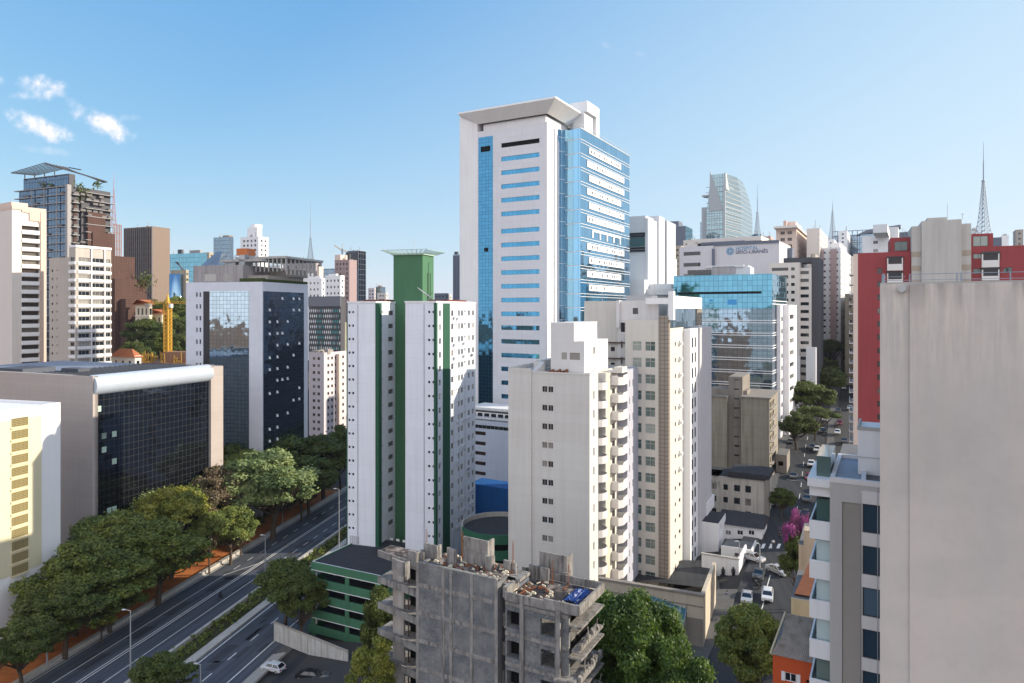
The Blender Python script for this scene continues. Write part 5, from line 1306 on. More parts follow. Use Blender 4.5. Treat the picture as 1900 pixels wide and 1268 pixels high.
def striped_block():
    b = Bld('banded_white_block', 'cream white block with dark banded windows beside the narrow street', 'building', 1487, 262, 1680, 10)
    x0 = b.lx(1428); zr = b.lz(487); fh = 3.0; D = b.ly(1508)
    m = MB(); u1 = b.lx(1468)-x0
    hs = rect_rows([(.8,u1-1.8,1.2),(u1,1.3,1.2),(u1+2.6,1.4,1.2)], b.lz(496), 17, fh, 1.2, ('strip',.25,'dark_frame','dark_glass'))
    b.block(m, x0, -.6, 0, D, 0, zr, {'F': hs}, 0, 1)
    b.part(m, 'walls', [MC['cream_light'], MC['roof_grey']])
    m = MB()
    rs = rect_rows([(.4,2.8,1.2),(3.6,2.2,1.2)], b.lz(502,1,0)+.0, 16, fh, 1.2, ('strip',.6,'dark_frame','dark_glass'))
    b.block(m, -.6, 3.4, 1.4, 10, 0, b.lz(497,2,1), {'F': rect_rows([(.1,3.0,1.25)], b.lz(503,1,1), 16, fh, 1.25, ('strip',.6,'dark_frame','dark_glass'))}, 0, 1); b.part(m, 'balcony_wing', [MC['cream_light'], MC['roof_grey']])
    m = MB(); m.box(3.4,6.0,2.2,18,0,b.lz(478,4,2)); m.box(-7,3.3,4,12,zr,b.lz(478,0,4)); b.part(m, 'dark_side', MC['dark_wall'])
    m = MB(); m.box(-5.5,-.2,-4,-.1,0,b.lz(662,0,-2)); m.box(2.0,5.4,-3,1.2,0,b.lz(645,3,-2)); b.part(m, 'terrace_block', MC['plain_white'])
    b.finish()
striped_block()
def cream_ridge():
    tower('peach_balcony_tower', 'peach tower with white balconies and an orange roof house behind the banded block', 1440, 1478, 1497, 424, 480, 330, 1650, 3.2, 'peach_light', win=(2.0,1.5,1.2), style=('plain',.9,'brown_frame','brown_glass'), boxes=((1.05,-.1,-.1,1.0,1.0,'cream_light','roof_slab'),(.75,.15,.2,.8,4.5,'peach_light','roof_box'),(.70,.55,.1,.3,4.6,'pink_wall','roof_box')), cat='tower')
    tower('dark_panel_block', 'low dark panel block right of the sign wall', 1446, 1470, 1474, 463, 490, 315, 1650, 3.2, 'slate', fwin=False, rwin=False)
    tower('cream_slab_tower', 'plain cream slab tower right of the peach balcony tower', 1497, 1521, 1536, 426, 480, 330, 1650, 3.2, 'cream_light', fwin=False, win=(1.4,1.3,1.6))
    paint('ribbed_beige', (0.50,0.44,0.38), 0.8, 0.08, 0.1, (1.7,500,0.55), 0.6)
    tower('ribbed_beige_tower', 'thin beige tower with vertical ribs at the far end of the street', 1504, 1513, 1519, 474, 640, 300, 1620, 3.2, 'ribbed_beige', fwin=False, rwin=False)
    tower('grey_white_tower', 'tall grey and white apartment tower with many small windows above the street end', 1523, 1560, 1592, 462, 620, 330, 1700, 3.0, 'tower_white', win=(1.1,.9,1.6), style=PD, boxes=((.55,.1,.1,.7,3.6,'bright_white','roof_box'),(.5,.2,-.02,.0,-58,'mauve','vertical_band'),(.95,.85,-.02,.0,-58,'mauve','vertical_band'),), cat='tower', maxrows=20)
    tower('curved_brown_block', 'rounded pink brown block at the end of the street', 1518, 1548, 1557, 566, 640, 380, 1600, 3.2, 'pink_wall', fwin=False, rwin=False, boxes=((1,0,0,1,1.4,'brown_stone','roof_slab'),(.8,.2,.1,.6,4.8,'old_cream','roof_box')))
    tower('aqua_balcony_block', 'narrow white block with blue glass balconies at the end of the street', 1549, 1559, 1562, 572, 640, 360, 1600, 3.0, 'plain_white', win=(2.0,1.6,.5), style=('plain',.2,'alu','sky_curtain'))
    tower('beige_grime_block', 'stained beige block between the street and the red tower', 1568, 1588, 1600, 548, 660, 300, 1620, 3.2, 'sand', win=(1.0,1.2,2.0), style=PD)
    tower('white_office_block', 'white blocks with terraces behind the red tower roof', 1600, 1650, 1665, 440, 475, 260, 1700, 3.2, 'bright_white', win=(1.6,1.2,4.0), style=SW, boxes=((.5,.0,-.3,.5,3.0,'tower_white','roof_box'),(.2,-.3,.2,.5,5.0,'tower_white','roof_box')))
    def lattice(b, xl, D, zr):
        m = MB()
        for k in range(8): x = xl+k*(-xl)/7; m.bar((x,0,zr-16),(x,0,zr+4),.7)
        for z in (zr-12,zr-6,zr,zr+4): m.bar((xl,0,z),(4,0,z),.6)
        b.part(m, 'steel_frame', MC['antenna_steel'])
    tower('navy_frame_block', 'navy glass block with a steel frame and grey slanted roof on the skyline', 1545, 1610, 1620, 436, 450, 560, 1700, 3.6, 'grey_curtain', fwin=False, rwin=False, extras=(lattice,))
    b = tower('slanted_roof_building', 'grey building with a slanted cantilever roof on the skyline', 1597, 1660, 1668, 434, 452, 520, 1700, 3.6, 'grey_curtain', fwin=False, rwin=False)
    m = MB(); xl, D, zr = b.dim; m.hull8([(xl-3,-2,zr+.2),(4,-2,zr+4),(4,8,zr+4),(xl-3,8,zr+.2)],[(xl+5,-2,zr+4),(4,-2,zr+6.5),(4,8,zr+6.5),(xl+5,8,zr+4)]); b.part(m, 'slanted_roof', MC['slate'], normals=True)
    tower('edge_grey_block', 'small grey striped block on the skyline at the right edge', 1885, 1899, 1903, 428, 460, 420, 1700, 3.2, 'concrete', win=(1.2,1.2,.9), style=PD, maxrows=3)
    tower('edge_white_block', 'small white rooftop right of the red tower penthouse', 1858, 1872, 1876, 440, 460, 300, 1700, 3.2, 'plain_white', fwin=False, rwin=False, boxes=((.6,.2,.1,.6,1.6,'steel','roof_box'),))
cream_ridge()

def red_tower():
    b = Bld('red_tower', 'dark red apartment tower with a grey central shaft, behind the big blank wall', 'tower', 1592, 148, 1585, 14)
    paint('red_paint', (0.30,0.055,0.06), 0.8, 0.12, 0.2, (500,2.8,0.05), 0.9); paint('shaft_grey', (0.47,0.455,0.43), 0.8, 0.1, 0.2); paint('tan_wall', (0.38,0.32,0.26), 0.8, 0.1, 0.2)
    zr = b.lz(470); W = b.lx(1960); x1 = b.lx(1692); fh = 2.85
    st = ('sash',.14,'dark_frame','green_glass')
    def u(px, y=0.0): return b.lx(px, y)
    z2 = b.lz(478, u(1660))
    hs = rect_rows([(u(1650),2.6,1.5),(u(1677),1.8,1.1)], z2, 3, fh*1.08, 1.3, st)
    hs += [(u(1628), b.lz(508,u(1628))-i*fh, .9, 1.2, ('sash',.5,'dark_frame','dark_glass')) for i in range(18)]
    m = MB(); b.block(m, 0, x1, 0, 14, 0, zr, {'F': hs, 'L': rect_rows([(3,1.6,1.6),(8,1.6,1.6)], zr-2, 18, fh, 1.6, st)}, 0, 1)
    x2 = u(1800); zq = b.lz(457, u(1850)); x3 = W
    h2 = [(u(p)-x2, b.lz(y,u(p)), w, h, st) for (p, y, w, h) in ((1806,480.5,1.7,1.0),(1822,483,3.1,1.7),(1806,508,1.7,1.0),(1823,512,3.0,1.6),(1862,507,.8,1.0),(1868,507,.9,1.2))]
    b.block(m, x2, x3, 0, 14, 0, zq, {'F': h2}, 0, 1)
    b.part(m, 'red_walls', [MC['red_paint'], MC['roof_grey']])
    # penthouse levels
    m = MB(); za = b.lz(441, u(1680), 3)
    b.block(m, u(1652,2.5), u(1694,2.5), 2.5, 14, zr, za, {'F': [(.8, zr+.4, u(1692,2.5)-u(1652,2.5)-1.6, 2.0, ('strip',.1,'dark_frame','green_glass'))]}, 0, 1); 
    zb = b.lz(434, u(1820), 2.5)
    b.block(m, u(1800,2.5), u(1843,2.5), 2.5, 14, zq, zb, {'F': [(.5, zq+.3, u(1840,2.5)-u(1801,2.5)-1, 2.1, ('strip',.1,'dark_frame','green_glass'))]}, 0, 1)
    b.part(m, 'penthouse', [MC['red_paint'], MC['roof_grey']])
    m = MB(); m.box(u(1843,2.6),u(1859,2.6),2.6,12,zq,b.lz(441,u(1850),2.6)); b.part(m, 'grey_penthouse', MC['slate'])
    # grey shaft
    m = MB(); y_ = -1.6
    a, c, d, e = b.lx(1692,y_), b.lx(1710,y_), b.lx(1784,y_), b.lx(1803,y_)
    hw = [( .5, b.lz(461,a,y_)+0.0-i*fh*1.02, 1.5, 1.1, st) for i in range(8)]
    b.block(m, a, c, y_+.5, 10, 0, b.lz(420,a,y_), {'F': hw}, 0, 0); b.block(m, d, e, y_+.5, 10, 0, b.lz(414,e,y_), {'F': [(.6, b.lz(456,e,y_)-i*fh*1.02, 1.6, 1.1, st) for i in range(8)]}, 0, 0)
    m.box(c, d, y_-.4, 10, 0, b.lz(411,c,y_)); m.box(c+1, d-2.5, y_, 9, b.lz(411,c,y_), b.lz(410,c,y_)+.5)
    b.part(m, 'lift_shaft', [MC['shaft_grey']])
    for i in range(5):
        z = b.lz(470,a,y_)-i*fh*1.02
        for q0, q1 in ((a+.05,c-.05),(d+.05,e-.05)): m = MB(); m.box(q0,q1,y_+.44,y_+.5,z-.8,z+.3); b.part(m, 'tan_panel', MC['tan_wall'])
    # pale balcony fronts on the red wall
    for (p0,p1,ya,yb_) in ((1646,1675,491,503),(1821,1853,484,497),(1821,1853,513,521),(1646,1675,519,530)):
        m = MB(); m.box(u(p0),u(p1),-.9,0,b.lz(yb_,u(p0)),b.lz(ya,u(p0))); m.box(u(p0),u(p0)+.2,-.9,0,b.lz(ya,u(p0)),b.lz(ya,u(p0))+1.3); m.box(u(p1)-.2,u(p1),-.9,0,b.lz(ya,u(p0)),b.lz(ya,u(p0))+1.3); bo = b.part(m, 'balcony', MC['balcony_white'])
        m = MB(); m.box(u(p0)-.1,u(p1)+.1,-1.0,-.0,b.lz(ya,u(p0))+1.3,b.lz(ya,u(p0))+1.6); m.box(u(p0)+.2,u(p1)-.2,-.85,-.8,b.lz(ya,u(p0)),b.lz(ya,u(p0))+1.3); b.part(m, 'balcony_glazing', [MC['dark_frame']]).parent = bo
    for i in range(24):
        m = MB(); z = zr-4.5-i*2.15*1.0; m.box(-1.7,0,1.0,8,z-.18,z); m.box(-1.7,-1.6,1.0,8,z,z+.5); b.part(m, 'side_balcony', MC['balcony_white'])
    m = MB(); m.box(-.9,0,-.0,1.0,0,zr-.2); b.part(m, 'pink_edge', MC['peach_light'])
    m = MB(); m.bar((u(1758,2),2,b.lz(411,c,2)),(u(1758,2),2,b.lz(381,c,2)),.08); m.bar((u(1786,2),2,b.lz(411,c,2)),(u(1786,2),2,b.lz(400,c,2)),.1); m.bar((u(1783,2),2,b.lz(402,c,2)),(u(1790,2),2,b.lz(402,c,2)),.08); b.part(m, 'aerial', MC['steel'])
    b.finish()
red_tower()

def blank_wall():
    b = Bld('blank_wall_building', 'huge blank weathered grey end wall filling the right side', 'building', 1633, 38, 1700, 0)
    zr = b.lz(528); x1 = b.lx(1688)
    t = NT('weathered_wall')
    n1 = t.noise(t.obj, 0.16, 7, 0.62); n2 = t.noise(t.vec(t.x, t.y, t.math('MULTIPLY', t.z, 0.12)), 0.7, 5, 0.6); n3 = t.noise(t.obj, 1.6, 6, 0.65); n4 = t.noise(t.vec(t.math('MULTIPLY',t.x,1.0),0.0,t.math('MULTIPLY',t.z,0.07)), 2.6, 5, 0.7); blk = t.noise(t.vec(t.math('MULTIPLY',t.x,.25),0.0,t.z), 0.35, 2, 0.4)
    c = t.mix(t.ramp(n1, .38,.66), (0.55,0.50,0.465), (0.46,0.43,0.41)); c = t.mix(t.math('MULTIPLY', t.ramp(n2,.4,.7), .5), c, (0.58,0.50,0.42)); c = t.mix(t.math('MULTIPLY', t.ramp(n3,.5,.75), .25), c, (0.40,0.36,0.33)); c = t.mix(t.math('MULTIPLY', t.ramp(blk,.47,.53), .22), c, (0.44,0.41,0.38))
    top = t.ramp(t.z, zr-7.0, zr-0.2); st = t.math('MULTIPLY', t.math('MULTIPLY', t.ramp(n4,.45,.62), top), .8)
    c = t.mix(st, c, (0.66,0.60,0.52)); c = t.mix(t.math('MULTIPLY', t.math('MULTIPLY', t.ramp(n2,.5,.66), t.ramp(t.z, zr-1.6, zr)), .8), c, (0.16,0.15,0.15))
    mm = t.done(t.bsdf(c, 0.9, 0, t.bump(n3, 0.35, 0.03), 0.2))
    flat('x', (0,0,0))
    m = MB(); W = 36
    m.quad((0,0,0),(x1,-.0,0),(x1,-.0,zr),(0,0,zr)); m.quad((x1,0,0),(x1,-.10,0),(x1,-.10,zr),(x1,0,zr)); m.quad((x1,-.10,0),(W,-.10,0),(W,-.10,zr),(x1,-.10,zr))
    m.quad((0,22,0),(0,0,0),(0,0,zr),(0,22,zr)); m.quad((0,0,zr),(x1,0,zr),(W,-.1,zr),(W,22,zr)); m.quad((0,0,zr),(W,22,zr),(W,22,zr-.01),(0,22,zr)); m.quad((W,-.1,0),(W,22,0),(W,22,zr),(W,-.1,zr)); m.quad((W,22,0),(0,22,0),(0,22,zr),(W,22,zr))
    b.part(m, 'wall', mm)
    m = MB(); m.box(0.02,W,.05,.3,zr,zr+.10); b.part(m, 'coping', MC['roof_light'])
    m = MB(); z = zr+.12; h = .42
    for px in (1637,1688,1776,1784,1875): x = b.lx(px,.4); m.tube([(x,.4,zr),(x,.4,z+h)], .035, 6)
    m.bar((b.lx(1688,.4),.4,z+h),(W,.4,z+h),.035); m.bar((b.lx(1637,.4),.4,z+.10),(W,.4,z+.10),.03); m.bar((b.lx(1637,.4),.4,z+.3),(b.lx(1680,.4),.4,z+.3),.03)
    m.box(b.lx(1637,.4),b.lx(1642,.4),.35,.5,zr+.1,zr+.6); b.part(m, 'railing', MC['antenna_steel'])
    m = MB(); x = b.lx(1674); zz = b.lz(536, x); m.tube([(x,-.02,zz),(x,-.35,zz)], [.16,.20], 14); m.box(x+.1,x+.2,-.3,0,zz-.1,zz+.25); b.part(m, 'flood_lamp', MC['steel'])
blank_wall()

def balcony_block():
    b = Bld('balcony_block', 'grey clad building with a louvred strip and white box balconies in the right foreground', 'building', 1633, 47.5, 1650, 8)
    paint('grey_cladding', (0.47,0.455,0.44), 0.6, 0.08, 0.12, (500,3.0,0.02), 0.8); paint('pale_cladding', (0.66,0.63,0.62), 0.6, 0.06, 0.1); zr = b.lz(905); W = 12
    x0 = b.lx(1540); xa, xb = b.lx(1562.5), b.lx(1597); xc = b.lx(1601); fh = 2.93
    m = MB(); z1 = b.lz(935, xc)
    hs = [(xc-x0, z1-i*fh*1.0-2.0, 3.0, 2.0, ('sash',.12,'dark_frame','blue_glass_dark')) for i in range(12)]
    hs += [(xa-x0, 4, xb-xa, b.lz(931,xa)-4, ('plain',.35,'dark_frame','black_void'))]
    b.block(m, x0, 3.4, 0, 16, 0, zr, {'F': hs}, 0, 1); b.part(m, 'walls', [MC['grey_cladding'], MC['roof_grey']])
    l = MB(); z = 4.1; zt = b.lz(931.5, xa)
    while z < zt-.05: l.quad((xa+.02,.05,z),(xb-.02,.05,z),(xb-.02,.22,z+.13),(xa+.02,.22,z+.13)); z += .165
    b.part(l, 'louvre_strip', flat('louvre_grey', (0.42,0.38,0.34), 0.6))
    for i in range(12): m = MB(); z = z1-i*fh; m.box(xb+.02,3.4,-.035,-.003,z+.02,z+fh-2.0-.02); b.part(m, 'spandrel', MC['pale_cladding'])
    m = MB(); m.box(xb-.0+.01,xb+.05,-.06,-.036,2,zr-.5); m.box(b.lx(1628),b.lx(1629.3),-.07,-.036,2,zr); b.part(m, 'vertical_joint', MC['alu'])
    # roof parapet ring and planter well
    m = MB()
    for a in ((x0,3.4,-.05,.35),(x0,x0+.3,.35,9),(xb,xb+.3,.35,9),(x0,3.4,9,9.3)): m.box(a[0],a[1],a[2],a[3],zr,zr+.35)
    b.part(m, 'parapet', MC['pale_cladding'])
    m = MB(); m.box(x0+.3,xb,.35,9,zr+.01,zr+.05); b.part(m, 'roof_pool', MC['blue_roof'])
    # side balconies
    zb = b.lz(1007, x0-.5); spec = []
    tops = [(886,906,0),(945,0,0)]
    for i in range(9):
        z = b.lz(925, x0) - i*fh + .0; z = b.lz(1003, x0-.6) - (i-1)*fh
        m = MB(); X0, X1, Y0, Y1 = x0-1.45, x0-.01, 1.0, 6.5; h = 1.1
        if i == 0: z += .25
        m.box(X0,X1,Y0,Y1,z-.25,z); m.box(X0,X1,Y0,Y0+.12,z,z+h); m.box(X0,X0+.12,Y0+.12,Y1,z,z+h); m.box(X0,X1,Y1-.12,Y1,z,z+h)
        bo = b.part(m, 'box_balcony', MC['plain_white'])
        g = MB(); g.box(x0-1.0,x0-.03,Y0+.4,Y1-.2,z+.02,z+fh-.3); b.part(g, 'balcony_glazing', paint('aqua_blind', (0.45,0.55,0.56), 0.4, 0.05, 0.3) if i in (2,3,4) else MC['green_glass']).parent = bo
    m = MB(); z = b.lz(905, x0-.6); m.box(x0-1.55,x0-.01,.5,7.0,z-.1,z+.5); 
    b.part(m, 'top_canopy', MC['plain_white'])
    p = MB(); rnd = random.Random(2); z = b.lz(985, x0-.6)
    for _ in range(140):
        q = Vector((x0-.8+rnd.gauss(0,.3), 1.5+rnd.random()*1.5, z-1.2+rnd.random()*1.1)); a = Vector((rnd.uniform(-1,1),rnd.uniform(-1,1),rnd.uniform(-1,1)))*.12; d = Vector((rnd.uniform(-1,1),rnd.uniform(-1,1),rnd.uniform(-1,1)))*.12; p.quad(q-a,q-d,q+a,q+d)
    b.part(p, 'balcony_plants', MC['roof_leaves'])['kind'] = 'stuff'
    # white lift house on the roof
    m = MB(); xw = b.lx(1592,3.5); zt = b.lz(798, xw, 3.5); m.box(xw,6,3.5,8,zr+.05,zt); b.part(m, 'lift_house', MC['plain_white'])
    m = MB(); m.box(xw-.05,6,3.45,3.6,zt,zt+.25); m.box(xw-.05,xw+.1,3.6,8.1,zt,zt+.25); m.box(xw,6,3.44,3.5,b.lz(848,xw,3.5),b.lz(847,xw,3.5)); b.part(m, 'lift_house_rim', MC['roof_light'])
    b.finish()
balcony_block()

# ------------------------------------------------------------------ low blocks beside the street
def dirty_blocks():
    b = Bld('grimy_block', 'grimy grey twin apartment block with a narrow windowed recess beside the street', 'building', 1428, 178, 1600, 5)
    paint('dirty_grey', (0.31,0.285,0.235), 0.9, 0.35, 0.5, (500,2.9,0.12), 0.85); paint('recess_grey', (0.26,0.235,0.21), 0.9, 0.3, 0.4)
    x0, xa, xb = b.lx(1300), b.lx(1349), b.lx(1375); zr = b.lz(741)
    m = MB(); b.block(m, xb, 0, 0, 20, 0, zr, {'R': rect_rows([(1.2,2.0,1.5),(4.6,2.0,1.5),(8,2.2,1.5)], zr-1, 11, 2.9, 1.5, ('cross',.3,'alu','dark_glass'))}, 0, 1)
    b.block(m, x0, xa, 0, 18, 0, b.lz(738,xa), None, 0, 1)
    b.part(m, 'walls', [MC['dirty_grey'], MC['roof_grey']])
    m = MB(); b.block(m, xa, xb, 2.5, 16, 0, b.lz(700,xb,2.5), {'F': rect_rows([((xb-xa)*.4,1.3,.45)], b.lz(704,xb,2.5), 16, 2.55, .45, PD)}, 0, 0); b.part(m, 'recess_wall', [MC['recess_grey']])
    m = MB(); m.box(xa-5,xa+1,3,9,b.lz(738,xa),b.lz(722,xa,3)); m.box(xb-2,xb+1,4,10,zr-.2,b.lz(725,xb,4)); b.part(m, 'roof_block', MC['recess_grey'])
    m = MB(); m.box(xb-.2,.4,-.3,20,zr,zr+.35); m.box(x0,xa+.2,-.3,18,b.lz(738,xa),b.lz(738,xa)+.35); b.part(m, 'cornice', MC['recess_grey'])
    m = MB()
    for i in range(11): z = zr-2.6-i*2.9; m.box(.0,.7,1,13,z-.2,z)
    b.part(m, 'ledge', MC['concrete'])
    b.finish()
    paint('old_white', (0.50,0.475,0.43), 0.9, 0.3, 0.5)
    b = Bld('old_white_building', 'old stained white building with few windows and a dark roof below the grimy twin block', 'building', 1424, 150, 1600, 8)
    x0 = b.lx(1300); zr = b.lz(893); m = MB(); z = b.lz(902, b.lx(1380))
    def u(px): return b.lx(px)-x0
    st = ('cross',.15,'dark_frame','window_glass')
    hs = []
    for i in range(3):
        zz = z-i*2.85-1.4
        hs += [(u(1318),zz,1.35,1.3,st),(u(1342),zz,1.0,1.3,PD),(u(1362),zz,1.3,1.4,st),(u(1383),zz,1.2,1.5,st),(u(1303),zz+.1,.6,1.1,st)]
    b.block(m, x0, 0, 0, 9, 0, zr, {'F': hs}, 0, 1); b.part(m, 'walls', [MC['old_white'], MC['roof_dark']])
    m = MB(); m.box(x0,b.lx(1334),-.2,6,zr,b.lz(882,b.lx(1320))); m.box(b.lx(1352),.3,-.3,.0,zr,zr+.9); m.box(b.lx(1352),.3,-.0,9,zr+.1,zr+1.2); b.part(m, 'roof', MC['roof_dark'])
    m = MB(); m.box(-.4,0.4,-.4,1,0,zr+.2); b.part(m, 'corner_pier', MC['recess_grey'])
    # faded painted letters at the top left of the facade
    cu = bpy.data.curves.new('text', 'FONT'); cu.body = 'TUM'; cu.size = 2.0; cu.extrude = 0.01
    o = bpy.data.objects.new('lettering', cu); COL.objects.link(o); me = bpy.data.meshes.new_from_object(o.evaluated_get(bpy.context.evaluated_depsgraph_get())); bpy.data.objects.remove(o)
    me.materials.clear(); me.materials.append(flat('faded_green', (0.30,0.31,0.27), 0.9)); o = bpy.data.objects.new('lettering', me); COL.objects.link(o); o.parent = b.root; o.rotation_euler = (R(90),0,0); o.location = (b.lx(1302), -.04, b.lz(900, x0)); 
    b.finish()
    b = Bld('two_storey_house', 'white two storey house with six windows and a dark roof at the street corner', 'house', 1414, 136, 1600, 8)
    x0 = b.lx(1336); zr = b.lz(981); m = MB()
    hs = []
    for i in range(2):
        for px in (1346,1368,1389): hs.append((b.lx(px)-x0, b.lz(984+i*21,b.lx(px))-.9, 1.1, .9, ('sash',.12,'white_frame','dark_glass')))
    b.block(m, x0, 0, 0, 8, 0, zr, {'F': hs, 'R': [(2,zr-2.2,1.0,.9,PD),(2,zr-5,1.0,.9,PD)]}, 0, 1); b.part(m, 'walls', [MC['plain_white'], MC['roof_dark']])
    m = MB(); m.hull8([(x0-.8,-.7,zr+.02),(.5,-.7,zr+.02),(.5,8.6,zr+.02),(x0-.8,8.6,zr+.02)], [(x0-.4,3.8,zr+1.6),(0,3.8,zr+1.6),(0,4.4,zr+1.6),(x0-.4,4.4,zr+1.6)]); b.part(m, 'roof', MC['roof_dark'])
    b.finish()
    b = Bld('white_annex', 'plain white annex with a dark roof against the cream tower', 'building', 1333, 133, 1600, 8)
    x0 = b.lx(1285); m = MB(); b.block(m, x0, 0, 0, 8, 0, b.lz(972), {'R': [(2,b.lz(972)-2,1,1.2,PD)]}, 0, 1); b.part(m, 'walls', [MC['plain_white'], MC['roof_dark']])
    m = MB(); m.box(x0,-3,4,12,b.lz(972),b.lz(948)); b.part(m, 'upper_block', MC['plain_white']); b.finish()
    # white garden wall with two niches
    b = Bld('garden_wall', 'tall white wall with two dark wall figures facing the street', 'wall', 1371, 120, 1600, 8)
    x0 = b.lx(1302); zr = b.lz(1040); m = MB(); m.box(x0,0,0,.3,0,zr); m.box(-.3,0,.3,9,0,zr); b.part(m, 'wall', MC['plain_white'])
    m = MB(); m.box(x0-.1,.1,-.08,.4,zr,zr+.25); b.part(m, 'coping', MC['roof_light'])
    m = MB(); m.box(b.lx(1337),b.lx(1365),-.5,0,b.lz(1072,b.lx(1350))-.3,b.lz(1068,b.lx(1350))); b.part(m, 'planter', MC['roof_dark'])
    for px in (1342, 1361):
        m = MB(); x = b.lx(px); z = b.lz(1062, x); m.tube([(x,-.15,z-.5),(x,-.15,z+.2),(x,-.15,z+.65)], [.25,.35,.2], 8); m.tube([(x,-.15,z+.65),(x,-.15,z+.95)], [.14,.12], 8); m.bar((x-.35,-.15,z+.4),(x+.35,-.15,z+.5),.12); b.part(m, 'wall_figure', MC['dark_frame'])
    b = Bld('terrace_building', 'low pale building with a roof terrace behind the white garden wall', 'building', 1395, 127, 1600, 8)
    x0 = b.lx(1338); zr = b.lz(1026); m = MB(); b.block(m, x0, 0, 0, 6, 0, zr, {'F': [(1.5,b.lz(1050)-1,1.2,1.6,PD)]}, 0, 1); b.part(m, 'walls', [MC['plain_white'], MC['roof_grey']])
    m = MB(); m.box(x0,0,0,.2,zr,zr+.5); m.box(-.2,0,.2,6,zr,zr+.5); b.part(m, 'parapet', MC['plain_white']); b.finish()
    # long beige wall at the foot of the towers
    b = Bld('retaining_wall', 'long tall beige retaining wall at the foot of the cream tower', 'wall', 1305, 94, 1500, 8)
    x0 = b.lx(1186); zr = b.lz(1108); m = MB(); m.box(x0-6,0,0,.5,0,zr); m.box(-.5,0,.5,14,0,zr); b.part(m, 'wall', paint('wall_beige', (0.52,0.46,0.37), 0.85, 0.15, 0.25, (5.5,500,0.05), 0.85))
    m = MB(); m.box(x0-6,.15,-.12,.6,zr,zr+.3); m.box(x0-6,.05,-.06,-.0,zr-1.5,zr-1.35); m.box(x0-6,.05,-.06,0,0,b.lz(1150)); b.part(m, 'coping', MC['recess_grey'])
    b = Bld('glass_canopy', 'sloping glass canopy in front of the beige retaining wall', 'canopy', 1268, 88, 1500, 8)
    x0 = b.lx(1228); za = b.lz(1132, x0, 0); m = MB(); m.quad((x0-2,-.5,za-1.0),(0,-.5,za-1.6),(0,2.5,za-.4),(x0-2,2.5,za+.6)); m.quad((x0-2,2.5,za+.55),(0,2.5,za-.45),(0,-.5,za-1.65),(x0-2,-.5,za-1.05)); b.part(m, 'glass', MC['green_glass'])
    m = MB()
    for k in range(7): x = x0-2+k*(2-x0)/6; f_ = k/6; m.bar((x,-.5,za-1.0-.6*f_),(x,2.5,za+.6-1.0*f_),.08)
    for k in range(3): x = x0-1+k*(1-x0)/2; m.bar((x,2.4,2),(x,2.4,za+.1),.12)
    b.part(m, 'frame', MC['steel'])
    # right side of the street
    b = Bld('tan_house', 'narrow weathered tan house on the right side of the street', 'house', 1482, 88, 1600, 10)
    m = MB(); zr = b.lz(1015, 2, 0); x1 = b.lx(1517); b.block(m, 0, x1, 0, 10, 0, zr, {'F': [(1.2, zr-4, .9, 1.2, PD)]}, 0, 1); m.box(0.6,2.6,-.02,2,zr,b.lz(985,1,0)); b.part(m, 'walls', [paint('tan_render', (0.46,0.37,0.28), 0.9, 0.35, 0.45), MC['roof_grey']]); b.finish()
    b = Bld('yellow_gate_building', 'low ochre building with a dark garage opening on the right side of the street', 'building', 1468, 74, 1600, 10)
    m = MB(); zr = b.lz(1113, 1, 0); x1 = b.lx(1530); b.block(m, 0, x1, 0, 9, 0, zr, {'F': [(b.lx(1481), zr-4.9, b.lx(1510)-b.lx(1481), 2.9, ('plain',1.0,'dark_frame','black_void'))]}, 0, 1); b.part(m, 'walls', [paint('ochre', (0.55,0.44,0.28), 0.85, 0.15, 0.3), MC['roof_grey']])
    m = MB(); m.quad((.3,.6,zr+.3),(x1,.6,zr+.3),(x1,8,zr+2.0),(1.5,8,zr+2.0)); m.quad((.3,.6,zr+.3),(1.5,8,zr+2.0),(1.5,8,zr),(.3,.6,zr)); b.part(m, 'roof', MC['rust']); b.finish()
    # orange house
    b = Bld('orange_house', 'bright orange house with a corrugated roof below the white box balconies', 'house', 1434, 56, 1620, 10)
    paint('orange_wall', (0.50,0.085,0.025), 0.8, 0.12, 0.2); m = MB(); zr = b.lz(1213); x1 = b.lx(1518)
    b.block(m, 0, x1, 0, 7, 0, zr, {'F': [(b.lx(1456), b.lz(1258)-.0, b.lx(1478)-b.lx(1456), .72, ('sash',.1,'white_frame','dark_glass')), (b.lx(1496), b.lz(1254), .4, .3, PD)]}, 0, 1); b.part(m, 'walls', [MC['orange_wall'], MC['roof_grey']])
    m = MB(); 
    for sx in (b.lx(1450), b.lx(1478.5)): m.box(sx,sx+.27,-.05,0,b.lz(1258),b.lz(1258)+.75)
    b.part(m, 'shutter', MC['white_frame'])
    m = MB(); n = 46; xa, xb = -.15, x1+.2; za, zq = zr+.05, zr+1.35; yb = 5.2
    def H(k, y, z): x = xa+(xb-xa)*k/n; return (x+ (0 if y < 1 else .5*(1-k/n)*1.2), y, z+(.05 if k % 2 else -.02))
    for k in range(n): m.quad(H(k,-.3,za),H(k+1,-.3,za),H(k+1,yb*.45,za+.65),H(k,yb*.45,za+.65)); m.quad(H(k,yb*.45,za+.65),H(k+1,yb*.45,za+.65),H(k+1,yb,zq),H(k,yb,zq))
    b.part(m, 'corrugated_roof', paint('old_tiles', (0.40,0.33,0.27), 0.9, 0.5, 0.6))
    m = MB(); m.bar((xa,-.3,za+.05),(.4,yb,zq+.05),.14); b.part(m, 'roof_edge', MC['ochre']); b.finish()
    b = Bld('small_parking_building', 'small flat roofed building with a parking ramp beside the trees on the street', 'building', 1460, 182, 1600, 8)
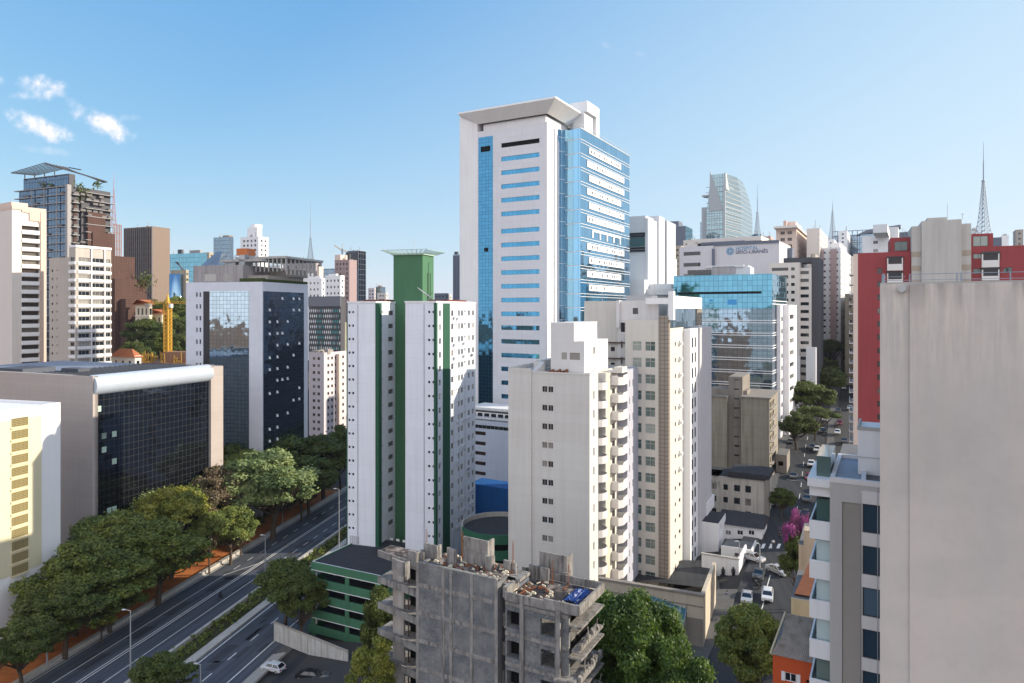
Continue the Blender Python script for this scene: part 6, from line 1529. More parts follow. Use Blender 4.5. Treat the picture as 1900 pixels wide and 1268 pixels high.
    m = MB(); x0 = b.lx(1440); b.block(m, x0, 0, 0, 9, 0, b.lz(845), {'F': [(.6,b.lz(845)-3,1.2,1.2,PD)]}, 0, 1); m.box(.01,.4,0,20,0,b.lz(880)); m.box(5,5.3,-6,16,0,b.lz(905,5,-6)); b.part(m, 'walls', [MC['recess_grey'], MC['roof_grey']])
    m = MB(); m.box(.4,5,-6,16,0,b.lz(893,3,-6)); b.part(m, 'ramp', MC['roof_grey'])
dirty_blocks()

# further skyline blocks that fill the gaps
for a in (('skyline_block','slender beige block just left of the small dark twin tower',376,388,396,470,482,560,1600,3.2,'sand'),
          ('skyline_block','low grey roofed block above the hotel green hedge roof',500,520,527,494,512,470,1600,3.2,'tower_white'),
          ('skyline_block','pale block peeping between dark tower and green shaft platform',700,716,720,545,560,560,1600,3.2,'cream_light'),
          ('skyline_block','tiny grey block right of the green shaft on the skyline',806,826,832,546,562,520,1600,3.2,'slate'),
          ('skyline_block','beige block behind the small cream block under the charcoal office block',1250,1264,1270,458,500,400,1650,3.2,'sand'),
          ('skyline_block','white block with brown roof behind the faceted glass tower foot',1268,1296,1302,447,462,430,1650,3.2,'cream_light'),
          ('skyline_block','beige block between peach balcony tower and cream slab tower',1476,1492,1500,446,520,420,1650,3.2,'pink_white'),
          ('skyline_block','white block left of the grey and white tower',1528,1548,1556,446,470,430,1650,3.0,'bright_white'),
          ('skyline_block','cream block with small windows directly left of the red tower roof',1566,1584,1592,478,560,380,1650,3.0,'cream_light'),
          ('skyline_block','brown block on the skyline left of the slanted roof building',1580,1600,1606,440,455,620,1650,3.2,'brown_stone'),
          ('skyline_block','low grey block with aerials right of the slanted roof building',1662,1690,1696,432,445,540,1650,3.2,'slate'),
          ('skyline_block','pale block at the far right skyline beside the tallest antenna',1800,1816,1822,430,440,520,1650,3.2,'tower_white')):
    tower(*a, win=(1.3,1.3,1.5), style=PD, maxrows=8)

for a in (('skyline_block','cream block with brown windows peeping above the white twin block',540,553,558,512,524,470,1600,3.2,'cream_light'),
          ('skyline_block','slim beige tower left of the thin dark slate tower',826,834,838,548,562,540,1600,3.2,'cream_light'),
          ('skyline_block','grey glass slab between small white block and pale antenna',1396,1408,1414,436,452,640,1650,3.6,'teal_curtain'),
          ('skyline_block','low terracotta coloured block under the pale lattice antenna',1412,1430,1436,440,455,560,1650,3.2,'pink_wall'),
          ('skyline_block','white stepped block just right of the short blue grey antenna',1556,1572,1580,430,450,520,1650,3.0,'bright_white'),
          ('skyline_block','small cream tower left of the tall antenna, above the red roof',1806,1812,1816,424,440,600,1650,3.0,'cream_light')):
    tower(*a, win=(1.3,1.3,1.5), style=PD, maxrows=6)

# ------------------------------------------------------------------ unfinished concrete ruin in the foreground
def ruin():
    b = Bld('unfinished_building', 'unfinished raw concrete block with herringbone block walls and a littered roof, in the foreground', 'building', 1053, 63, 1640, 0)
    t = NT('block_wall')
    u = t.math('ADD', t.x, t.y); s45 = 0.7071
    p = t.math('MULTIPLY', t.math('ADD', u, t.z), s45*4.6); q = t.math('MULTIPLY', t.math('SUBTRACT', u, t.z), s45*4.6)
    br = t.N.new('ShaderNodeTexBrick'); t.L.new(t.vec(p, q, 0.0), br.inputs['Vector']); br.inputs['Scale'].default_value = 1.0; br.inputs['Mortar Size'].default_value = 0.12; br.inputs['Mortar Smooth'].default_value = 0.4
    br.inputs['Brick Width'].default_value = 1.6; br.inputs['Row Height'].default_value = 0.8
    br.inputs['Color1'].default_value = (0.075,0.09,0.105,1); br.inputs['Color2'].default_value = (0.12,0.135,0.15,1); br.inputs['Mortar'].default_value = (0.17,0.17,0.17,1)
    n1 = t.noise(t.obj, 0.5, 6, 0.65); st = t.noise(t.vec(t.x,t.y,t.math('MULTIPLY',t.z,.1)), 1.6, 6, .7); n3 = t.noise(t.obj, 4, 5, .7)
    c = t.mix(t.math('MULTIPLY', t.ramp(n1,.4,.66), .7), br.outputs[0], (0.27,0.265,0.26)); c = t.mix(t.math('MULTIPLY', t.ramp(st,.52,.75), .65), c, (0.10,0.09,0.085)); c = t.mix(t.math('MULTIPLY', t.ramp(n3,.55,.8), .5), c, (0.40,0.39,0.38))
    BW = t.done(t.bsdf(c, 0.95, 0, t.bump(br.outputs['Fac'], 0.5, 0.03), 0.15)); MC['block_wall'] = BW
    t = NT('raw_concrete'); n1 = t.noise(t.obj, 0.8, 7, .65); n2 = t.noise(t.vec(t.x,t.y,t.math('MULTIPLY',t.z,.12)), 2.2, 5, .7); n3 = t.noise(t.obj, 5, 5, .7)
    c = t.mix(t.ramp(n1,.35,.7), (0.30,0.285,0.27), (0.17,0.16,0.15)); c = t.mix(t.math('MULTIPLY', t.ramp(n2,.48,.68), .85), c, (0.045,0.04,0.038)); c = t.mix(t.math('MULTIPLY', t.ramp(n3,.5,.8), .35), c, (0.32,0.30,0.28))
    RC = t.done(t.bsdf(c, 0.95, 0, t.bump(n3, 0.5, 0.04), 0.15)); MC['raw_concrete'] = RC
    t = NT('littered_slab'); n1 = t.noise(t.obj, 1.1, 7, .7); n2 = t.noise(t.obj, 4.5, 6, .7); n4 = t.noise(t.obj, .5, 4, .6)
    c = t.mix(t.ramp(n1,.42,.6), (0.04,0.038,0.038), (0.30,0.25,0.215)); c = t.mix(t.ramp(n2,.55,.72), c, (0.15,0.065,0.04)); c = t.mix(t.math('MULTIPLY', t.ramp(n4,.44,.56), .85), c, (0.03,0.03,0.033))
    LS = t.done(t.bsdf(c, 0.95, 0, t.bump(n2, 0.9, 0.12), 0.1)); MC['littered_slab'] = LS
    DV = MC['black_void']  # black sheets stand in for the shade inside the openings
    zr = b.lz(1130)-0.0; fh = 2.9
    xl = b.lx(775, 0.0); xm = b.lx(921, 0.0); xg = b.lx(946, 1.2)
    yb = 8.2; zw = b.lz(1077, xm, 0)
    # blind block wall with its beams and columns
    # (the blind wall stands a little in front of the frame)
    m = MB(); m.box(xl, xm, 0, .3, 0, zw); m.box(xl,xl+.3,.3,3,0,zw-.1); m.box(xm-.3,xm,.3,2.4,0,zw-.3)
    b.part(m, 'block_wall', BW)
    m = MB(); n = 9
    for i in range(n):
        z = zw-2.0-i*fh; m.box(xl-.02, xm+.03, -.05, -.0, z-.42, z)
    for f_, w in ((0,.35),(.34,.4),(.44,.3),(.70,.35),(1,.35)): x = xl+(xm-xl)*f_; m.box(x-w/2, x+w/2, -.07, -.0, 0, zw+.02)
    m.box(xl,xm,-.02,.32,zw,zw+.12)
    b.part(m, 'concrete_frame', RC)
    # floors and columns of the whole frame
    zr2 = b.lz(1121, 0, 0)
    xe = b.lx(717, 3.0); yb = 4.6; YB = 8.2
    fl = MB()
    for i in range(9):
        z = zw-.5-i*fh; 
        fl.box(xl+.31, xm-.31, .31, yb, z-.3, z); fl.box(xm-.3,xg+.5,2.4,yb,z-.3,z); (fl.box(xg+.31,-.31,1.4,YB-2.4,zr2-1.35-i*fh,zr2-1.1-i*fh) if i else None)
    b.part(fl, 'floor_slab', RC)
    # left set-back balconies
    lf = MB(); 
    for i in range(9):
        z = zw+.2-.9-i*fh*1.0; 
        lf.hull8([(xe-.6,2.2,z-.55),(xl-.01,.8,z-.55),(xl-.01,4.4,z-.55),(xe-.6,4.6,z-.55)], [(xe-.6,2.2,z),(xl-.01,.8,z),(xl-.01,4.4,z),(xe-.6,4.6,z)])
        lf.hull8([(xe-.6,2.2,z),(xl-.01,.8,z),(xl-.01,.95,z),(xe-.6,2.35,z)], [(xe-.6,2.2,z+.18),(xl-.01,.8,z+.18),(xl-.01,.95,z+.18),(xe-.6,2.35,z+.18)])
    b.part(lf, 'balcony_slab', RC)
    m = MB(); xa, xb = b.lx(731,2.6), b.lx(751,2.6); m.box(xa, xb, 2.4, 2.7, 0, zw-1.4); m.box(xa,xa+.25,2.7,4.3,0,zw-1.5); b.part(m, 'plaster_panel', paint('raw_plaster', (0.42,0.39,0.37), 0.9, 0.35, 0.5))
    m = MB(); m.box(xb,xl-.01,3.6,3.7,0,zw-1.6); b.part(m, 'interior_shade', DV)
    m = MB()
    for i in range(6): z = zw-3.3-i*fh; m.box(xb+.5,xb+.62,2.5,2.6,z-1.2,z+1.0); m.box(xb+.1,xl-.1,2.5,2.55,z-1.1,z-1.0)
    b.part(m, 'door_post', MC['brown_frame'])
    # recess column between the two walls
    m = MB()
    for i in range(9):
        z = zw-.5-i*fh; m.box(xm+.01, xg, 1.2, 1.5, z-1.5, z-.5) ; m.box(xm+.01,xg,1.2,1.6,z-.5,z-.2)
    m.box(xm+.6,xg,1.55,1.9,0,zw-1.0)
    b.part(m, 'recess_wall', RC)
    m = MB(); m.box(xm+.01, xg+.02, 2.3, 2.35, 0, zw-.4); b.part(m, 'interior_shade', DV)
    # right part with openings
    zf = b.lz(1099, b.lx(950), 0); zr2 = b.lz(1121, 0, 0)
    W2 = -xg; hs = []
    VO = ('plain', .9, 'dark_frame', 'black_void')
    ua, ub = .12, b.lx(964,.3)-xg; uc, ud = b.lx(1003,.3)-xg, b.lx(1029,.3)-xg
    m = MB(); zt = zr2-.95
    for i in range(8):
        z = zt-1.1-i*fh; hs.append((ua+.05, z-1.65, ub-ua-.1, 1.65, VO)); 
    HW = []
    for i in range(8): HW.append((uc, zt-.95-i*fh-1.75, ud-uc, 1.6))
    # wall pieces around the see-through openings
    b.block(m, xg, xg+uc, .3, .6, 0, zt, {'F': hs}, 0, 0, skip='K')
    zs = zt
    for (u0, z0, w_, h_) in HW:
        m.box(xg+uc, xg+uc+w_, .3, .6, z0+h_, zs); zs = z0
    m.box(xg+uc+(ud-uc), -.0, .3, .6, 0, zt)
    b.part(m, 'block_wall', BW)
    m = MB(); m.box(xg+uc-.4, 0-1.0, 5.3, 5.4, 0, zt-2.2); b.part(m, 'inner_wall', paint('inner_plaster', (0.50,0.40,0.28), 0.9, 0.6, 0.6, sc=3))
    m = MB(); xq = b.lx(969,.2); m.box(xq-.2, xq+.2, .05, .32, 0, zt+.6); m.box(b.lx(1036,-.2)-.22, b.lx(1036,-.2)+.2, -.3, .05, 0, zt+.2)
    for i in range(8): z = zt-.25-i*fh; m.box(xg,-.0,.2,.31,z-.35,z); m.box(-.01,1.3,0.2,6,z-.9-.12,z-.9+.05); m.hull8([(-1.0,-.9,z-2.9),(.9,-.5,z-2.9),(.9,6,z-2.9),(-1.0,6,z-2.9)],[(-1.0,-.9,z-2.7),(.9,-.5,z-2.7),(.9,6,z-2.7),(-1.0,6,z-2.7)]) if i > 0 else None
    b.part(m, 'concrete_frame', RC)
    # ragged right-hand balconies
    rnd = random.Random(12); m = MB()
    for i in range(1, 8):
        z = zt-i*fh
        for k in range(9):
            y = .2+k*.62; h0 = rnd.uniform(.15,.8); m.hull8([(.95,y,z-.3),(1.25,y,z-.3),(1.25,y+.55,z-.3),(.95,y+.55,z-.3)],[(.95,y,z-.3+h0),(1.25,y,z-.3+h0*rnd.uniform(.6,1.3)),(1.25,y+.55,z-.3+h0*rnd.uniform(.5,1.3)),(.95,y+.55,z-.3+h0)])
        for k in range(4): y = .3+rnd.random()*5; m.bar((1.1,y,z-.3),(1.2+rnd.uniform(-.2,.4),y+rnd.uniform(-.4,.4),z+rnd.uniform(.6,1.4)),.07)
        m.box(.4,1.2,.0,6,z-.5,z-.28)
    b.part(m, 'broken_parapet', RC)
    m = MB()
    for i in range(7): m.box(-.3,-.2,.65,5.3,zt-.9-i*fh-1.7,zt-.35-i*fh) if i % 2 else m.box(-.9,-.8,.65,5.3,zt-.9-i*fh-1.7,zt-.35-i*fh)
    b.part(m, 'interior_shade', DV)
    # roof parapet right part
    yk = b.ly(1101, 0); zp = zr2
    m = MB(); m.box(-2.4,1.2+.0,.0,.22,zp-.95,zp); m.box(.98,1.2,.22,6.2,zp-.95,zp); m.box(xg,-2.4,.12,.32,zt-.1,zp-.25)
    m.box(-8,1.2,6.2,6.4,zp-.8,zp-.05); m.box(xg-.3,xg+.1,.32,3,zt,zp+.1)
    b.part(m, 'roof_parapet', RC)
    m = MB(); m.quad((xl+.3,.3,zw-.25),(xm,.3,zw-.25),(xm,yb,zw-.25),(xl+.3,yb,zw-.25)); m.quad((xm,1.5,zw-.7),(xg+.1,1.5,zw-.7),(xg+.1,yb,zw-.7),(xm,yb,zw-.7)); m.quad((xg+.1,.3,zp-.85),(1.0,.3,zp-.85),(1.0,6.2,zp-.85),(xg+.1,6.2,zp-.85)); m.quad((xe-.5,2.5,zw-.68),(xl,1,zw-.68),(xl,4.4,zw-.68),(xe-.5,4.5,zw-.68))
    m.quad((xg-.5,yb-2,zp-1.0),(-7.9,6.2,zp-.9),(-7.9,9.5,zp-.9),(xg-.5,yb+1,zp-1.0))
    b.part(m, 'roof_slab', LS)
    # standing wall stubs and columns on the roof: (px of left, right, y, top row)
    def stub(pa, pb, ybot, ytop, z0, th=.22, side=0.0):
        d_ = (CZ-z0)*F/(ybot-HY); pm = (pa+pb)/2; P = Vector(((pm-CX)/F*d_, d_))-b.C; y = P.dot(b.Y)
        m = MB(); a_, c_ = b.lx(pa, y), b.lx(pb, y); z1 = b.lz(ytop, (a_+c_)/2, y); h0 = z0-b.zb
        m.hull8([(a_,y,h0-.1),(c_,y,h0-.1),(c_,y+th,h0-.1),(a_,y+th,h0-.1)],[(a_,y,z1),(c_,y,z1-.05),(c_,y+th,z1-.08),(a_,y+th,z1)])
        if side: m.box(c_-.2,c_+.005,y+th,y+th+side,h0-.5,z1-.12)
        b.part(m, 'wall_stub', RC); return y
    zA = zw-.25+b.zb; zB = zw-.68+b.zb; zC = zp-.85+b.zb
    for s_ in ((727,735,1056,1037,zB),(735,752,1068,1042,zB,.25,.5),(757,773,1049,1023,zB,.25,1.0),(777,786,1040,1024,zA),(786,811,1037,1010,zA,.22,.6),(829,846,1046,1018,zA),(860,905,1050,1000,zA,.25,1.1),(900,911,1059,1033,zA,.3,.5),(934,947,1066,1041,zA-.4,.3,.6),(951,957,1067,1045,zA-.4),(981,996,1075,1050,zC,.3,.4),(1001,1052,1074,1028,zC,.25,1.2),(1002,1018,1081,1054,zC),(1041,1053,1080,1062,zC,.3,.8)):
        stub(*s_)
    # scattered rubble
    m = MB(); m2 = MB()
    for _ in range(150):
        x = rnd.uniform(xl+.6,.7); y = rnd.uniform(.6,4.3 if x < xm+1 else 5.8); z0 = (zw-.25 if x < xm else (zw-.7 if x < xg+.1 else zp-.85)); s = rnd.uniform(.05,.22); T = m if rnd.random() < .6 else m2
        if xm-.3 < x < xg+.3 and y < 1.8: continue
        T.hull8([(x-s,y-s,z0),(x+s*1.6,y-s*.7,z0),(x+s,y+s,z0),(x-s*1.2,y+s*.8,z0)],[(x-s*.6,y-s*.6,z0+s*.8),(x+s,y-s*.5,z0+s),(x+s*.7,y+s*.6,z0+s*.6),(x-s*.8,y+s*.5,z0+s*.9)])
    for _ in range(26):
        x = rnd.uniform(xl+.6,.5); y = rnd.uniform(.8,4.2 if x < xm+1 else 5.6); z0 = (zw-.2 if x < xm else (zw-.6 if x < xg else zp-.8)); a = rnd.uniform(0,3.1); l = rnd.uniform(.5,1.6); T = m2 if rnd.random() < .5 else m
        T.bar((x,y,z0+.05),(x+l*math.cos(a),y+l*.6*math.sin(a),z0+.1),.09)
    o = b.part(m, 'rubble', MC['old_cream']); o['kind'] = 'stuff'; o = b.part(m2, 'brick_rubble', MC['rust']); o['kind'] = 'stuff'
    # rusty starter bars
    m = MB()
    for (px, y, z0, z1) in ((790,3.9,zw-.3,2.6),(856,3.8,zw-.3,3.4),(950,3.5,zw-.7,3.6),(971,.6,zp-1.1,2.2),(1024,5.2,zp-1,2.8),(1053,5.6,zp-1,2.4)):
        for k in range(4): x = b.lx(px,y)+.12*(k%2); yy = y+.12*(k//2); m.bar((x,yy,z0),(x+rnd.uniform(-.06,.06),yy,z0+z1*rnd.uniform(.8,1)),.022)
    o = b.part(m, 'starter_bars', MC['rust']); o['kind'] = 'stuff'
    # bright blue tarpaulin
    T = empty('blue_tarpaulin', (0,0,0)); w = b.w(-.6, 3.6); T.location = (w.x, w.y, zp-.84); T.rotation_euler = (0,0,-b.phi); tag(T, 'crumpled blue tarpaulin on the roof of the unfinished concrete block', 'tarpaulin')
    m = MB(); N_ = 12
    def hh(i, j): rr = random.Random(i*31+j); return ((i-N_/2)*.13+rr.uniform(-.05,.05), (j-N_/2)*.27+rr.uniform(-.07,.07), .08+rr.uniform(0,.42)*(1-abs(i-N_/2)/N_*1.6))
    for i in range(N_):
        for j in range(N_): m.quad(hh(i,j),hh(i+1,j),hh(i+1,j+1),hh(i,j+1))
    m.build('sheet', flat('tarp_blue', (0.01,0.055,0.24), 0.5, 0, .5, .3), T)
    b.finish()
ruin()

# ------------------------------------------------------------------ trees
def make_crown(seed, W, H, nleaf, leaf, kind='round', nclump=None):
    rnd = np.random.RandomState(seed); n = int((nclump or 85)*1.25)
    cl = []
    while len(cl) < n:
        p = rnd.uniform(-1, 1, 3)
        r = np.linalg.norm(p)
        if r > 1 or r < 0.42: continue
        if kind == 'umbrella' and (p[2] < -0.05): continue
        if kind == 'round' and p[2] < -0.75: continue
        k = 1+0.22*math.sin(p[0]*5+seed)+0.16*math.cos(p[1]*6+seed*2)
        cl.append((p[0]*k*W/2*0.86, p[1]*k*W/2*0.86, p[2]*H/2*0.86))
    cl = np.array(cl); rad = rnd.uniform(0.05, 0.14, len(cl))*W*(.9 if kind == 'umbrella' else 1.0)
    w = rad**2; idx = rnd.choice(len(cl), nleaf, p=w/w.sum())
    d = rnd.normal(size=(nleaf, 3)); d /= np.linalg.norm(d, axis=1)[:,None]
    rr = rnd.uniform(0.45, 1.08, nleaf)**0.6
    fl = 0.45 if kind == 'umbrella' else 0.62
    c = cl[idx]+d*rad[idx][:,None]*rr[:,None]*np.array([1,1,fl])+rnd.normal(size=(nleaf,3))*W*.012*(rnd.rand(nleaf,1) < .25)*2
    # leaf card axes: facing roughly outwards-up with scatter
    nrm = d*0.8+np.array([0,0,.6])+rnd.normal(size=(nleaf,3))*.65; nrm /= np.linalg.norm(nrm, axis=1)[:,None]
    a = np.cross(nrm, rnd.normal(size=(nleaf,3))); a /= np.linalg.norm(a, axis=1)[:,None]; bb = np.cross(nrm, a)
    s = leaf*rnd.uniform(.6, 1.25, nleaf)[:,None]
    a *= s; bb *= s*.62
    V = np.stack([c-a, c-bb+a*.15, c+a, c+bb-a*.1], 1).reshape(-1, 3)
    return V, cl
def tree_data(seed, W, H, trunk_h, nleaf, leaf, mat, kind='round', tr=0.3, base=None, nclump=None):
    """W, H: crown size; base: height of the crown's underside"""
    V, cl = make_crown(seed, W, H, nleaf, leaf, kind, nclump); zc = trunk_h+H/2; V[:,2] += zc
    me = bpy.data.meshes.new('crown'); nf = len(V)//4
    me.vertices.add(len(V)); me.vertices.foreach_set('co', V.ravel().astype(np.float32))
    me.loops.add(len(V)); me.loops.foreach_set('vertex_index', np.arange(len(V), dtype=np.int32))
    me.polygons.add(nf); me.polygons.foreach_set('loop_start', np.arange(0, len(V), 4, dtype=np.int32)); me.polygons.foreach_set('loop_total', np.full(nf, 4, dtype=np.int32))
    me.update(calc_edges=True); me.materials.append(mat)
    rnd = random.Random(seed); mb = MB(); top = trunk_h+H*.35
    bx, by = rnd.uniform(-.6,.6), rnd.uniform(-.6,.6)
    mb.tube([(0,0,-1.5),(bx*.3,by*.3,trunk_h*.5),(bx,by,trunk_h),(bx*1.3,by*1.2,top)], [tr*1.25,tr,tr*.8,tr*.3], 8)
    order = sorted(range(len(cl)), key=lambda i: -abs(cl[i][0])-abs(cl[i][1]))
    for i in order[:26]:
        c = cl[i]; z0 = trunk_h*rnd.uniform(.65,1.0); e = Vector((c[0]*.9, c[1]*.9, c[2]+zc))
        s = Vector((bx*z0/trunk_h, by*z0/trunk_h, z0)); mid = s.lerp(e,.5)+Vector((0,0,-.1*H))
        mb.tube([s, mid, e], [tr*.45,tr*.28,tr*.08], 6)
    me2o = mb.build('trunk', MC['bark']); me2 = me2o.data; bpy.data.objects.remove(me2o)
    return me, me2
flat('bark', (0.10,0.075,0.055), 0.95, 0, 0.1, 0.3)
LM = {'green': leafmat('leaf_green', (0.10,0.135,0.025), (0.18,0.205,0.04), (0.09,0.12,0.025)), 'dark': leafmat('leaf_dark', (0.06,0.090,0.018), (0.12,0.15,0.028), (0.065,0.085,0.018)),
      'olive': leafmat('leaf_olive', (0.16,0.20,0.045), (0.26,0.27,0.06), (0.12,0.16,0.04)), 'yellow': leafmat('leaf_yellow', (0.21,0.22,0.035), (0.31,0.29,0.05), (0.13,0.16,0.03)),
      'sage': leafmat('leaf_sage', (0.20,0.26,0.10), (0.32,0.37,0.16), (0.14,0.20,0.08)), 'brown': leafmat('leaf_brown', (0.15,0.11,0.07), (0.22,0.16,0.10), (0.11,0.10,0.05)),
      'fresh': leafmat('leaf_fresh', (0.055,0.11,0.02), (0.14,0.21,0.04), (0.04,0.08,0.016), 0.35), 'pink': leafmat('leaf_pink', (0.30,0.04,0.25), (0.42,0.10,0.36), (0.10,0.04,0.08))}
TP = {}
def proto(key, *a, **k):
    if key not in TP: TP[key] = tree_data(*a, **k)
    return TP[key]
def plant(name, label, cat, me, mt, loc, s=(1,1,1), rz=0, group=None, mat=None):
    r = empty(name, loc, rz); r.scale = s; tag(r, label, cat, group)
    c = bpy.data.objects.new('crown', me if mat is None else me.copy()); COL.objects.link(c); c.parent = r
    if mat is not None: c.data.materials[0] = mat
    t = bpy.data.objects.new('trunk', mt); COL.objects.link(t); t.parent = r
    return r
P_ = {'round0': dict(a=(11,10,9,5,30000,.21)), 'round1': dict(a=(23,10,8.5,5,30000,.21)), 'umb0': dict(a=(31,12,7.5,5.5,32000,.20)), 'umb1': dict(a=(47,12,7,5.5,32000,.20)), 'small': dict(a=(5,5,5,2.2,9000,.16))}
def crown_mesh(shape, mat):
    key = (shape, mat)
    if key not in TP:
        a = P_[shape]['a']; base = ('shape', shape)
        if base not in TP: TP[base] = tree_data(a[0],a[1],a[2],a[3],a[4],a[5],LM[mat],'umbrella' if shape.startswith('umb') else 'round', tr=.28 if shape != 'small' else .14); TP[key] = TP[base]
        else: me = TP[base][0].copy(); me.materials[0] = LM[mat]; TP[key] = (me, TP[base][1])
    return TP[key]
HTREE = {'round0': (10,14,), 'round1': (10,13.5), 'umb0': (12,13), 'umb1': (12,12.5), 'small': (5,7.2)}
def tree_at(px, ytop, wpx, d, shape, mat, label, rz=0, name='tree', group=None, zg=None):
    g = on_ground(px, d); z0 = g.z if zg is None else zg
    Wd, Ht = HTREE[shape]; w = wpx*d/F; h = CZ-(ytop-HY)/F*d-z0
    me, mt = crown_mesh(shape, mat)
    return plant(name, label, 'tree', me, mt, (g.x, g.y, z0), (w/Wd, w/Wd, max(.3, h/Ht)), rz, group)
G = 'trees of the belt beside the avenue'
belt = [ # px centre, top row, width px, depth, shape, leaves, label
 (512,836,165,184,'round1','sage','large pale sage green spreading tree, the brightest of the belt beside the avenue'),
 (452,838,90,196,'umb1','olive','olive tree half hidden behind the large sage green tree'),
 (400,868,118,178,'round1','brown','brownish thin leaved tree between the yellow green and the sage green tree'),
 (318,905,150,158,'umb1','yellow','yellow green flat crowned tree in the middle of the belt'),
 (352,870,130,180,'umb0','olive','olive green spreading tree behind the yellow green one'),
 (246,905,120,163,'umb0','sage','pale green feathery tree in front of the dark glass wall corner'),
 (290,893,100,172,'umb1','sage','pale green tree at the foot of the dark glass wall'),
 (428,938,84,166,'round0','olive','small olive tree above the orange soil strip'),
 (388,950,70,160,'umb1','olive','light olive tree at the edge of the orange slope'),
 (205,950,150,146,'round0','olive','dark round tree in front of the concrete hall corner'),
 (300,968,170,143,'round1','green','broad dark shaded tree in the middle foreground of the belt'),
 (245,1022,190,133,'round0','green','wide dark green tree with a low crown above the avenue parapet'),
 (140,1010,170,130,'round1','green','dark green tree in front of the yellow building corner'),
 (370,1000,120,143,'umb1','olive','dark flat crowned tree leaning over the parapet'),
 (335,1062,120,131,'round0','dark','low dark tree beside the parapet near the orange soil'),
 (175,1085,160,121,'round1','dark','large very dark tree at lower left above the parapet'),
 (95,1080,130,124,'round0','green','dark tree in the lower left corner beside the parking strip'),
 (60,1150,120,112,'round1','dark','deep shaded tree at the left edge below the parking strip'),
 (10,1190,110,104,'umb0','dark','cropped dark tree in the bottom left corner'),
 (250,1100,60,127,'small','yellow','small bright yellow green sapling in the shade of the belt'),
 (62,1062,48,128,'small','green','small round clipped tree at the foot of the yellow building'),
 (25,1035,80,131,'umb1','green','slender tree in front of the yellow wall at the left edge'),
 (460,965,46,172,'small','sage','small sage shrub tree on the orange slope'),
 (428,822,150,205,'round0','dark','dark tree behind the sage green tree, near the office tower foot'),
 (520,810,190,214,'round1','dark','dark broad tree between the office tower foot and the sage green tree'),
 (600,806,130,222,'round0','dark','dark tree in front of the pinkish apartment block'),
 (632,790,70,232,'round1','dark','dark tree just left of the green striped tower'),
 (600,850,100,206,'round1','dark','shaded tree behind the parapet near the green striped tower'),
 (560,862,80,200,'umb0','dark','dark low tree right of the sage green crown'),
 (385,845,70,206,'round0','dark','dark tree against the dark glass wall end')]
for i, (px, yt, w, d, sh, mt, lab) in enumerate(belt):
    xs = (px-CX)/F*d
    Wd_, Ht_ = HTREE[sh]; zg_ = gz(xs, d); hh_ = CZ-(yt-HY)/F*d-zg_; rb = HY+(CZ-zg_-hh_*.36)*F/d; lp = 38+(1268-rb)/.5977
    if px+.44*w > lp-6: px = lp-6-.44*w
    o = tree_at(px, yt, w, d, sh, mt, lab, rz=i*1.3, name='tree', group=G)
# trees between the avenue and the deck, and in the foreground
tree_at(528,1040,132,130,'umb0','dark','dark leaning tree on the median beside the green parking deck', 2.0)
tree_at(560,1060,80,126,'round0','dark','dark bushy tree touching the green parking deck', 1.0)
tree_at(300,1214,106,103,'round1','dark','low dark tree on the median at the bottom edge', .7)
tree_at(705,1085,70,96,'round0','dark','dark tree squeezed between parking deck and unfinished building', .2, zg=6)
me, mt = tree_data(71, 7.0, 8.0, 4.5, 15000, .16, LM['yellow'], 'round', tr=.16, nclump=50)
g = at(690, 1188, 72); plant('tree', 'yellow green tree in front of the balconies of the unfinished building', 'tree', me, mt, (g.x, g.y, g.z-12.2), (.85,.85,1), 0)
me, mt = tree_data(91, 13.5, 12.5, 6, 60000, .21, LM['fresh'], 'round', tr=.32, nclump=95)
g = at(1165, 1098, 72); plant('tree', 'big fresh green tree right of the unfinished concrete block', 'tree', me, mt, (g.x, g.y, g.z-18.0), (.84,.84,1), .4)
me, mt = tree_data(95, 12, 10, 5, 42000, .20, LM['fresh'], 'round', tr=.3, nclump=80)
g = at(1262, 1180, 66); plant('tree', 'lower fresh green tree at the bottom edge, touching the big one', 'tree', me, mt, (g.x, g.y, g.z-15.2), (.72,.72,1), 1.9)
me, mt = tree_data(63, 8.0, 9.0, 4.5, 34000, .17, LM['olive'], 'round', tr=.2, nclump=80)
g = at(1389, 1120, 76); plant('tree', 'loose crowned olive green street tree beside the orange house', 'tree', me, mt, (g.x, g.y, g.z-13.4), (.93,.93,1), 0.9)
# street trees
for i, (px, yt, w, d, sh, mtn, lab) in enumerate([
 (1496,706,84,235,'round0','dark','dark tree over the street beside the banded blue block'), (1530,682,90,270,'round1','dark','dark tree higher up the street on the left'),
 (1478,765,70,205,'round1','dark','dark low tree beside the small parking ramp'), (1512,752,70,215,'umb0','dark','flat dark tree above the parked cars'), (1540,630,60,330,'umb1','dark','thin spreading tree at the far end of the street'),
 (1560,640,46,345,'round1','dark','small dark tree in the middle distance of the street'), (1450,905,46,150,'round0','dark','dark tree behind the old stained white building'), (1522,660,60,300,'round0','green','green tree in front of the rounded pink brown block')]):
    tree_at(px, yt, w, d, sh, mtn, lab, rz=i, group='street trees')
# hillside trees at the left
for i, (px, yt, w, d, mtn, lab) in enumerate([(270,590,70,318,'dark','dark slope tree below the old cream building'),(305,610,70,300,'dark','dark slope tree left of the yellow crane mast'),(335,585,60,310,'dark','dark slope tree right of the yellow crane mast'),
   (330,548,60,350,'olive','olive lit tree behind the crane jib'),(285,556,50,355,'olive','olive lit tree behind the old cream building roof'),(250,630,60,280,'dark','dark slope tree at the foot of the timber tower'),(300,560,70,352,'yellow','yellow olive tree above the crane'),(345,620,50,290,'dark','dark slope tree touching the office tower edge'),
   (262,648,26,262,'olive','small lit bush beside the orange roofed house')]):
    tree_at(px, yt, w, d, ['round0','round1','umb0'][i%3], mtn, lab, rz=i*.7, group='hillside trees')
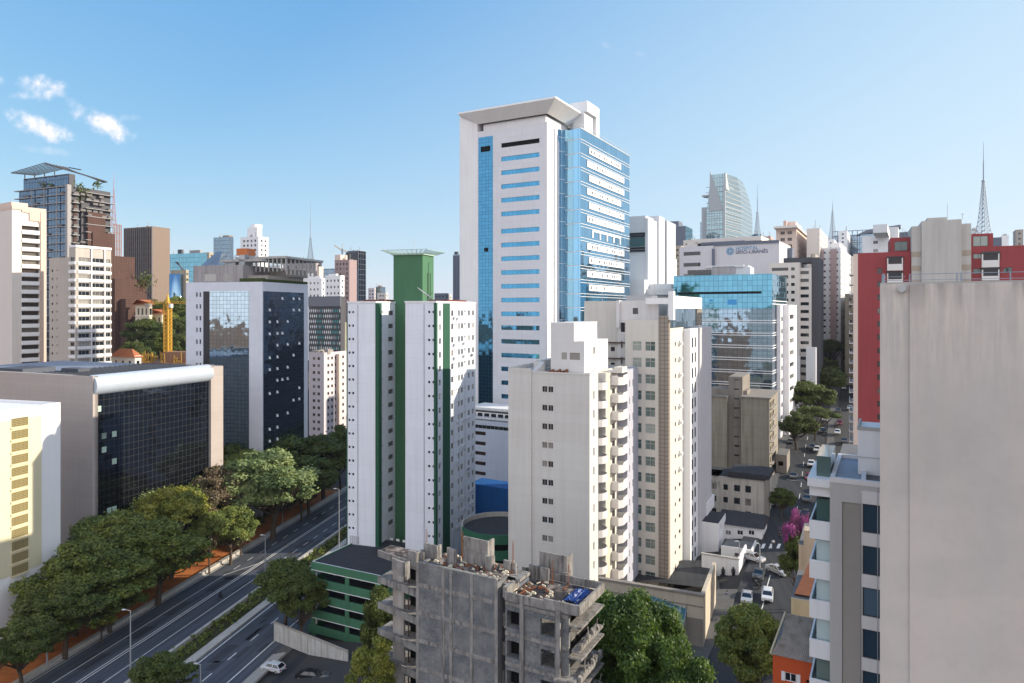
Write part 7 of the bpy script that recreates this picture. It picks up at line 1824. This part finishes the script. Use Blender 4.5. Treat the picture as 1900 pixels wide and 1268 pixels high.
# pink flowering tree
me, mt = tree_data(19, 8, 3.4, 3.5, 5200, .13, LM['pink'], 'umbrella', tr=.14, nclump=30)
g = at(1482, 955, 105); plant('bougainvillea', 'bright pink bougainvillea in bloom over the street corner', 'flowering tree', me, mt, (g.x, g.y, gz(g.x,g.y)), (.72,.55,(g.z-gz(g.x,g.y))/6.6), 0.5)
tree_at(1480,985,62,104,'round0','dark','dark green shrubbery under the pink bougainvillea')
# shrubs along the belt and the median: ground cover
def soil():
    t = NT('orange_soil'); n1 = t.noise(t.obj, .35, 6, .65); n2 = t.noise(t.obj, 2.5, 5, .6)
    c = t.mix(t.ramp(n1,.4,.62), (0.50,0.17,0.055), (0.34,0.11,0.04)); c = t.mix(t.math('MULTIPLY', t.ramp(n2,.5,.7), .6), c, (0.20,0.13,0.05))
    m = MB(); 
    hstrip(m, -92.0, -82.0, 60, 235, -0.12, step=6); o = m.build('soil_slope', t.done(t.bsdf(c, .95, 0, t.bump(n2, .6, .15), .1))); o['kind'] = 'structure'
soil()
def ground_cover():
    rnd = np.random.RandomState(8); c = []
    for _ in range(2400):
        y = rnd.uniform(90, 235); 
        if rnd.rand() < .16: x = hx(rnd.uniform(-62.6,-59.4), y)
        else: x = hx(-89+rnd.normal()*.8-abs(rnd.normal())*9, y)
        c.append((x, y, gz(x, y)+rnd.uniform(0,.7), rnd.uniform(.25,.8)))
    c = np.array(c); V = []
    for _ in range(7):
        n = len(c); off = rnd.normal(size=(n,3))*c[:,3:4]*.55; off[:,2] = np.abs(off[:,2]); p = c[:,:3]+off; a = rnd.normal(size=(n,3)); a /= np.linalg.norm(a,axis=1)[:,None]; b = np.cross(a, rnd.normal(size=(n,3))); b /= np.linalg.norm(b,axis=1)[:,None]; s = .26
        V.append(np.stack([p-a*s,p-b*s,p+a*s,p+b*s],1).reshape(-1,3))
    V = np.concatenate(V); me = bpy.data.meshes.new('undergrowth'); f = np.arange(len(V)).reshape(-1,4); me.from_pydata(V.tolist(), [], f.tolist()); me.materials.append(LM['green'])
    o = bpy.data.objects.new('undergrowth', me); COL.objects.link(o); tag(o, 'low undergrowth below the trees and on the median', 'undergrowth', None, 'stuff')
ground_cover()

# ------------------------------------------------------------------ vehicles
def car_proto(paintname, col, kind='hatch'):
    pm = flat(paintname, col, 0.28, 0.25, 0.6, 0.02); r = empty('parked_car', (0,0,0)); L, Wd = 4.1, 1.72
    H = 1.48 if kind == 'hatch' else 1.42
    body = [(-2.05,.35),(-2.07,.62),(-2.0,.86),(-1.2,.97),(1.75,.99),(2.02,.90),(2.05,.6),(2.03,.35)]
    if kind == 'sedan': body = [(-2.15,.33),(-2.17,.6),(-2.08,.84),(-1.15,.95),(1.3,.99),(2.1,.93),(2.18,.6),(2.14,.33)]
    m = MB(); n = len(body); secs = ((-Wd/2,.90,.06),(-Wd/2+.10,1.0,0),(Wd/2-.10,1.0,0),(Wd/2,.90,.06)); 
    rows = []
    for y, k, dz in secs: rows.append([(x*(.97+.03*(k==1)), y, .35+(z-.35)*k if z > .9 else z) for x, z in body])
    for i in range(3):
        for j in range(n): m.quad(rows[i][j], rows[i][(j+1)%n], rows[i+1][(j+1)%n], rows[i+1][j])
    m.poly(rows[0]); m.poly(list(reversed(rows[3])))
    m.build('body', pm, r, normals=True)
    if kind == 'sedan': cb = [(-1.05,.95),(-.35,H),(.75,H),(1.45,.97)]
    else: cb = [(-1.15,.95),(-.5,H),(1.35,H),(1.9,.97)]
    m = MB(); w0, w1 = Wd/2-.06, Wd/2-.24
    lo = [(cb[0][0],-w0,cb[0][1]),(cb[3][0],-w0,cb[3][1]),(cb[3][0],w0,cb[3][1]),(cb[0][0],w0,cb[0][1])]; hi = [(cb[1][0],-w1,cb[1][1]-.03),(cb[2][0],-w1,cb[2][1]-.03),(cb[2][0],w1,cb[2][1]-.03),(cb[1][0],w1,cb[1][1]-.03)]
    m.hull8(lo, hi); m.build('windows', MC['car_glass'], r, normals=True)
    m = MB(); a, c = cb[1][0], cb[2][0]; m.hull8([(a-.05,-w1-.02,H-.04),(c+.05,-w1-.02,H-.04),(c+.05,w1+.02,H-.04),(a-.05,w1+.02,H-.04)],[(a+.1,-w1+.12,H+.02),(c-.1,-w1+.12,H+.02),(c-.1,w1-.12,H+.02),(a+.1,w1-.12,H+.02)])
    for s in (-1,1):
        m.bar((cb[0][0],s*w0,cb[0][1]),(a,s*w1,H-.03),.07); m.bar((cb[3][0],s*w0,cb[3][1]),(c,s*w1,H-.03),.09); m.bar(((a+c)/2,s*(w0),.97),((a+c)/2,s*w1,H-.03),.08)
    m.build('roof', pm, r)
    for x in (-1.3,1.28):
        for s in (-1,1):
            m = MB(); y = s*(Wd/2-.1); m.tube([(x,y-.1,.31),(x,y+.1,.31)], .31, 14, 0); wo = m.build('wheel', MC['tyre'], r); m = MB(); m.tube([(x,y+s*.101,.31),(x,y+s*.115,.31)], .19, 10, 0); m.build('rim', MC['alu'], wo)
    for s in (-1,1):
        m = MB(); m.box(-2.08,-1.95,s*.52-.17,s*.52+.17,.62,.78); m.build('headlight', MC['lamp_glass'], r)
        m = MB(); m.box(1.97,2.09,s*.6-.13,s*.6+.13,.66,.86); m.build('tail_light', MC['tail_red'], r)
    m = MB(); m.box(-2.12,-2.0,-.4,.4,.38,.55); m.box(2.0,2.14,-.3,.3,.45,.58); m.build('bumper', MC['dark_frame'], r)
    return r
flat('car_glass', (0.01,0.013,0.016), 0.06, 0, 1.0, 0.0); flat('tyre', (0.015,0.015,0.015), 0.8); flat('lamp_glass', (0.7,0.7,0.68), 0.15, .2); flat('tail_red', (0.35,0.01,0.01), 0.3)
CARS = {k: car_proto('car_'+k, c, kd) for k, c, kd in (('white',(0.72,0.73,0.74),'hatch'),('silver',(0.42,0.43,0.45),'sedan'),('black',(0.02,0.02,0.022),'hatch'),('dark_grey',(0.08,0.085,0.09),'sedan'),('red',(0.22,0.02,0.02),'hatch'))}
ROWS = {k: tree_of(r) for k, r in CARS.items()}; USED = set()
def car(px, d, heading, colr, label, py=None, group=None, z=None):
    g = on_ground(px, d); zz = (g.z+.07) if z is None else z
    if colr in USED: dup(ROWS[colr], (g.x, g.y, zz), heading, label, group=group)
    else:
        r = CARS[colr]; r.location = (g.x, g.y, zz); r.rotation_euler = (0,0,heading); tag(r, label, 'car', group); USED.add(colr)
    r = CARS[colr]
    if 'category' not in r: r['category'] = 'car'
def dep(px, py, n=12):
    """depth at which the ground shows at that picture row"""
    d = 120.0
    lo, hi = 60.0, 600.0
    for _ in range(40):
        mid = (lo+hi)/2; g = on_ground(px, mid); row = HY+(CZ-g.z)*F/mid
        if row > py: lo = mid
        else: hi = mid
    return (lo+hi)/2
SH = math.pi/2-R(27)      # heading along the street
G1 = 'cars on the narrow climbing street'
for px, py, cl, lab, hd in ((1386,1116,'silver','silver car stopped behind the loose crowned street tree',SH+.1),(1424,1112,'white','white car driving towards the camera just above the street tree',SH+.1),(1443,1065,'silver','silver estate car turning at the street crossing',SH+.9),
     (1408,1072,'dark_grey','dark grey car waiting at the crossing beside the motorbikes',SH),(1397,1041,'silver','pale car parked along the terrace building',SH+1.2),
     (1505,865,'white','white car parked halfway up the street, below the silver one',SH),(1516,838,'white','white car at the kerb halfway up the street',SH),(1501,890,'red','dark red car parked at the kerb below the white ones',SH),(1526,802,'silver','small silver car in front of the dark street trees',SH),(1554,806,'white','white car alone in the middle of the climbing street',SH),
     (1567,822,'dark_grey','dark car close to the balconies of the red tower side',SH),(1558,789,'red','dark car just above the lone white one',SH),(1566,723,'white','small white car far up the street',SH),(1577,760,'silver','silver car beside the side balconies far up the street',SH),(1555,765,'dark_grey','dark car by the street tree edge far up',SH),
     (1571,711,'dark_grey','dark car above the small white car far up the street',SH),(1576,704,'black','black car near the top of the street',SH),(1572,690,'silver','tiny pale car near the top of the street',SH),(1481,962,'black','black car beside the bougainvillea',SH),(1497,930,'dark_grey','dark car parked above the bougainvillea',SH),
     (1477,831,'silver','pale car on the small rooftop parking ramp',SH+1.5)):
    d = dep(px, py); car(px, d, hd, cl, lab, group=G1, z=(CZ-(893-HY)/F*182+1.0+.0) if py == 831 else None)
rc = random.Random(33)
for k in range(30):
    d = 150+k*9+rc.uniform(-2,2); side = -1 if k % 2 else 1; x = street_pt(d)+side*(5.0 if k % 3 else 2.2); px = CX+F*x/d
    if px > 1588: continue
    sd_ = 'left' if side < 0 else 'right'; cl = rc.choice(('silver','dark_grey','black','white','dark_grey','black'))
    car(px, d, SH-.02, cl, 'small %s car standing along the %s side of the climbing street' % (cl.replace('_',' '), sd_), group='small parked and queued cars further up the street')
# cars in the small yard at bottom, by the white wall
car(507, 117, R(-22), 'white', 'white hatchback with a black roof parked in the yard by the white wall', z=.15)
car(572, 114.5, R(-10), 'black', 'black car parked in the shaded yard below the white wall', z=.15)
car(604, 113.5, R(-6), 'dark_grey', 'dark grey car parked beside the black one in the shaded yard', z=.15)
for k, (px, py) in enumerate(((6,1136),(24,1128),(40,1120))):
    car(px, 133-k*-3, R(70), ('black','dark_grey','silver')[k], ('black car parked at the foot of the yellow building, leftmost of three','dark grey car between two others at the foot of the yellow building','silver car parked nearest the trees below the yellow building')[k], z=.1)
# yard, its wall and paving
def yard():
    m = MB(); m.quad((-44.5,92,.05),(-14,92,.05),(-14,124,.05),(-38,124,.05)); o = m.build('yard', MC['old_asphalt']); o['kind'] = 'structure'
    r = empty('yard_wall', (0,0,0)); tag(r, 'dirty white boundary wall between the yard and the parking deck', 'wall')
    a = at(508, 1196, 128); c = at(645, 1235, 117); m = MB(); th = Vector((.1,.35,0)); A = Vector((a.x,a.y,0)); B = Vector((c.x,c.y,0)); h = 3.4
    m.hull8([A,B,B+th,A+th],[A+Vector((0,0,h)),B+Vector((0,0,h)),B+th+Vector((0,0,h)),A+th+Vector((0,0,h))]); m.build('wall', paint('dirty_white', (0.50,0.50,0.49), 0.9, 0.4, 0.7, sc=2), r)
    m = MB(); m.bar(A+Vector((0,.1,h)),B+Vector((0,.1,h)),.3); m.build('coping', MC['concrete'], r)
    r = empty('kerb_steps', (0,0,0)); tag(r, 'long concrete kerb steps between the side road and the yard', 'kerb')
    m = MB(); 
    for k in range(3): hstrip(m, -44.4+k*.8, -43.7+k*.8, 90, 122, .33, .0+.15*(k+1))
    m.build('steps', MC['kerb_stone'], r)
yard()
# ------------------------------------------------------------------ street lamps
def lamp(px, py, d, label, base=None, arm=1.6, double=False, group='tall street lamps along the avenue'):
    p = at(px, py, d); z0 = gz(p.x, p.y) if base is None else base; h = p.z-z0
    r = empty('street_lamp', (p.x, p.y, z0)); tag(r, label, 'street lamp', group)
    m = MB(); m.tube([(0,0,0),(0,0,h*.5),(0,0,h)], [.16,.12,.08], 8); m.build('pole', MC['lamp_steel'], r)
    for s in ((-1,1) if double else (-1,)):
        m = MB(); m.tube([(0,0,h-.1),(s*arm*.6,0,h+.12),(s*arm,0,h+.15)], .05, 6); ao = m.build('arm', MC['lamp_steel'], r)
        m = MB(); m.hull8([(s*arm-.35,-.14,h+.08),(s*arm+.35,-.14,h+.08),(s*arm+.35,.14,h+.08),(s*arm-.35,.14,h+.08)],[(s*arm-.25,-.08,h+.24),(s*arm+.3,-.08,h+.24),(s*arm+.3,.08,h+.24),(s*arm-.25,.08,h+.24)]); m.build('lamp_head', MC['lamp_steel'], ao)
flat('lamp_steel', (0.42,0.43,0.45), 0.45, .5)
lamp(242,1133,112,'tall grey street lamp on the avenue at lower left', arm=1.1)
lamp(492,994,152,'thin street lamp in the middle of the avenue near the sunlit gap', arm=.8)
lamp(629,908,170,'street lamp beside the green striped tower with its arm turned left', arm=1.0)
lamp(372,1233,104,'short dark lamp post on the side road at the bottom', base=-.1, arm=.7)
lamp(87,1116,118,'double armed lamp among the dark trees at left', arm=.7, double=True)
lamp(524,948,196,'slim pole under the large sage green tree', arm=.5)
lamp(1410,1010,118,'dark utility pole in front of the two storey house', arm=.5, group=None)
lamp(1372,1006,122,'dark utility pole behind the terrace building', arm=.5, group=None)

# ------------------------------------------------------------------ people, motorbike
def person_mesh(name, joints, edges, rads, mat, parent, loc=(0,0,0)):
    me = bpy.data.meshes.new(name); me.from_pydata([tuple(j) for j in joints], edges, []); o = bpy.data.objects.new(name, me); COL.objects.link(o); o.parent = parent; o.location = loc
    md = o.modifiers.new('skin', 'SKIN'); 
    for i, v in enumerate(me.skin_vertices[0].data): v.radius = (rads[i], rads[i]); v.use_root = (i == 0)
    s = o.modifiers.new('sub', 'SUBSURF'); s.levels = 1; s.render_levels = 1
    me.materials.append(mat); return o
flat('skin', (0.35,0.2,0.14), 0.6); flat('cloth_dark', (0.02,0.022,0.03), 0.9); flat('cloth_white', (0.6,0.6,0.6), 0.9); flat('cloth_blue', (0.05,0.09,0.2), 0.9)
def person(loc, rz, label, top, walk=.22):
    r = empty('person', loc, rz); tag(r, label, 'person')
    J = [(0,0,.95),(0,0,1.15),(0,0,1.38),(0,0,1.50),(0,0,1.62),(.02,0,1.74),(0,.17,1.40),(walk*.5,.24,1.14),(walk,.25,.90),(0,-.17,1.40),(-walk*.5,-.24,1.14),(-walk,-.25,.90),(0,.09,.90),(walk*.7,.10,.50),(walk*.4,.10,.08),(walk*.4+.14,.10,.04),(0,-.09,.90),(-walk*.2,-.10,.50),(-walk,-.10,.10),(-walk+.14,-.10,.04)]
    E = [(0,1),(1,2),(2,3),(3,4),(4,5),(2,6),(6,7),(7,8),(2,9),(9,10),(10,11),(0,12),(12,13),(13,14),(14,15),(0,16),(16,17),(17,18),(18,19)]
    Rd = [.14,.13,.15,.06,.10,.09,.07,.05,.04,.07,.05,.04,.10,.07,.05,.04,.10,.07,.05,.04]
    person_mesh('body', J, E, Rd, MC['skin'], r)
    person_mesh('shirt', [J[0],J[1],J[2],J[6],J[9],J[7],J[10]], [(0,1),(1,2),(2,3),(2,4),(3,5),(4,6)], [.17,.16,.18,.10,.10,.08,.08], MC[top], r)
    person_mesh('trousers', [J[0],J[12],J[13],J[14],J[16],J[17],J[18]], [(0,1),(1,2),(2,3),(0,4),(4,5),(5,6)], [.17,.12,.09,.075,.12,.09,.075], MC['cloth_dark'], r)
    m = MB(); m.tube([(-.03,0,1.66),(-.03,0,1.76),(-.02,0,1.83)], [.11,.12,.06], 8); m.build('hair', MC['cloth_dark'], r, smooth=True)
    return r
def pp(px, py, rz, label, top):
    d = dep(px, py); g = on_ground(px, d); person((g.x, g.y, g.z+.1), rz, label, top)
pp(1330,1172,1.2,'person in a white top on the pavement left of the loose crowned street tree','cloth_white')
pp(1299,1198,.4,'person in dark clothes walking at the end of the beige retaining wall','cloth_dark')
pp(1349,1118,2.0,'person in blue standing near the parked cars left of the crossing','cloth_blue')
pp(1435,1018,1.6,'pedestrian in pale clothes at the corner by the two storey house','cloth_white')
pp(1447,1003,1.0,'pedestrian in dark clothes near the bougainvillea corner','cloth_dark')
def motorbike(px, py, rz, label, rider=True, z=None, rlabel=None):
    d = 62*F/(py-HY) if z is None else z[0]; x = (px-CX)/F*d; zz = .05 if z is None else z[1]
    r = empty('motorbike', (x, d, zz), rz); tag(r, label, 'motorbike')
    for xx in (-.65,.65):
        m = MB(); m.tube([(xx,-.06,.3),(xx,.06,.3)], .3, 14); m.tube([(xx,-.065,.3),(xx,.065,.3)], .15, 10, 1); m.build('wheel', [MC['tyre'], MC['alu']], r)
    m = MB(); m.hull8([(-.35,-.14,.35),(.45,-.14,.35),(.45,.14,.35),(-.35,.14,.35)],[(-.15,-.12,.85),(.25,-.12,.9),(.25,.12,.9),(-.15,.12,.85)]); m.bar((.65,0,.3),(.42,0,1.05),.07); m.bar((-.65,0,.3),(-.1,0,.6),.08); m.build('frame', MC['dark_frame'], r)
    m = MB(); m.box(-.6,.0,-.13,.13,.78,.88); m.build('seat', MC['tyre'], r); m = MB(); m.bar((.4,-.35,1.08),(.4,.35,1.08),.04); m.build('handlebar', MC['steel'], r); m = MB(); m.box(.5,.6,-.09,.09,.85,1.0); m.build('headlight', MC['lamp_glass'], r)
    if rider:
        q = empty('person', (x, d, zz), rz); tag(q, rlabel or 'helmeted rider in dark clothes on the motorbike on the avenue', 'person')
        J = [(-.25,0,.95),(-.15,0,1.2),(0,0,1.42),(.05,0,1.52),(.08,0,1.62),(.1,0,1.72),(.02,.18,1.4),(.15,.27,1.18),(.40,.30,1.10),(.02,-.18,1.4),(.15,-.27,1.18),(.40,-.30,1.10),(-.2,.12,.9),(.2,.2,.8),(.05,.2,.4),(.2,.2,.32),(-.2,-.12,.9),(.2,-.2,.8),(.05,-.2,.4),(.2,-.2,.32)]
        E = [(0,1),(1,2),(2,3),(3,4),(4,5),(2,6),(6,7),(7,8),(2,9),(9,10),(10,11),(0,12),(12,13),(13,14),(14,15),(0,16),(16,17),(17,18),(18,19)]
        person_mesh('body', J, E, [.16,.15,.17,.07,.1,.09,.09,.06,.045,.09,.06,.045,.11,.09,.06,.05,.11,.09,.06,.05], MC['cloth_dark'], q)
        m = MB(); m.tube([(.08,0,1.58),(.08,0,1.68),(.08,0,1.80)], [.12,.15,.08], 10); m.build('helmet', MC['dark_frame'], q, smooth=True)
motorbike(409,1112,R(78),'black motorbike riding down the middle lane of the avenue')
d1 = dep(1409,1085); 
for k, (px, py) in enumerate(((1402,1080),(1411,1086),(1405,1092))):
    dd = dep(px, py); motorbike(px, py, SH+.2*k, ('dark motorbike parked at the crossing, nearest the white garden wall','dark motorbike at the crossing, nearest the driving lane','dark motorbike at the crossing, closest to the camera')[k], rider=False, z=(dd, on_ground(px, dd).z+.1))

# ------------------------------------------------------------------ cranes, building site, antenna towers
def yellow_crane():
    d = 262; p = at(311, 655, d); r = empty('tower_crane', (p.x, p.y, p.z-12), R(-15)); tag(r, 'yellow tower crane standing in the building site on the slope', 'crane'); ym = flat('crane_yellow', (0.62,0.34,0.03), 0.5)
    H = at(311,565,d).z-p.z+12; m = MB(); w = .95
    for a, c in ((-w,-w),(w,-w),(w,w),(-w,w)): m.bar((a,c,0),(a,c,H),.30)
    n = 20
    for i in range(n):
        z0, z1 = H*i/n, H*(i+1)/n
        for a, c, e, f_ in ((-w,-w,w,-w),(w,-w,w,w),(w,w,-w,w),(-w,w,-w,-w)): m.bar((a,c,z0),(e,f_,z1),.16); m.bar((e,f_,z0),(a,c,z1),.12); m.bar((a,c,z1),(e,f_,z1),.12)
    m.build('mast', ym, r)
    m = MB(); zj = H+.3
    for s0, L_ in ((1,16),(-1,10)):
        for q in ((-.5,0),(.5,0),(0,.9)): m.bar((0,q[0],zj+q[1]),(s0*L_,q[0],zj+q[1]),.13)
        for k in range(int(L_/1.2)): x = s0*k*1.2; m.bar((x,-.5,zj),(x+s0*.6,0,zj+.9),.08); m.bar((x+s0*.6,0,zj+.9),(x+s0*1.2,.5,zj),.08)
    m.build('jib', ym, r)
    m = MB(); m.hull8([(-.7,-.7,zj),(.7,-.7,zj),(.7,.7,zj),(-.7,.7,zj)],[(-.1,-.1,zj+3.6),(.1,-.1,zj+3.6),(.1,.1,zj+3.6),(-.1,.1,zj+3.6)]); m.build('tower_head', ym, r)
    m = MB(); m.box(.8,1.9,-.7,.7,zj-1.6,zj-.1); m.build('cab', MC['white_frame'], r)
    m = MB(); m.box(-10,-8,-.8,.8,zj-1.5,zj); m.build('counterweight', MC['concrete'], r)
yellow_crane()
def site():
    d = 258; p = at(290, 668, d); r = empty('building_site', (p.x, p.y, p.z-3)); tag(r, 'building site with timber formwork and yellow scaffold posts around the yellow crane', 'building site')
    rnd = random.Random(6); m = MB(); m2 = MB()
    for k in range(70):
        x = rnd.uniform(-12,12); y = rnd.uniform(-3,6); h = rnd.uniform(2.5,6.5); m.bar((x,y,0),(x+rnd.uniform(-.3,.3),y,h),.22)
        if k % 2: m.box(x,x+rnd.uniform(1,3),y,y+.15,h*.7,h*.7+rnd.uniform(.3,1.2))
    m.build('scaffold', flat('scaffold_yellow', (0.50,0.30,0.06), 0.7, 0, .3, .3), r)
    m2.box(-13,13,-4,7,-6,2.0); m2.box(-13,-3,-4.3,-4,-1,3.0); m2.box(3,12,-1,5,2,6.0); m2.build('formwork', paint('formwork', (0.30,0.17,0.11), 0.9, .5, .4), r)
site()
def sky_crane():
    d = 430; p = at(635, 482, d); r = empty('small_crane', (p.x, p.y, p.z-4), 0); tag(r, 'small crane on top of the pale pink tower', 'crane')
    m = MB(); m.bar((0,0,0),(0,0,p.z and 11),.9); m.build('mast', MC['antenna_steel'], r)
    m = MB(); m.bar((-5,0,13),(0,0,9.5),.7); m.bar((0,0,10),(3,0,9),.8); m.bar((0,0,9),(0,0,14),.35); m.build('jib', MC['old_cream'], r)
sky_crane()
antenna('antenna_tower', 'slim steel antenna tower above the brown office block', 576, 640, 490, 373, 7.5, mastfrac=.6)
antenna('antenna_tower', 'pale lattice antenna tower right of the faceted glass tower', 1405.5, 680, 447, 343, 6.8, mastfrac=.5)
antenna('antenna_tower', 'short blue grey lattice antenna above the street', 1545, 600, 446, 372, 5.5, mastfrac=.3)
antenna('antenna_tower', 'tallest lattice antenna tower, above the red tower at right', 1825, 480, 437, 264, 7.5, mastfrac=.42)
antenna('antenna_tower', 'thin red and white antenna beside the dark timber tower', 211, 420, 420, 318, 3.0, 'antenna_red', .35)

def haze():
    m = MB(); m.box(-2400, 2400, -400, 2300, -3, 260); mt = bpy.data.materials.new('haze'); mt.use_nodes = True; nt = mt.node_tree; nt.nodes.clear()
    o_ = nt.nodes.new('ShaderNodeOutputMaterial'); v = nt.nodes.new('ShaderNodeVolumePrincipled'); v.inputs['Color'].default_value = (0.80,0.87,1.0,1); v.inputs['Density'].default_value = 0.00007; v.inputs['Anisotropy'].default_value = 0.3
    nt.links.new(v.outputs[0], o_.inputs['Volume']); o = m.build('haze', mt); o['kind'] = 'stuff'
haze()
